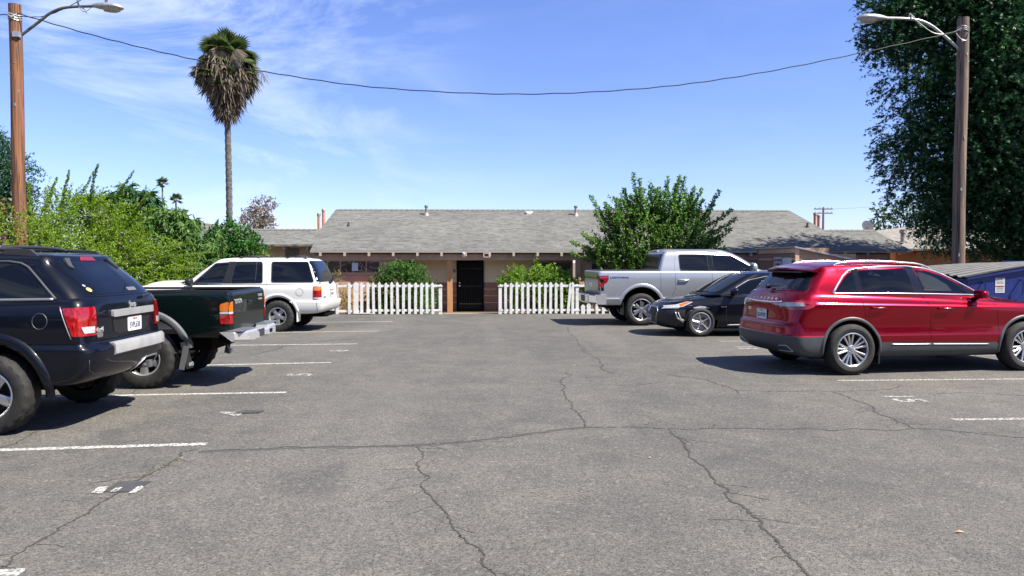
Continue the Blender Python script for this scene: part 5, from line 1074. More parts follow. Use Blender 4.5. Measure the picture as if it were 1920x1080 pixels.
def rail(car, x0, x1, y, z, h, m, feet=True, r=.014, name='roof_rail'):
    for sy in (1, -1):
        B = MB(); pts = [(x0 - .07, sy * y, z - .01), (x0, sy * y, z + h * .8), (x0 + .12, sy * y, z + h)]; n = 8; xe = x1
        zt = lambda x: car.hit(x, sy * y, 'T')[0].z
        P = [(x0 - .10, sy * y, zt(x0 - .1) - .005), (x0, sy * y, zt(x0) + h * .75)] + [(x0 + (xe - x0) * i / n, sy * y, zt(x0 + (xe - x0) * i / n) + h) for i in range(1, n)] + [(xe, sy * y, zt(xe) + h * .75), (xe + .10, sy * y, zt(xe + .1) - .005)]
        B.tube([tuple(p) for p in catmull(P, 3)], r, 8)
        if feet:
            for x in (x0 + .0, (x0 + xe) / 2, xe): B.box((x - .06, sy * y - .012, zt(x) - .01), (x + .06, sy * y + .012, zt(x) + h * .9))
        B.build(name, m, car.o, smooth=50)

# ---------------------------------------------------------------- red SUV (right, nearest)
def red_suv():
    c = Car('red_suv', (5.14, 11.42), 7.2, 'glossy red SUV with chrome trimmed windows parked nearest on the right', 'car')
    lo = loft([dict(z=.24, w=.80, xr=-.62, xf=3.45, dr=.3, df=.3), dict(z=.29, w=.91, xr=-.80, xf=3.62, dr=.30), dict(z=.40, w=.945, xr=-.93, xf=3.70, dr=.34, er=4), dict(z=.56, w=.958, xr=-.965, xf=3.74, dr=.36, er=4, wr=.96), dict(z=.585, w=.950, xr=-.955, xf=3.74, dr=.36, wr=.96),
               dict(z=.70, w=.940, xr=-.945, xf=3.72, dr=.36, er=3.8, wr=.955), dict(z=.76, w=.945, xr=-.905, xf=3.70, dr=.35, wr=.955), dict(z=.90, w=.958, xr=-.895, xf=3.66, dr=.36, er=3.6, wr=.95), dict(zr=1.03, zf=.94, w=.962, xr=-.885, xf=3.55, dr=.38, er=3.4, wr=.945, wf=.93),
               dict(zr=1.065, zf=.965, w=.945, xr=-.87, xf=3.5, dr=.38, er=3.4, wr=.94, wf=.92), dict(zr=1.14, zf=1.00, w=.925, xr=-.82, xf=3.4, dr=.38, er=3.3, wr=.93, wf=.9), dict(zr=1.20, zf=1.02, w=.89, xr=-.76, xf=3.25, dr=.38, er=3.2, wr=.92, wf=.85), dict(zr=1.215, zf=1.02, w=.85, xr=-.70, xf=3.1, dr=.34, wr=.92, wf=.85)], sub=4, crown=(0, .07))
    body = c.shell(lo, 'body', [M['red'], M['void']], arches=[(0, .375, .425, .96, .30), (2.86, .375, .425, .96, .30)]); c.split(body, lambda p: (p.z < .565 and (p.x < -.2 or p.x > 3.2)) or p.z < .40, M['clad'])
    gl = loft([dict(zr=1.17, zf=1.05, w=.895, xr=-.77, xf=2.62, dr=.40, df=.30, er=3.2, ef=2.8, wr=.93, wf=.93), dict(zr=1.25, zf=1.16, w=.868, xr=-.715, xf=2.42, dr=.38, df=.42, er=3.2, ef=2.8, wr=.92, wf=.92), dict(zr=1.36, zf=1.30, w=.825, xr=-.61, xf=2.12, dr=.36, df=.40, er=3.3, wr=.92, wf=.91),
               dict(zr=1.46, zf=1.45, w=.775, xr=-.50, xf=1.80, dr=.32, df=.38, er=3.5, wr=.92, wf=.90), dict(zr=1.53, zf=1.54, zc=.022, w=.725, xr=-.43, xf=1.55, dr=.28, df=.36, er=3.6, wr=.92, wf=.90), dict(zr=1.565, zf=1.575, zc=.03, w=.67, xr=-.42, xf=1.42, dr=.22, df=.35, er=3.6, wr=.93, wf=.9), dict(zr=1.58, zf=1.59, zc=.035, w=.60, xr=-.38, xf=1.34, dr=.2, df=.3, er=3.6, wr=.93, wf=.9)], sub=4, crown=(0, .035))
    cab = c.shell(gl, 'cabin', [M['red'], M['void']])
    c.under(-.5, 3.4, .7)
    # cladding: bumper skirt, arches, sills
    c.patch('sill_cladding', [(.40, .25), (2.46, .25), (2.40, .40), (2.36, .445), (.46, .475), (.42, .40)], 'L', M['clad'], .008, both=True)
    c.flare('arch_trim', 0, .375, .425, -12, 188, .048, M['clad'], .016); c.flare('arch_trim', 2.86, .375, .425, -12, 188, .048, M['clad'], .016)
    c.trim('sill_trim', [(.62, .445), (1.25, .437)], 'L', .010, M['chrome'], .008, both=True); c.trim('sill_trim', [(1.28, .437), (2.22, .422)], 'L', .010, M['chrome'], .008, both=True)
    # glass
    q3 = rnd([(-.20, 1.215), (.115, 1.205), (.115, 1.50, .02), (.02, 1.46, .10)], .03); r2 = rnd([(.20, 1.203), (1.03, 1.19), (.99, 1.545), (.20, 1.52)], .03); f1 = rnd([(1.20, 1.187), (1.985, 1.165), (1.86, 1.30), (1.62, 1.425), (1.38, 1.505), (1.13, 1.545)], .03)
    for p in ([(.115, 1.19), (.20, 1.19), (.20, 1.53), (.115, 1.515)], [(1.03, 1.175), (1.20, 1.17), (1.13, 1.56), (.99, 1.56)], [(1.985, 1.15), (2.03, 1.15), (1.93, 1.30), (1.86, 1.33)]): c.patch('pillar_trim', p, 'L', M['blackgloss'], .005, both=True)
    for p, g in ((q3, M['glass']), (r2, M['see_dark']), (f1, M['see_light'])): c.patch('side_window', p, 'L', g, .006, both=True)
    c.patch('side_window', rnd([(2.03, 1.165), (2.15, 1.158), (1.98, 1.245), (1.93, 1.29)], .01), 'L', M['glass'], .006, both=True)
    for i, (p, r_) in enumerate((([(-.25, 1.185), (.6, 1.182), (1.4, 1.166), (2.20, 1.14)], .010), ([(-.25, 1.19), (-.17, 1.29), (-.06, 1.42), (.06, 1.515), (.20, 1.545), (.60, 1.572), (1.05, 1.575), (1.35, 1.54), (1.60, 1.472), (1.82, 1.365), (2.04, 1.245), (2.2, 1.14)], .010))): c.trim('window_trim', p, 'L', r_, M['chrome'], .006, both=True)
    c.trim('window_trim', [(-.235, 1.20), (-.16, 1.30), (-.05, 1.43), (.05, 1.505)], 'L', .017, M['chrome'], .004, both=True)
    c.patch('rear_window', rnd([(-.66, 1.235), (.66, 1.235), (.60, 1.47), (-.60, 1.47)], .05), 'B', M['glass'], .004)
    c.patch('rear_window', [(-.74, 1.225), (-.62, 1.225), (-.56, 1.48), (-.64, 1.45)], 'B', M['blackgloss'], .003, both=True)
    c.patch('windshield', rnd([(-.66, 1.16), (.66, 1.16), (.57, 1.48), (-.57, 1.48)], .03), 'F', M['see_light'], .004)
    # roof: dark glass panel, spoiler, rails
    c.patch('roof_panel', [(.02, -.52), (1.3, -.52), (1.3, .52), (.02, .52)], 'T', M['blackgloss'], .003, step=.1)
    B = MB(); v = []; n = 18
    for i in range(n + 1):
        y = -.665 + 1.33 * i / n; u = 1 - abs(y / .68) ** 3.5; bx = -.59 + .10 * (1 - u) + .04 * abs(y) ; zt = 1.530 + .035 * (1 - (y / .7) ** 2)
        v += [(-.33, y, zt + .033), (bx, y, zt - .015), (bx - .004, y, zt - .035), (bx + .09, y, zt - .055), (-.36, y, zt - .02)]
    B.add(v, [(i * 5 + j, i * 5 + (j + 1) % 5, i * 5 + 5 + (j + 1) % 5, i * 5 + 5 + j) for i in range(n) for j in range(5)] + [(0, 1, 2, 3, 4), tuple(n * 5 + 4 - j for j in range(5))]).build('spoiler', M['red'], c.o, smooth=40)
    MB().box((-.555, -.50, 1.478), (-.42, .50, 1.502)).build('spoiler_lip', M['black'], c.o); MB().box((-.603, -.2, 1.540), (-.58, .2, 1.554)).build('brake_light', M['redlens'], c.o)
    rail(c, .0, 1.42, .60, 1.6, .035, M['silver_rail'], feet=False, r=.015)
    B = MB().lathe([(.001, 1.56), (.04, 1.555), (.035, 1.50)], 10, at=(-.20, 0, .06)); 
    B.build('antenna', M['red'], c.o, smooth=50)
    B = MB().tube([(-.80, .04, 1.265), (-.79, .0, 1.27), (-.775, -.30, 1.285)], [.022, .018, .008], 8); B.lathe([(.001, -.02), (.035, -.01), (.035, .05)], 14, 'x', (-.80, .05, 1.262)); B.build('wiper', M['black'], c.o, smooth=50)
    # tail lamps: full-width band with clear inlays
    c.patch('tail_lamp', [(-.945, .985), (-.80, .945), (-.55, .955), (-.3, .985), (.3, .985), (.55, .955), (.80, .945), (.945, .985), (.94, 1.07), (.80, 1.075), (.50, 1.055), (.3, 1.035), (-.3, 1.035), (-.50, 1.055), (-.80, 1.075), (-.94, 1.07)], 'B', M['redlens'], .007)
    c.patch('tail_lamp', [(-.62, .965), (-.50, 1.085), (-.78, 1.08), (-.80, .95)], 'L', M['redlens'], .007, both=True)
    c.patch('reversing_lamp', rnd([(-.88, 1.005), (-.60, .985), (-.42, 1.008), (-.62, 1.045), (-.86, 1.05)], .012), 'B', M['clearlens'], .011, both=True)
    c.trim('chrome_bar', [(-.50, 1.048), (-.2, 1.035), (.2, 1.035), (.50, 1.048)], 'B', .011, M['chrome'], .010)
    for i, ch in enumerate('LINCOLN'): c.txt('badge', ch, .33 - i * .11, 1.085, 'B', .048, M['chrome'], .003, bold=.002)
    c.txt('badge', 'MKX', .42, .905, 'B', .055, M['chrome'], .004, bold=.002)
    c.plate(-.0, .845, 'B', '8GNX995')
    c.gaps('panel_gap', [[(-.70, 1.19), (-.80, 1.0), (-.74, .74), (-.66, .715), (0, .70), (.66, .715), (.74, .74), (.80, 1.0), (.70, 1.19)]], 'B')
    for pl in 'LR':
        c.gaps('panel_gap', [[(.15, 1.19), (.155, 1.10), (.185, .98), (.215, .80), (.32, .70), (.41, .60), (.46, .48)], [(1.13, 1.17), (1.20, 1.06), (1.245, .95), (1.26, .6), (1.255, .43)], [(2.20, 1.13), (2.33, 1.07), (2.36, .9), (2.40, .66), (2.40, .60)], [(.46, .478), (2.38, .448)]], pl)
        sy = 1 if pl == 'L' else -1
        for x, z in ((.40, .972), (1.47, .955)):
            p, _ = c.hit(x, z, pl); MB().tube([(x - .115, p.y + sy * .004, z), (x - .10, p.y + sy * .035, z + .003), (x, p.y + sy * .043, z + .004), (x + .10, p.y + sy * .035, z + .002), (x + .115, p.y + sy * .004, z)], [.010, .013, .015, .013, .010], 8).build('door_handle', M['red'], c.o, smooth=True)
            c.trim('handle_trim', [(x - .05, z + .010), (x + .05, z + .010)], pl, .006, M['chrome'], .052)
            c.patch('handle_recess', rnd([(x - .10, z - .055), (x + .10, z - .055), (x + .10, z + .04), (x - .10, z + .04)], .045), pl, M['blackcar'] if False else M['red'], .0012, .001)
    c.trim('exhaust_tip', rnd([(-.80, .345), (-.46, .335), (-.56, .415), (-.74, .43)], .03), 'B', .009, M['satin'], .006, closed=True); c.trim('exhaust_tip', rnd([(.80, .345), (.46, .335), (.56, .415), (.74, .43)], .03), 'B', .009, M['satin'], .006, closed=True)
    c.mirror(2.02, 1.165, .90, M['red'], w=.22, h=.135, d=.085)
    c.patch('headlamp', rnd([(-.88, .78), (-.45, .74), (-.42, .84), (-.86, .88)], .03), 'F', M['clearlens'], .005, both=True); c.patch('grille', rnd([(-.40, .55), (.40, .55), (.44, .86), (-.44, .86)], .05), 'F', M['black'], .005)
    c.patch('headlamp', [(3.42, .78), (3.50, .88), (3.1, .92), (3.2, .84)], 'L', M['clearlens'], .005, both=True)
    B = MB(); B.box((.43, -.93, .16), (.45, -.72, .42)); B.box((.43, .72, .16), (.45, .93, .42)); B.build('mud_flap', M['black'], c.o)
    c.wheels([(0, .84), (0, -.84), (2.86, .84), (2.86, -.84)], .372, 0, .245, .245, 'multi', M['alloy'])
    MB().box((-.15, -.74, 1.05), (1.95, .74, 1.20)).build('cabin_floor', M['cabin_in'], c.o, bevel=.02); c.seats([1.05, .12], .38, 1.12, 1.42, (1.62, 1.22)); c.open_windows(cab, [[(.22, 1.22), (1.01, 1.21), (.98, 1.53), (.22, 1.505)], [(1.21, 1.205), (1.95, 1.183), (1.84, 1.295), (1.61, 1.415), (1.37, 1.493), (1.15, 1.53)]], ([(-.05, 1.215), (2.46, 1.185), (1.84, 1.462), (1.60, 1.49), (-.05, 1.495)], .535))
    return c
red_suv()

# ---------------------------------------------------------------- navy SUV (left, nearest; rear towards the aisle)
def navy_suv():
    c = Car('navy_suv', (-4.71, 8.0), 180, 'dark navy boxy SUV with large red tail lamps parked nearest on the left', 'car')
    lo = loft([dict(z=.44, w=.80, xr=-.62, xf=3.5), dict(z=.47, w=.885, xr=-.80, xf=3.6, dr=.24, er=4.5, wr=.95), dict(z=.60, w=.90, xr=-.92, xf=3.68, dr=.24, er=4.5, wr=.955), dict(z=.76, w=.905, xr=-.95, xf=3.7, dr=.24, er=4.5, wr=.96), dict(z=.795, w=.905, xr=-.945, xf=3.7, dr=.24, er=4.5, wr=.96), dict(z=.83, w=.90, xr=-.90, xf=3.68, dr=.2, er=5, wr=.955), dict(z=.86, w=.895, xr=-.87, xf=3.66, dr=.16, er=5.5, wr=.95),
               dict(z=1.0, w=.905, xr=-.875, xf=3.62, dr=.20, er=5, wr=.945), dict(z=1.10, w=.905, xr=-.88, xf=3.58, dr=.21, er=5, wr=.94), dict(zr=1.20, zf=1.08, w=.895, xr=-.875, xf=3.5, dr=.23, er=4.5, wr=.935, wf=.92), dict(zr=1.28, zf=1.12, w=.865, xr=-.85, xf=3.4, dr=.25, er=4.2, wr=.93, wf=.9), dict(zr=1.31, zf=1.13, w=.82, xr=-.80, xf=3.3, dr=.26, er=4, wr=.93, wf=.9)], crown=(0, .06))
    c.shell(lo, 'body', [M['navy'], M['void']], arches=[(0, .40, .47, .90, .34), (2.78, .40, .47, .90, .34)])
    gl = loft([dict(zr=1.26, zf=1.16, w=.868, xr=-.855, xf=2.5, dr=.27, df=.3, er=3.9, ef=3, wr=.93), dict(zr=1.34, zf=1.26, w=.845, xr=-.80, xf=2.35, dr=.28, df=.3, er=3.8, wr=.925), dict(zr=1.48, zf=1.45, w=.795, xr=-.665, xf=2.1, dr=.28, df=.3, er=3.8, wr=.915), dict(zr=1.60, zf=1.62, w=.740, xr=-.53, xf=1.85, dr=.27, df=.3, er=3.8, wr=.91), dict(zr=1.655, zf=1.68, zc=.01, w=.715, xr=-.475, xf=1.75, dr=.22, er=4.2, wr=.915), dict(zr=1.70, zf=1.715, zc=.012, w=.67, xr=-.445, xf=1.68, dr=.2, er=4.5, wr=.92), dict(zr=1.72, zf=1.73, zc=.012, w=.59, xr=-.40, xf=1.6, dr=.12, er=5, wr=.93)], crown=(0, .015))
    c.shell(gl, 'cabin', [M['navy'], M['void']])
    c.under(-.5, 3.4, .7, .40, .3)
    c.patch('rear_window', rnd([(-.60, 1.315), (.58, 1.315), (.60, 1.635), (-.60, 1.635)], .04), 'B', M['glass'], .006)
    c.patch('window_surround', [(-.62, 1.300), (.60, 1.300), (.62, 1.645), (-.62, 1.645)], 'B', M['blackgloss'], .003)
    for sy in (1, -1):
        B = MB(); pts = [(sy * .36, 1.675), (sy * .44, 1.675), (sy * .475, 1.59), (sy * .445, 1.565)]
        c.patch('glass_hinge', pts if sy > 0 else pts[::-1], 'B', M['clad'], .022, .02)
    c.patch('brake_light', [(-.13, 1.655), (.16, 1.655), (.13, 1.695), (-.10, 1.695)], 'B', M['redlens'], .006)
    c.patch('sticker', [(.545 + .032 * math.cos(t), 1.365 + .020 * math.sin(t)) for t in np.linspace(0, 6.0, 12)], 'B', mat('yellow_sticker', (.75, .65, .18), .5), .008, .002); c.patch('sticker', [(.56 + .018 * math.cos(t), 1.405 + .012 * math.sin(t)) for t in np.linspace(0, 6.0, 10)], 'B', mat('grey_sticker', (.3, .34, .42), .5), .008, .002)
    p, n_ = c.hit(-.26, 1.355, 'B'); c.patch('wiper_park', rnd([(-.33, 1.33), (-.14, 1.33), (-.14, 1.365), (-.33, 1.365)], .01), 'B', M['flare_gray'], .012, .01)
    B = MB(); B.tube([tuple(c.hit(-.30, 1.26, 'B')[0] + Vector((-.02, 0, 0))), tuple(c.hit(-.40, 1.275, 'B')[0] + Vector((-.035, 0, 0))), tuple(c.hit(-.58, 1.285, 'B')[0] + Vector((-.02, 0, 0)))], [.018, .014, .008], 8); B.build('wiper', M['black'], c.o, smooth=50)
    # D-pillar highlights come from its own rounded edge; hatch seam
    c.gaps('panel_gap', [[(.62, 1.295), (.625, 1.2), (.63, .87)], [(-.62, 1.295), (-.625, 1.2), (-.63, .87)], [(-.65, 1.292), (.63, 1.292)], [(-.66, .868), (.66, .868)]], 'B', r=.005)
    lampB = [(.655, 1.215), (.83, 1.212), (.83, .925), (.665, .925)]
    c.patch('tail_lamp', [(.645, 1.205), (.80, 1.205), (.85, 1.20), (.85, .93), (.645, .93)], 'B', M['redlens'], .012, both=True)
    c.patch('tail_lamp', [(-.80, 1.205), (-.66, 1.20), (-.755, .935), (-.80, .935)], 'L', M['redlens'], .010, both=True)
    c.patch('reversing_lamp', rnd([(.67, .955), (.80, .955), (.82, 1.02), (.67, 1.02)], .012), 'B', M['clearlens'], .016, both=True)
    c.trim('lamp_edge', [(-.635, 1.215), (-.745, .905)], 'L', .006, M['satin'], .003, both=True)
    c.patch('plate_recess', [(-.50, 1.10), (.36, 1.10), (.30, .935), (.22, .905), (-.38, .905), (-.46, .935)], 'B', M['black'], .004)
    c.patch('chrome_bar', rnd([(-.54, 1.155), (.36, 1.155), (.36, 1.085), (-.54, 1.085)], .012), 'B', M['step_pad'], .028, .03)
    c.plate(-.12, .985, 'B', '5VPL638')
    c.txt('badge', 'Jeep', -.10, 1.195, 'B', .085, M['chrome'], .004, bold=.002); c.txt('badge', '4x4', .575, .975, 'B', .07, M['chrome'], .004, bold=.002, xs=1.3)
    c.patch('badge', rnd([(.52, .90), (.62, .90), (.62, .95), (.52, .95)], .02), 'B', M['satin'], .006)
    B = MB(); v = []; n = 16
    for i in range(n + 1):
        y = -.82 + 1.26 * i / n; p, q = c.hit(y, .76, 'B'); x = p.x; v += [(x + .11, y, .838), (x + .01, y, .833), (x - .012, y, .808), (x - .016, y, .72), (x + .01, y, .705)]
    B.add(v, [(i * 5 + j, i * 5 + j + 1, i * 5 + 6 + j, i * 5 + 5 + j) for i in range(n) for j in range(4)] + [(0, 1, 2, 3, 4), tuple(n * 5 + 4 - j for j in range(5))]).build('bumper_step', M['step_pad'], c.o, smooth=40)
    B = MB(); B.tube(c.path([(-.15, .47), (-.28, .60), (-.56, .60), (-.60, .52)], 'B', .006), .011, 6); B.build('hitch_surround', M['satin'], c.o, smooth=True)
    c.patch('hitch_opening', [(-.18, .475), (-.29, .59), (-.55, .59), (-.58, .51), (-.5, .475)], 'B', M['void'], .004)
    B = MB().box((-1.0, .33, .47), (-.75, .41, .55)); B.tube([(-.95, .30, .50), (-.95, .45, .50)], .02, 8); q = B.build('tow_receiver', M['steel_gray'], c.o, bevel=.004); q.location = (.06, -.74, 0)
    c.trim('bumper_crease', [(.80, .70), (.78, .60), (.70, .555), (.50, .545)], 'B', .003, M['clad'], -.001)
    # side
    c.patch('side_window', rnd([(-.53, 1.30, .03), (-.13, 1.635, .12), (.42, 1.635), (.42, 1.29)], .04), 'L', M['glass'], .005, both=True); c.patch('side_window', rnd([(.50, 1.29), (.50, 1.635), (1.25, 1.635), (1.30, 1.275)], .04), 'L', M['glass'], .005, both=True); c.patch('side_window', rnd([(1.38, 1.275), (1.34, 1.665), (1.72, 1.62), (2.22, 1.26)], .04), 'L', M['glass_clear'], .005, both=True)
    c.trim('window_trim', [(-.56, 1.285), (.5, 1.277), (2.2, 1.245)], 'L', .016, M['satin'], .004, both=True); c.trim('window_trim', [(-.58, 1.285), (-.38, 1.48), (-.26, 1.59), (-.19, 1.63), (-.08, 1.648), (1.6, 1.65)], 'L', .012, M['clad'], .004, both=True)
    c.flare('wheel_flare', 0, .42, .475, -8, 188, .085, M['navy'], .030, lw=.06); c.flare('wheel_flare', 2.78, .42, .475, -8, 188, .085, M['navy'], .030, lw=.06)
    c.patch('sill_cladding', [(.5, .42), (2.3, .42), (2.3, .56), (.5, .56)], 'L', M['navy'], .02, both=True)
    B = MB(); B.tube(c.path([(-.46 + .068 * math.cos(t), 1.08 + .075 * math.sin(t)) for t in np.linspace(0, 6.28, 22)], 'L', .001), .0035, 4); B.build('fuel_door', M['clad'], c.o)
    for pl in 'LR': c.gaps('panel_gap', [[(.46, 1.27), (.50, .95), (.56, .6)], [(1.34, 1.26), (1.36, .55)], [(-.82, .865), (-.50, .865)]], pl)
    # rails with crossbars
    for sy in (1, -1):
        B = MB()
        for x in (-.12, .85, 1.45):
            B.prism([(x - .20, 1.70), (x - .12, 1.765), (x + .10, 1.775), (x + .2, 1.70)], lambda u, w, d: (u, d, w), sy * .60 - .022, sy * .60 + .022)
        B.tube([(-.15, sy * .60, 1.762), (.4, sy * .60, 1.775), (1.5, sy * .60, 1.765)], .017, 8); B.build('roof_rail', M['sky_rail'], c.o, smooth=40)
    for x in (.10, .95):
        B = MB(); n = 12; B.tube([(x, -.62 + 1.24 * i / n, 1.762 + .035 * math.sin(math.pi * i / n) ** .5) for i in range(n + 1)], .019, 8); B.build('roof_crossbar', M['sky_rail'], c.o, smooth=40)
    c.mirror(1.98, 1.27, .89, M['navy'], w=.22, h=.17); c.patch('windshield', rnd([(-.66, 1.24), (.66, 1.24), (.58, 1.6), (-.58, 1.6)], .06), 'F', M['glass_clear'], .004)
    c.wheels([(0, .81), (0, -.81), (2.78, .81), (2.78, -.81)], .385, 0, .235, .26, 'five', M['alloy'], tread=.011)
navy_suv()

# ---------------------------------------------------------------- dark green pickup (left, second)
def green_pickup():
    c = Car('green_pickup', (-4.46, 10.5), 181, 'dark green pickup with open bed, grey flares and chrome rear bumper', 'pickup truck')
    lo = loft([dict(z=.64, w=.70, xr=-.95, xf=4.1, dr=.06, er=8), dict(z=.66, w=.775, xr=-1.07, xf=4.2, dr=.07, er=9, wr=.985), dict(z=.80, w=.805, xr=-1.10, xf=4.25, dr=.08, er=9, wr=.985), dict(z=1.0, w=.815, xr=-1.105, xf=4.25, dr=.08, er=9, wr=.985), dict(z=1.15, w=.81, xr=-1.10, xf=4.2, dr=.08, er=9, wr=.985), dict(zr=1.225, zf=1.15, w=.80, xr=-1.09, xf=4.1, dr=.08, er=9, wr=.985), dict(zr=1.25, zf=1.16, w=.78, xr=-1.075, xf=4.0, dr=.07, er=9, wr=.985)], sub=3, m=40, crown=(0, 0))
    c.shell(lo, 'body', [M['green'], M['black']], arches=[(0, .42, .50, .81, .33), (3.1, .42, .50, .81, .33)], boxes=[((-1.03, -.73, .74), (1.25, .73, 1.5))])
    gl = loft([dict(z=1.2, w=.76, xr=1.36, xf=3.1, dr=.1, df=.3), dict(z=1.45, w=.69, xr=1.42, xf=2.7, dr=.1, df=.3), dict(z=1.64, w=.62, xr=1.48, xf=2.4, dr=.1, df=.3), dict(z=1.68, w=.56, xr=1.52, xf=2.3, dr=.1, df=.3)], sub=3, crown=(0, .02)); c.shell(gl, 'cabin', [M['green'], M['void']])
    c.patch('rear_window', rnd([(-.58, 1.28), (.58, 1.28), (.52, 1.58), (-.52, 1.58)], .05), 'B', M['glass'], .005)
    c.patch('side_window', rnd([(1.6, 1.25), (2.75, 1.24), (2.45, 1.58), (1.6, 1.6)], .04), 'L', M['glass'], .005, both=True)
    c.patch('windshield', rnd([(-.58, 1.28), (.58, 1.28), (.52, 1.58), (-.52, 1.58)], .05), 'F', M['glass'], .005)
    c.under(-.75, 3.9, .5, .46, .22)
    B = MB(); B.box((-1.045, -.745, 1.235), (1.3, -.70, 1.268)); B.box((-1.045, .70, 1.235), (1.3, .745, 1.268)); B.box((-1.06, .70, 1.234), (-1.04, .745, 1.266)); B.build('bed_rail', M['black'], c.o, bevel=.006)
    MB().box((-1.055, -.69, 1.243), (-1.035, .69, 1.262)).build('tailgate_cap', M['black'], c.o, bevel=.004)
    c.gaps('panel_gap', [[(-.70, 1.24), (-.705, .70)], [(.70, 1.24), (.705, .70)]], 'B', r=.006)
    for pl in 'LR': c.gaps('panel_gap', [[(1.29, 1.24), (1.29, .67)]], pl)
    for z0, z1, m, nm in ((.835, .955, M['redlens'], 'tail_lamp'), (.965, .995, M['clearlens'], 'reversing_lamp'), (1.0, 1.125, M['amber'], 'turn_signal')):
        rr_ = .03 if nm == 'tail_lamp' or nm == 'turn_signal' else .004
        c.patch(nm, [(.735, z0), (.80, z0), (.80, z1 - (0 if nm != 'turn_signal' else .02)), (.735, z1)], 'B', m, .012, both=True)
        c.patch(nm, rnd([(-1.075, z0), (-.965, z0 + .0), (-.965, z1 - (.0 if nm != 'turn_signal' else .035)), (-1.075, z1)], .02 if nm != 'reversing_lamp' else .002), 'L', m, .010, both=True)
    c.txt('badge', 'TOYOTA', .50, 1.115, 'B', .085, M['chrome'], .003, bold=.002, xs=.9); c.txt('badge', 'TACOMA', -.52, 1.155, 'B', .05, M['chrome'], .003, bold=.002); c.txt('badge', 'PRERUNNER', -.52, 1.10, 'B', .032, M['chrome'], .003, bold=.001)
    c.patch('tailgate_handle', rnd([(-.10, 1.04), (.10, 1.04), (.10, 1.12), (-.10, 1.12)], .015), 'B', M['blackgloss'], .004); c.trim('tailgate_handle', [(-.07, 1.09), (.07, 1.09)], 'B', .010, M['black'], .016)
    # chrome bumper with dark step pads
    B = MB(); v = []; n = 24
    for i in range(n + 1):
        y = -.90 + 1.80 * i / n; a = abs(y); x = -1.30 + max(0, a - .60) * .42 + (0.05 if a < .22 else 0); zt = .735 if a > .28 else .70; zb = .575 + max(0, a - .55) * .10
        v += [(x + .19, y, zt), (x + .02, y, zt), (x, y, zt - .025), (x - .004, y, zb + .03), (x + .03, y, zb)]
    B.add(v, [(i * 5 + j, i * 5 + j + 1, i * 5 + 6 + j, i * 5 + 5 + j) for i in range(n) for j in range(4)] + [(0, 1, 2, 3, 4), tuple(n * 5 + 4 - j for j in range(5))]); bp = B.build('rear_bumper', M['chrome'], c.o, smooth=30)
    for sy in (1, -1): MB().box((-1.26, min(sy * .30, sy * .86), .737), (-1.07, max(sy * .30, sy * .86), .752)).build('step_pad', M['flare_gray'], bp, bevel=.004)
    MB().box((-1.262, -.16, .60), (-1.252, .16, .70)).build('licence_plate', M['ink'], bp); B = MB().box((-1.31, -.40, .625), (-1.299, -.28, .675)); B.build('bumper_recess', M['void'], bp)
    MB().box((-1.10, -.85, .60), (-.95, .85, .70)).build('bumper_bracket', M['void'], c.o)
    c.flare('wheel_flare', 0, .44, .505, 8, 172, .085, M['flare_gray'], .052, lw=.07); c.flare('wheel_flare', 3.1, .44, .505, 8, 172, .085, M['flare_gray'], .052, lw=.07)
    for sy in (1, -1):
        f = MB().add([(-.48, sy * .86, .60), (-.50, sy * .72, .60), (-.58, sy * .70, .26), (-.56, sy * .87, .26), (-.47, sy * .86, .60), (-.49, sy * .72, .60), (-.57, sy * .70, .26), (-.55, sy * .87, .26)], [(0, 1, 2, 3), (7, 6, 5, 4), (0, 3, 7, 4), (1, 5, 6, 2), (3, 2, 6, 7)]).build('mud_flap', M['black'], c.o)
        MB().box((-.555, min(sy * .862, sy * .872), .25), (-.485, max(sy * .862, sy * .872), .56), Matrix.Rotation(R(-12), 3, 'Y')).build('flap_edge', M['satin'], f)
        text('lettering', '4WD', .07, M['step_pad'], f, basis((0, -1, 0), (.16, 0, 1), (-.582, sy * .785, .31)), .001, .002)
    c.mirror(2.5, 1.3, .80, M['black'], both=True)
    c.wheels([(0, .74), (0, -.74), (3.1, .74), (3.1, -.74)], .385, 0, .215, .25, 'five', M['alloy_dull'], tread=.012)
green_pickup()

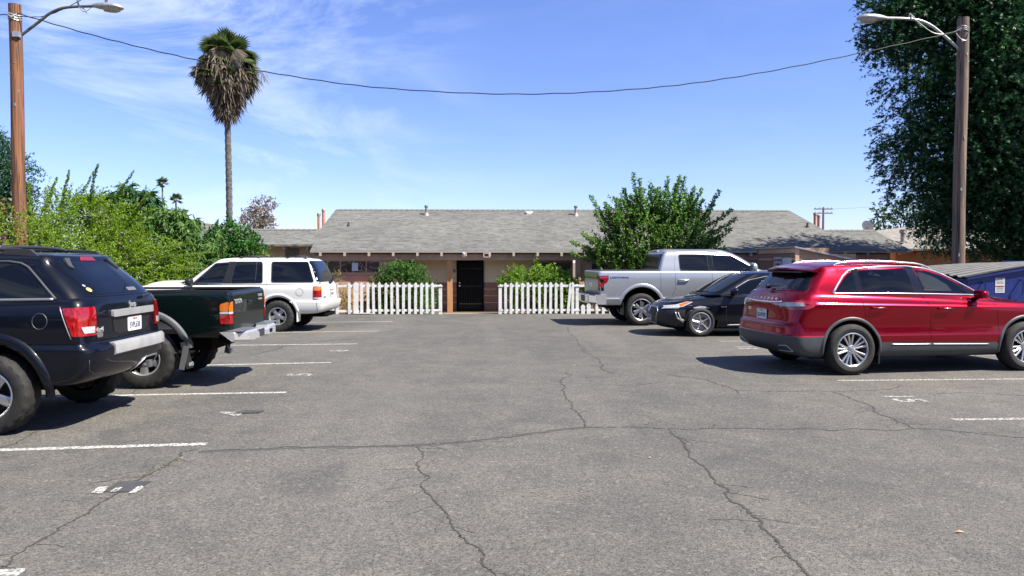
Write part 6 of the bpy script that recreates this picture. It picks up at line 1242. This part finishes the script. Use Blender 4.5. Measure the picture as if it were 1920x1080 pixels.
# ---------------------------------------------------------------- white SUV (left, third)
def white_suv():
    c = Car('white_suv', (-4.86, 18.26), 177, 'white older SUV with dark tinted windows parked third on the left by the fence', 'car')
    lo = loft([dict(z=.42, w=.78, xr=-.85, xf=3.55), dict(z=.47, w=.855, xr=-1.02, xf=3.62, dr=.2, er=5), dict(z=.62, w=.885, xr=-1.10, xf=3.68, dr=.22, er=5, wr=.97), dict(z=.70, w=.885, xr=-1.11, xf=3.68, dr=.22, er=5, wr=.97), dict(z=.725, w=.875, xr=-1.02, xf=3.66, dr=.16, er=5, wr=.96), dict(z=.75, w=.868, xr=-1.0, xf=3.66, dr=.15, er=5.5, wr=.955), dict(z=.95, w=.875, xr=-.995, xf=3.62, dr=.15, er=5.5, wr=.95), dict(zr=1.05, zf=1.0, w=.868, xr=-.985, xf=3.55, dr=.15, er=5.5, wr=.945), dict(zr=1.10, zf=1.05, w=.855, xr=-.97, xf=3.45, dr=.15, er=5, wr=.94, wf=.92), dict(zr=1.13, zf=1.08, w=.80, xr=-.94, xf=3.3, dr=.15, er=5, wr=.94, wf=.9)], crown=(0, .10))
    c.shell(lo, 'body', [M['white_car'], M['void']], arches=[(0, .38, .44, .88, .32), (2.84, .38, .44, .88, .32)])
    gl = loft([dict(zr=1.10, zf=1.12, w=.845, xr=-.965, xf=2.36, dr=.15, df=.3, er=4.6, wr=.94), dict(zr=1.20, zf=1.22, w=.825, xr=-.94, xf=2.18, dr=.16, df=.3, er=4.4, wr=.935), dict(z=1.42, w=.765, xr=-.86, xf=1.93, dr=.18, df=.3, er=4.2, wr=.93), dict(z=1.60, w=.715, xr=-.76, xf=1.68, dr=.2, df=.3, er=4.2, wr=.92), dict(z=1.675, w=.685, xr=-.69, xf=1.56, dr=.2, df=.3, er=4.2, wr=.91), dict(z=1.71, w=.63, xr=-.60, xf=1.46, dr=.2, df=.28, er=4.2, wr=.91), dict(z=1.72, w=.56, xr=-.50, xf=1.38, dr=.2, df=.25, wr=.91)], crown=(0, .02)); cab = c.shell(gl, 'cabin', [M['white_car'], M['void']])
    c.under(-.7, 3.4, .6, .36, .3)
    w3 = rnd([(-.83, 1.165), (.15, 1.165), (.175, 1.635), (-.66, 1.635)], .045); w2 = rnd([(.36, 1.15), (1.11, 1.14), (1.03, 1.635), (.40, 1.635)], .045); w1 = rnd([(1.28, 1.14), (2.02, 1.13), (1.52, 1.60), (1.17, 1.625)], .04)
    c.patch('window_surround', rnd([(1.10, 1.13), (1.30, 1.13), (1.20, 1.645), (1.02, 1.645)], .01), 'L', M['black'], .003, both=True)
    for w_, g in ((w3, M['glass']), (w2, M['glass']), (w1, M['see_light'])):
        c.patch('side_window', w_, 'L', g, .006, both=True); c.trim('window_trim', w_, 'L', .008, M['black'], .003, closed=True, both=True)
    c.trim('window_trim', [(.53, 1.16), (.53, 1.63)], 'L', .009, M['black'], .006, both=True)
    c.patch('rear_window', rnd([(-.70, 1.16), (.70, 1.16), (.62, 1.66), (-.62, 1.66)], .08), 'B', M['glass'], .006); c.patch('rear_window', rnd([(-.95, 1.17), (-.885, 1.17), (-.70, 1.64), (-.78, 1.64)], .02), 'L', M['glass'], .006, both=True)
    c.patch('windshield', rnd([(-.68, 1.20), (.68, 1.20), (.61, 1.62), (-.61, 1.62)], .03), 'F', M['see_light'], .004)
    for z0, z1, m, nm in ((.81, .965, M['redlens'], 'tail_lamp'), (.77, .805, M['clearlens'], 'reversing_lamp'), (.97, 1.06, M['amber'], 'turn_signal')):
        c.patch(nm, [(.70, z0), (.84, z0), (.84, z1), (.70, z1)], 'B', m, .010, both=True); c.patch(nm, [(-.97, z0), (-.835, z0), (-.835 + (0 if z1 < 1 else .0), z1), (-.97, z1)], 'L', m, .008, both=True)
    c.trim('lamp_edge', rnd([(-.99, .765), (-.83, .765), (-.83, 1.065), (-.99, 1.065)], .02), 'L', .006, M['ink'], .003, closed=True, both=True)
    c.flare('wheel_flare', 0, .40, .445, -5, 185, .06, M['white_car'], .022); c.flare('wheel_flare', 2.84, .40, .445, -5, 185, .06, M['white_car'], .022)
    for pl in 'LR': c.gaps('panel_gap', [[(.27, 1.69), (.265, .95), (.32, .80), (.40, .68)], [(1.22, 1.13), (1.22, .55)], [(2.12, 1.1), (2.12, .6)], [(.27, 1.12), (-.93, 1.12)], [(.27, 1.11), (2.12, 1.11)]], pl, M['flare_gray'], .0035)
    c.gaps('bumper_gap', [[(-.84, .722), (.84, .722)], [(-.84, 1.13), (.84, 1.13)], [(.68, 1.13), (.69, .73)], [(-.68, 1.13), (-.69, .73)]], 'B', r=.006); c.gaps('bumper_gap', [[(-.91, .72), (-.93, .47)], [(-1.0, .722), (-.91, .722)]], 'L', r=.006)
    B = MB(); B.tube(c.path([(-.51 + .085 * math.cos(t), .93 + .085 * math.sin(t)) for t in np.linspace(0, 6.28, 22)], 'L', .001), .0035, 4); B.build('fuel_door', M['flare_gray'], c.o)
    c.patch('plate_recess', rnd([(-.36, .80), (.0, .80), (.02, .97), (-.38, .97)], .02), 'B', M['flare_gray'], .004); c.plate(-.16, .875, 'B', '4DLM012')
    c.txt('badge', 'EXPLORER', .47, .80, 'B', .05, M['satin'], .004, bold=.001); B = MB().tube([tuple(c.hit(-.10, 1.13, 'B')[0] + Vector((-.03, 0, .0))), tuple(c.hit(-.45, 1.17, 'B')[0] + Vector((-.03, 0, .02)))], [.02, .012], 8); B.lathe([(.001, -.05), (.03, -.04), (.03, .03)], 10, 'x', tuple(c.hit(-.08, 1.13, 'B')[0])); B.build('wiper', M['black'], c.o, smooth=50)
    for x, z in ((.62, 1.035), (1.42, 1.035)): c.patch('door_handle', rnd([(x - .10, z - .03), (x + .10, z - .03), (x + .10, z + .03), (x - .10, z + .03)], .01), 'L', M['white_car'], .018, .015, both=True); c.trim('handle_shadow', [(x - .10, z + .033), (x + .10, z + .033)], 'L', .005, M['ink'], .001, both=True)
    for x in (-.35, .75):
        B = MB(); n = 10
        for sy in (1, -1): B.tube([(x - .26, sy * .58, 1.705), (x - .16, sy * .58, 1.755), (x + .1, sy * .58, 1.765), (x + .26, sy * .58, 1.705)], .016, 6)
        B.tube([(x, -.58 + 1.16 * i / n, 1.765 + .018 * math.sin(math.pi * i / n)) for i in range(n + 1)], .018, 6); B.build('roof_rack', M['black'], c.o, smooth=40)
    MB().box((-.46, -.86, .24), (-.44, -.62, .50)).box((-.46, .62, .24), (-.44, .86, .50)).build('mud_flap', M['white_car'], c.o)
    B = MB().tube([(-.55, .35, .38), (-1.04, .38, .36)], .03, 8); B.box((-1.0, -.45, .33), (-.6, .45, .42)); B.build('exhaust', M['void'], c.o)
    c.mirror(2.02, 1.17, .86, M['black'], w=.2, h=.18); c.patch('wiper_cowl', [(2.22, -.7), (2.42, -.6), (2.42, .6), (2.22, .7)], 'T', M['black'], .004)
    c.patch('windscreen_lamp', rnd([(-.84, .78), (-.5, .76), (-.5, .92), (-.84, .92)], .03), 'F', M['clearlens'], .005, both=True)
    MB().box((.9, -.70, 1.0), (1.95, .70, 1.20)).build('cabin_floor', M['cabin_in'], c.o, bevel=.02); c.seats([1.2], .36, 1.12, 1.48, (1.72, 1.24)); c.open_windows(cab, [[(1.30, 1.16), (1.97, 1.15), (1.51, 1.585), (1.19, 1.61)]], ([(.9, 1.235), (2.25, 1.23), (1.75, 1.575), (1.5, 1.60), (.9, 1.605)], .575))
    c.wheels([(0, .775), (0, -.775), (2.84, .775), (2.84, -.775)], .368, 0, .205, .235, 'five', M['alloy_dull'], tread=.004)
white_suv()

# ---------------------------------------------------------------- silver pickup (right, farthest)
def silver_pickup():
    c = Car('silver_pickup', (3.86, 19.75), 4, 'silver crew cab pickup with red tail lamps, farthest on the right by the fence', 'pickup truck')
    lo = loft([dict(z=.52, w=.86, xr=-.98, xf=4.6, dr=.06, er=8), dict(z=.54, w=.955, xr=-1.05, xf=4.7, dr=.08, er=8), dict(z=.70, w=.985, xr=-1.09, xf=4.76, dr=.08, er=8, wr=.99), dict(z=.72, w=.975, xr=-1.09, xf=4.76, dr=.08, er=8, wr=.99), dict(z=.95, w=.985, xr=-1.11, xf=4.78, dr=.09, er=8, wr=.985), dict(z=1.20, w=.98, xr=-1.13, xf=4.76, dr=.09, er=8, wr=.98), dict(z=1.32, w=.965, xr=-1.13, xf=4.7, dr=.09, er=8, wr=.98), dict(z=1.385, w=.945, xr=-1.12, xf=4.6, dr=.09, er=8, wr=.98, wf=.93), dict(z=1.405, w=.91, xr=-1.10, xf=4.5, dr=.09, er=8, wr=.98, wf=.92)], m=44, sub=3, crown=(0, .0))
    c.shell(lo, 'body', [M['silver'], M['void']], arches=[(0, .45, .545, .98, .34), (3.69, .45, .545, .98, .34)])
    gl = loft([dict(z=1.36, w=.93, xr=.46, xf=3.55, dr=.08, df=.4, er=6, wr=.985, wf=.94), dict(z=1.46, w=.905, xr=.48, xf=3.28, dr=.08, df=.4, er=6, wr=.985, wf=.93), dict(z=1.65, w=.85, xr=.54, xf=3.0, dr=.08, df=.4, er=6, wr=.98, wf=.92), dict(z=1.84, w=.79, xr=.60, xf=2.66, dr=.1, df=.4, er=5.5, wr=.975, wf=.91), dict(z=1.91, w=.75, xr=.63, xf=2.46, dr=.12, df=.4, er=5, wr=.97, wf=.9), dict(z=1.95, w=.68, xr=.68, xf=2.32, dr=.14, df=.35, er=4.5, wr=.96, wf=.9), dict(z=1.96, w=.6, xr=.74, xf=2.2, dr=.14, df=.3, wr=.96, wf=.9)], crown=(0, .02)); c.shell(gl, 'cabin', [M['silver'], M['void']])
    c.under(-.8, 4.4, .6, .42, .3)
    MB().box((-1.06, -.87, 1.40), (.50, .87, 1.425)).build('bed_cover', M['black'], c.o, bevel=.008)
    w1 = rnd([(1.03, 1.42), (1.78, 1.40), (1.77, 1.82), (1.02, 1.82)], .05); w2 = rnd([(1.91, 1.40), (3.05, 1.38), (3.02, 1.47), (2.46, 1.79), (1.90, 1.82)], .04)
    c.patch('pillar_trim', [(1.76, 1.395), (1.93, 1.395), (1.92, 1.825), (1.75, 1.825)], 'L', M['blackgloss'], .004, both=True)
    for w_ in (w1, w2): c.patch('side_window', w_, 'L', M['glass'], .007, both=True); c.trim('window_trim', w_, 'L', .009, M['black'], .003, closed=True, both=True)
    c.patch('rear_window', rnd([(-.80, 1.44), (.80, 1.44), (.71, 1.84), (-.71, 1.84)], .05), 'B', mat('privacy_glass', (.004, .005, .005), .12, spec=.05), .006); c.patch('windshield', rnd([(-.78, 1.46), (.78, 1.46), (.66, 1.84), (-.66, 1.84)], .06), 'F', M['glass_clear'], .004)
    B = MB().box((.60, -.22, 1.905), (.68, .22, 1.94)); B.build('brake_light', M['redlens'], c.o, bevel=.006); MB().box((.60, -.30, 1.908), (.69, -.22, 1.938)).box((.60, .22, 1.908), (.69, .30, 1.938)).build('cargo_lamp', M['trim_white'], c.o)
    L_ = [(-1.12, 1.28), (-.86, 1.29), (-.865, 1.18), (-.90, 1.12), (-.985, 1.065), (-.985, .90), (-1.12, .90)]
    c.patch('lamp_housing', L_, 'L', M['blackgloss'], .004, both=True); c.patch('lamp_housing', [(.80, .90), (.96, .90), (.96, 1.28), (.80, 1.28)], 'B', M['blackgloss'], .004, both=True)
    c.patch('tail_lamp', [(-1.09, 1.265), (-.875, 1.275), (-.88, 1.185), (-.915, 1.13), (-1.0, 1.065), (-1.0, .985), (-1.09, .985), (-1.09, 1.065), (-1.00, 1.12), (-.985, 1.16), (-1.02, 1.195), (-1.09, 1.20)], 'L', M['redlens'], .010, both=True); c.patch('tail_lamp', [(.82, .985), (.96, .985), (.96, 1.265), (.82, 1.265)], 'B', M['redlens'], .010, both=True)
    c.patch('chrome_bar', [(-.79, 1.20), (.79, 1.20), (.79, 1.24), (-.79, 1.24)], 'B', M['redlens'], .008); c.patch('tailgate_panel', [(-.79, .84), (.79, .84), (.79, 1.18), (-.79, 1.18)], 'B', M['satin'], .004)
    c.txt('badge', 'LIGHTNING', -.58, 1.235, 'R', .062, M['plate_ink'], .002, bold=.002, xs=1.45); c.txt('badge', 'LIGHTNING', -.58, 1.235, 'L', .062, M['plate_ink'], .002, bold=.002, xs=1.45); c.txt('badge', 'F-150', 0, 1.02, 'B', .14, M['chrome'], .006, bold=.004)
    for sx in (1, -1): pass
    B = MB(); v = []; n = 22
    for i in range(n + 1):
        y = -.99 + 1.98 * i / n; a = abs(y); x = -1.33 + max(0, a - .62) * .34
        v += [(x + .28, y, .80), (x + .02, y, .80), (x, y, .775), (x, y, .60), (x + .05, y, .555), (x + .28, y, .555)]
    B.add(v, [(i * 6 + j, i * 6 + j + 1, i * 6 + 7 + j, i * 6 + 6 + j) for i in range(n) for j in range(5)] + [(0, 1, 2, 3, 4, 5), tuple(n * 6 + 5 - j for j in range(6))]); bp = B.build('rear_bumper', M['chrome'], c.o, smooth=30)
    MB().box((-1.31, -.93, .802), (-1.12, .93, .816)).build('step_pad', M['black'], bp, bevel=.004); MB().box((-1.345, -.2, .60), (-1.325, .2, .76)).build('plate_recess', M['black'], bp)
    c.flare('wheel_lip', 0, .45, .545, 10, 170, .09, M['silver'], .016); c.flare('wheel_lip', 3.69, .45, .545, 10, 170, .09, M['silver'], .016)
    for pl in 'LR':
        c.gaps('panel_gap', [[(.50, 1.37), (.50, .56)], [(.88, 1.37), (.88, .9), (.80, .78), (.74, .58)], [(1.86, 1.39), (1.88, .56)], [(2.98, 1.36), (2.98, .58)], [(-1.05, .712), (-.52, .712)]], pl, r=.005)
        c.gaps('cab_gap', [[(.88, 1.38), (.90, 1.70), (.95, 1.86), (1.05, 1.89), (1.8, 1.89)]], pl, M['ink'], r=.004)
        sy = 1 if pl == 'L' else -1
        for x in (1.10, 2.08):
            p, _ = c.hit(x, 1.17, pl); MB().tube([(x - .13, p.y + sy * .005, 1.17), (x - .11, p.y + sy * .035, 1.17), (x + .11, p.y + sy * .035, 1.17), (x + .13, p.y + sy * .005, 1.17)], .019, 8).build('door_handle', M['chrome'], c.o, smooth=True)
    c.patch('cab_back', [(-.86, 1.42), (-.80, 1.42), (-.72, 1.85), (-.76, 1.85)], 'B', M['silver'], .003, both=True)
    B = MB()
    for sy in (1, -1): B.box((-.49, min(sy * .70, sy * .96), .28), (-.47, max(sy * .70, sy * .96), .60))
    B.build('mud_flap', M['black'], c.o)
    c.mirror(2.92, 1.48, .93, M['silver'], w=.26, h=.26, d=.1); c.patch('headlamp', rnd([(-.95, .95), (-.6, .95), (-.6, 1.2), (-.95, 1.2)], .03), 'F', M['clearlens'], .005, both=True); c.patch('grille', rnd([(-.58, .95), (.58, .95), (.58, 1.2), (-.58, 1.2)], .03), 'F', M['black'], .005)
    c.wheels([(0, .85), (0, -.85), (3.69, .85), (3.69, -.85)], .415, 0, .275, .27, 'blade', M['alloy'])
    return c
silver_pickup()

# ---------------------------------------------------------------- black hatchback (right, middle; front towards the aisle)
def black_hatch():
    c = Car('black_hatchback', (7.33, 16.87), 181, 'black low hatchback facing the aisle between the silver pickup and the red SUV', 'car')
    lo = loft([dict(z=.17, w=.74, xr=-.6, xf=3.35, ef=3), dict(z=.20, w=.82, xr=-.75, xf=3.48, df=.5, ef=2.8, wf=.92), dict(z=.32, w=.885, xr=-.82, xf=3.60, df=.55, ef=2.7, wf=.93), dict(z=.50, w=.905, xr=-.86, xf=3.635, df=.6, ef=2.6, wf=.93), dict(z=.62, w=.90, xr=-.86, xf=3.60, df=.62, ef=2.5, wf=.925), dict(zr=.78, zf=.665, w=.90, xr=-.84, xf=3.555, df=.64, ef=2.4, wf=.915), dict(zr=.86, zf=.705, zc=.03, w=.885, xr=-.80, xf=3.49, df=.66, ef=2.4, wf=.90), dict(zr=.98, zf=.735, zc=.065, w=.865, xr=-.75, xf=3.42, df=.66, ef=2.4, wf=.87), dict(zr=1.0, zf=.755, zc=.07, w=.82, xr=-.7, xf=3.33, df=.62, ef=2.4, wf=.85)], crown=(0, .065), n=14)
    c.shell(lo, 'body', [M['blackcar'], M['void']], arches=[(0, .32, .365, .90, .28), (2.70, .32, .365, .90, .28)])
    gl = loft([dict(zr=1.02, zf=.90, w=.86, xr=-.60, xf=2.62, dr=.3, df=.42, ef=2.6, wf=.93), dict(zr=1.08, zf=.99, w=.83, xr=-.55, xf=2.44, dr=.3, df=.44, ef=2.6, wf=.92), dict(zr=1.18, zf=1.16, w=.76, xr=-.4, xf=2.14, dr=.3, df=.44, ef=2.6, wf=.9), dict(zr=1.26, zf=1.30, zc=.01, w=.69, xr=-.2, xf=1.86, dr=.3, df=.42, ef=2.6, wf=.88), dict(zr=1.30, zf=1.37, zc=.03, w=.64, xr=-.1, xf=1.66, dr=.3, df=.4, ef=2.6, wf=.87), dict(zr=1.31, zf=1.39, zc=.04, w=.56, xr=0, xf=1.54, dr=.3, df=.36, ef=2.6, wf=.87)], crown=(0, .03), n=14); c.shell(gl, 'cabin', [M['blackcar'], M['void']])
    c.under(-.5, 3.2, .6, .17, .25)
    c.patch('windshield', rnd([(-.70, .975), (-.3, .95), (.3, .95), (.70, .975), (.54, 1.345), (-.54, 1.345)], .06), 'F', M['glass_clear'], .004)
    w1 = rnd([(1.22, .965), (2.02, .925), (1.86, 1.06), (1.60, 1.20), (1.22, 1.285)], .03); w2 = rnd([(.18, 1.01), (1.14, .97), (1.14, 1.29), (.62, 1.27), (.2, 1.17)], .03)
    for w_ in (w1, w2): c.patch('side_window', w_, 'L', M['glass'], .005, both=True)
    c.trim('window_trim', [(2.22, .885), (1.2, .945), (.1, .995)], 'L', .008, M['chrome'], .004, both=True); c.trim('window_trim', [(2.05, .93), (1.87, 1.085), (1.60, 1.225), (1.20, 1.312), (.62, 1.295), (.12, 1.17)], 'L', .008, M['satin'], .004, both=True)
    c.patch('headlamp', rnd([(3.42, .615), (3.10, .655), (2.86, .76), (3.0, .765), (3.22, .70), (3.46, .67)], .01), 'L', M['clearlens'], .006, both=True); c.patch('turn_signal', rnd([(3.13, .665), (2.90, .755), (3.02, .755), (3.16, .705)], .008), 'L', M['amber'], .009, both=True)
    c.patch('headlamp', [(.56, .605), (.86, .63), (.86, .71), (.60, .665)], 'F', M['clearlens'], .006, both=True)
    hexg = [(-.40, .63), (.40, .63), (.50, .54), (.38, .27), (-.38, .27), (-.50, .54)]
    c.patch('grille', hexg, 'F', M['black'], .006); c.trim('grille_frame', hexg, 'F', .014, M['satin'], .006, closed=True)
    B = MB(); q = 0
    for zz in np.arange(.30, .62, .042):
        for yy in np.arange(-.42, .43, .055):
            if abs(yy) < .36 + (zz - .27) * .4 - .03: p, n_ = c.hit(yy + (.027 if q % 2 else 0), zz, 'F'); p = p + n_ * .010; B.box((p.x - .004, p.y - .015, p.z - .010), (p.x + .004, p.y + .015, p.z + .010))
        q += 1
    B.build('grille_mesh', M['steel_gray'], c.o); c.plate(0, .40, 'F', '8KFR204'); c.txt('badge', 'H', 0, .565, 'F', .13, M['chrome'], .014, bold=.004, xs=1.3); c.trim('badge_ring', [(.09 * math.cos(t), .567 + .055 * math.sin(t)) for t in np.linspace(0, 6.28, 20)], 'F', .006, M['chrome'], .016)
    c.patch('bumper_inlet', rnd([(.52, .56), (.86, .60), (.86, .38), (.66, .26), (.46, .26)], .02), 'F', M['black'], .004, both=True); c.patch('bumper_inlet', rnd([(3.40, .58), (3.04, .60), (3.06, .32), (3.30, .24), (3.42, .26)], .02), 'L', M['black'], .004, both=True)
    for dx in (0, .06): c.trim('fog_lamp', [(3.20 + dx, .54), (3.15 + dx, .40), (3.07 + dx * .6, .36)], 'L', .012, M['clearlens'], .008, both=True)
    c.trim('bumper_blade', [(3.26, .55), (3.22, .42), (3.08, .32)], 'L', .018, M['satin'], .004, both=True)
    c.patch('lower_grille', rnd([(-.62, .22), (.62, .22), (.66, .255), (-.66, .255)], .01), 'F', M['black'], .004)
    c.trim('sill_trim', [(2.12, .262), (.55, .29)], 'L', .014, M['silver_rail'], .006, both=True); c.txt('badge', 'hybrid', 2.20, .66, 'L', .045, M['chrome'], .003, bold=.002); c.txt('badge', 'hybrid', 2.20, .66, 'R', .045, M['chrome'], .003, bold=.002)
    for pl in 'LR': c.gaps('panel_gap', [[(2.13, .90), (2.15, .60), (2.14, .30)], [(1.18, .94), (1.18, .28)], [(2.40, .72), (2.24, .72), (2.23, .82), (2.25, .87), (2.38, .87), (2.41, .82), (2.40, .72)], [(2.24, .885), (2.7, .86), (2.92, .80)]], pl, M['steel_gray'], .0028)
    B = MB()
    for y0, y1 in ((-.1, .5), (.05, -.55)):
        p = [c.hit(y0 + (y1 - y0) * t, .955 + .02 * t, 'F')[0] + Vector((.01, 0, .01)) for t in (0, .5, 1)]; B.tube([tuple(a) for a in p], [.012, .008, .005], 5)
    B.build('wiper', M['black'], c.o)
    c.patch('wiper_cowl', [(2.46, -.66), (2.60, -.4), (2.60, .4), (2.46, .66)], 'T', M['black'], .004)
    c.mirror(1.98, 1.0, .86, M['blackcar'], w=.23, h=.15, d=.09)
    c.wheels([(0, .765), (0, -.765), (2.70, .765), (2.70, -.765)], .318, 0, .215, .21, 'fine', M['alloy'])
black_hatch()
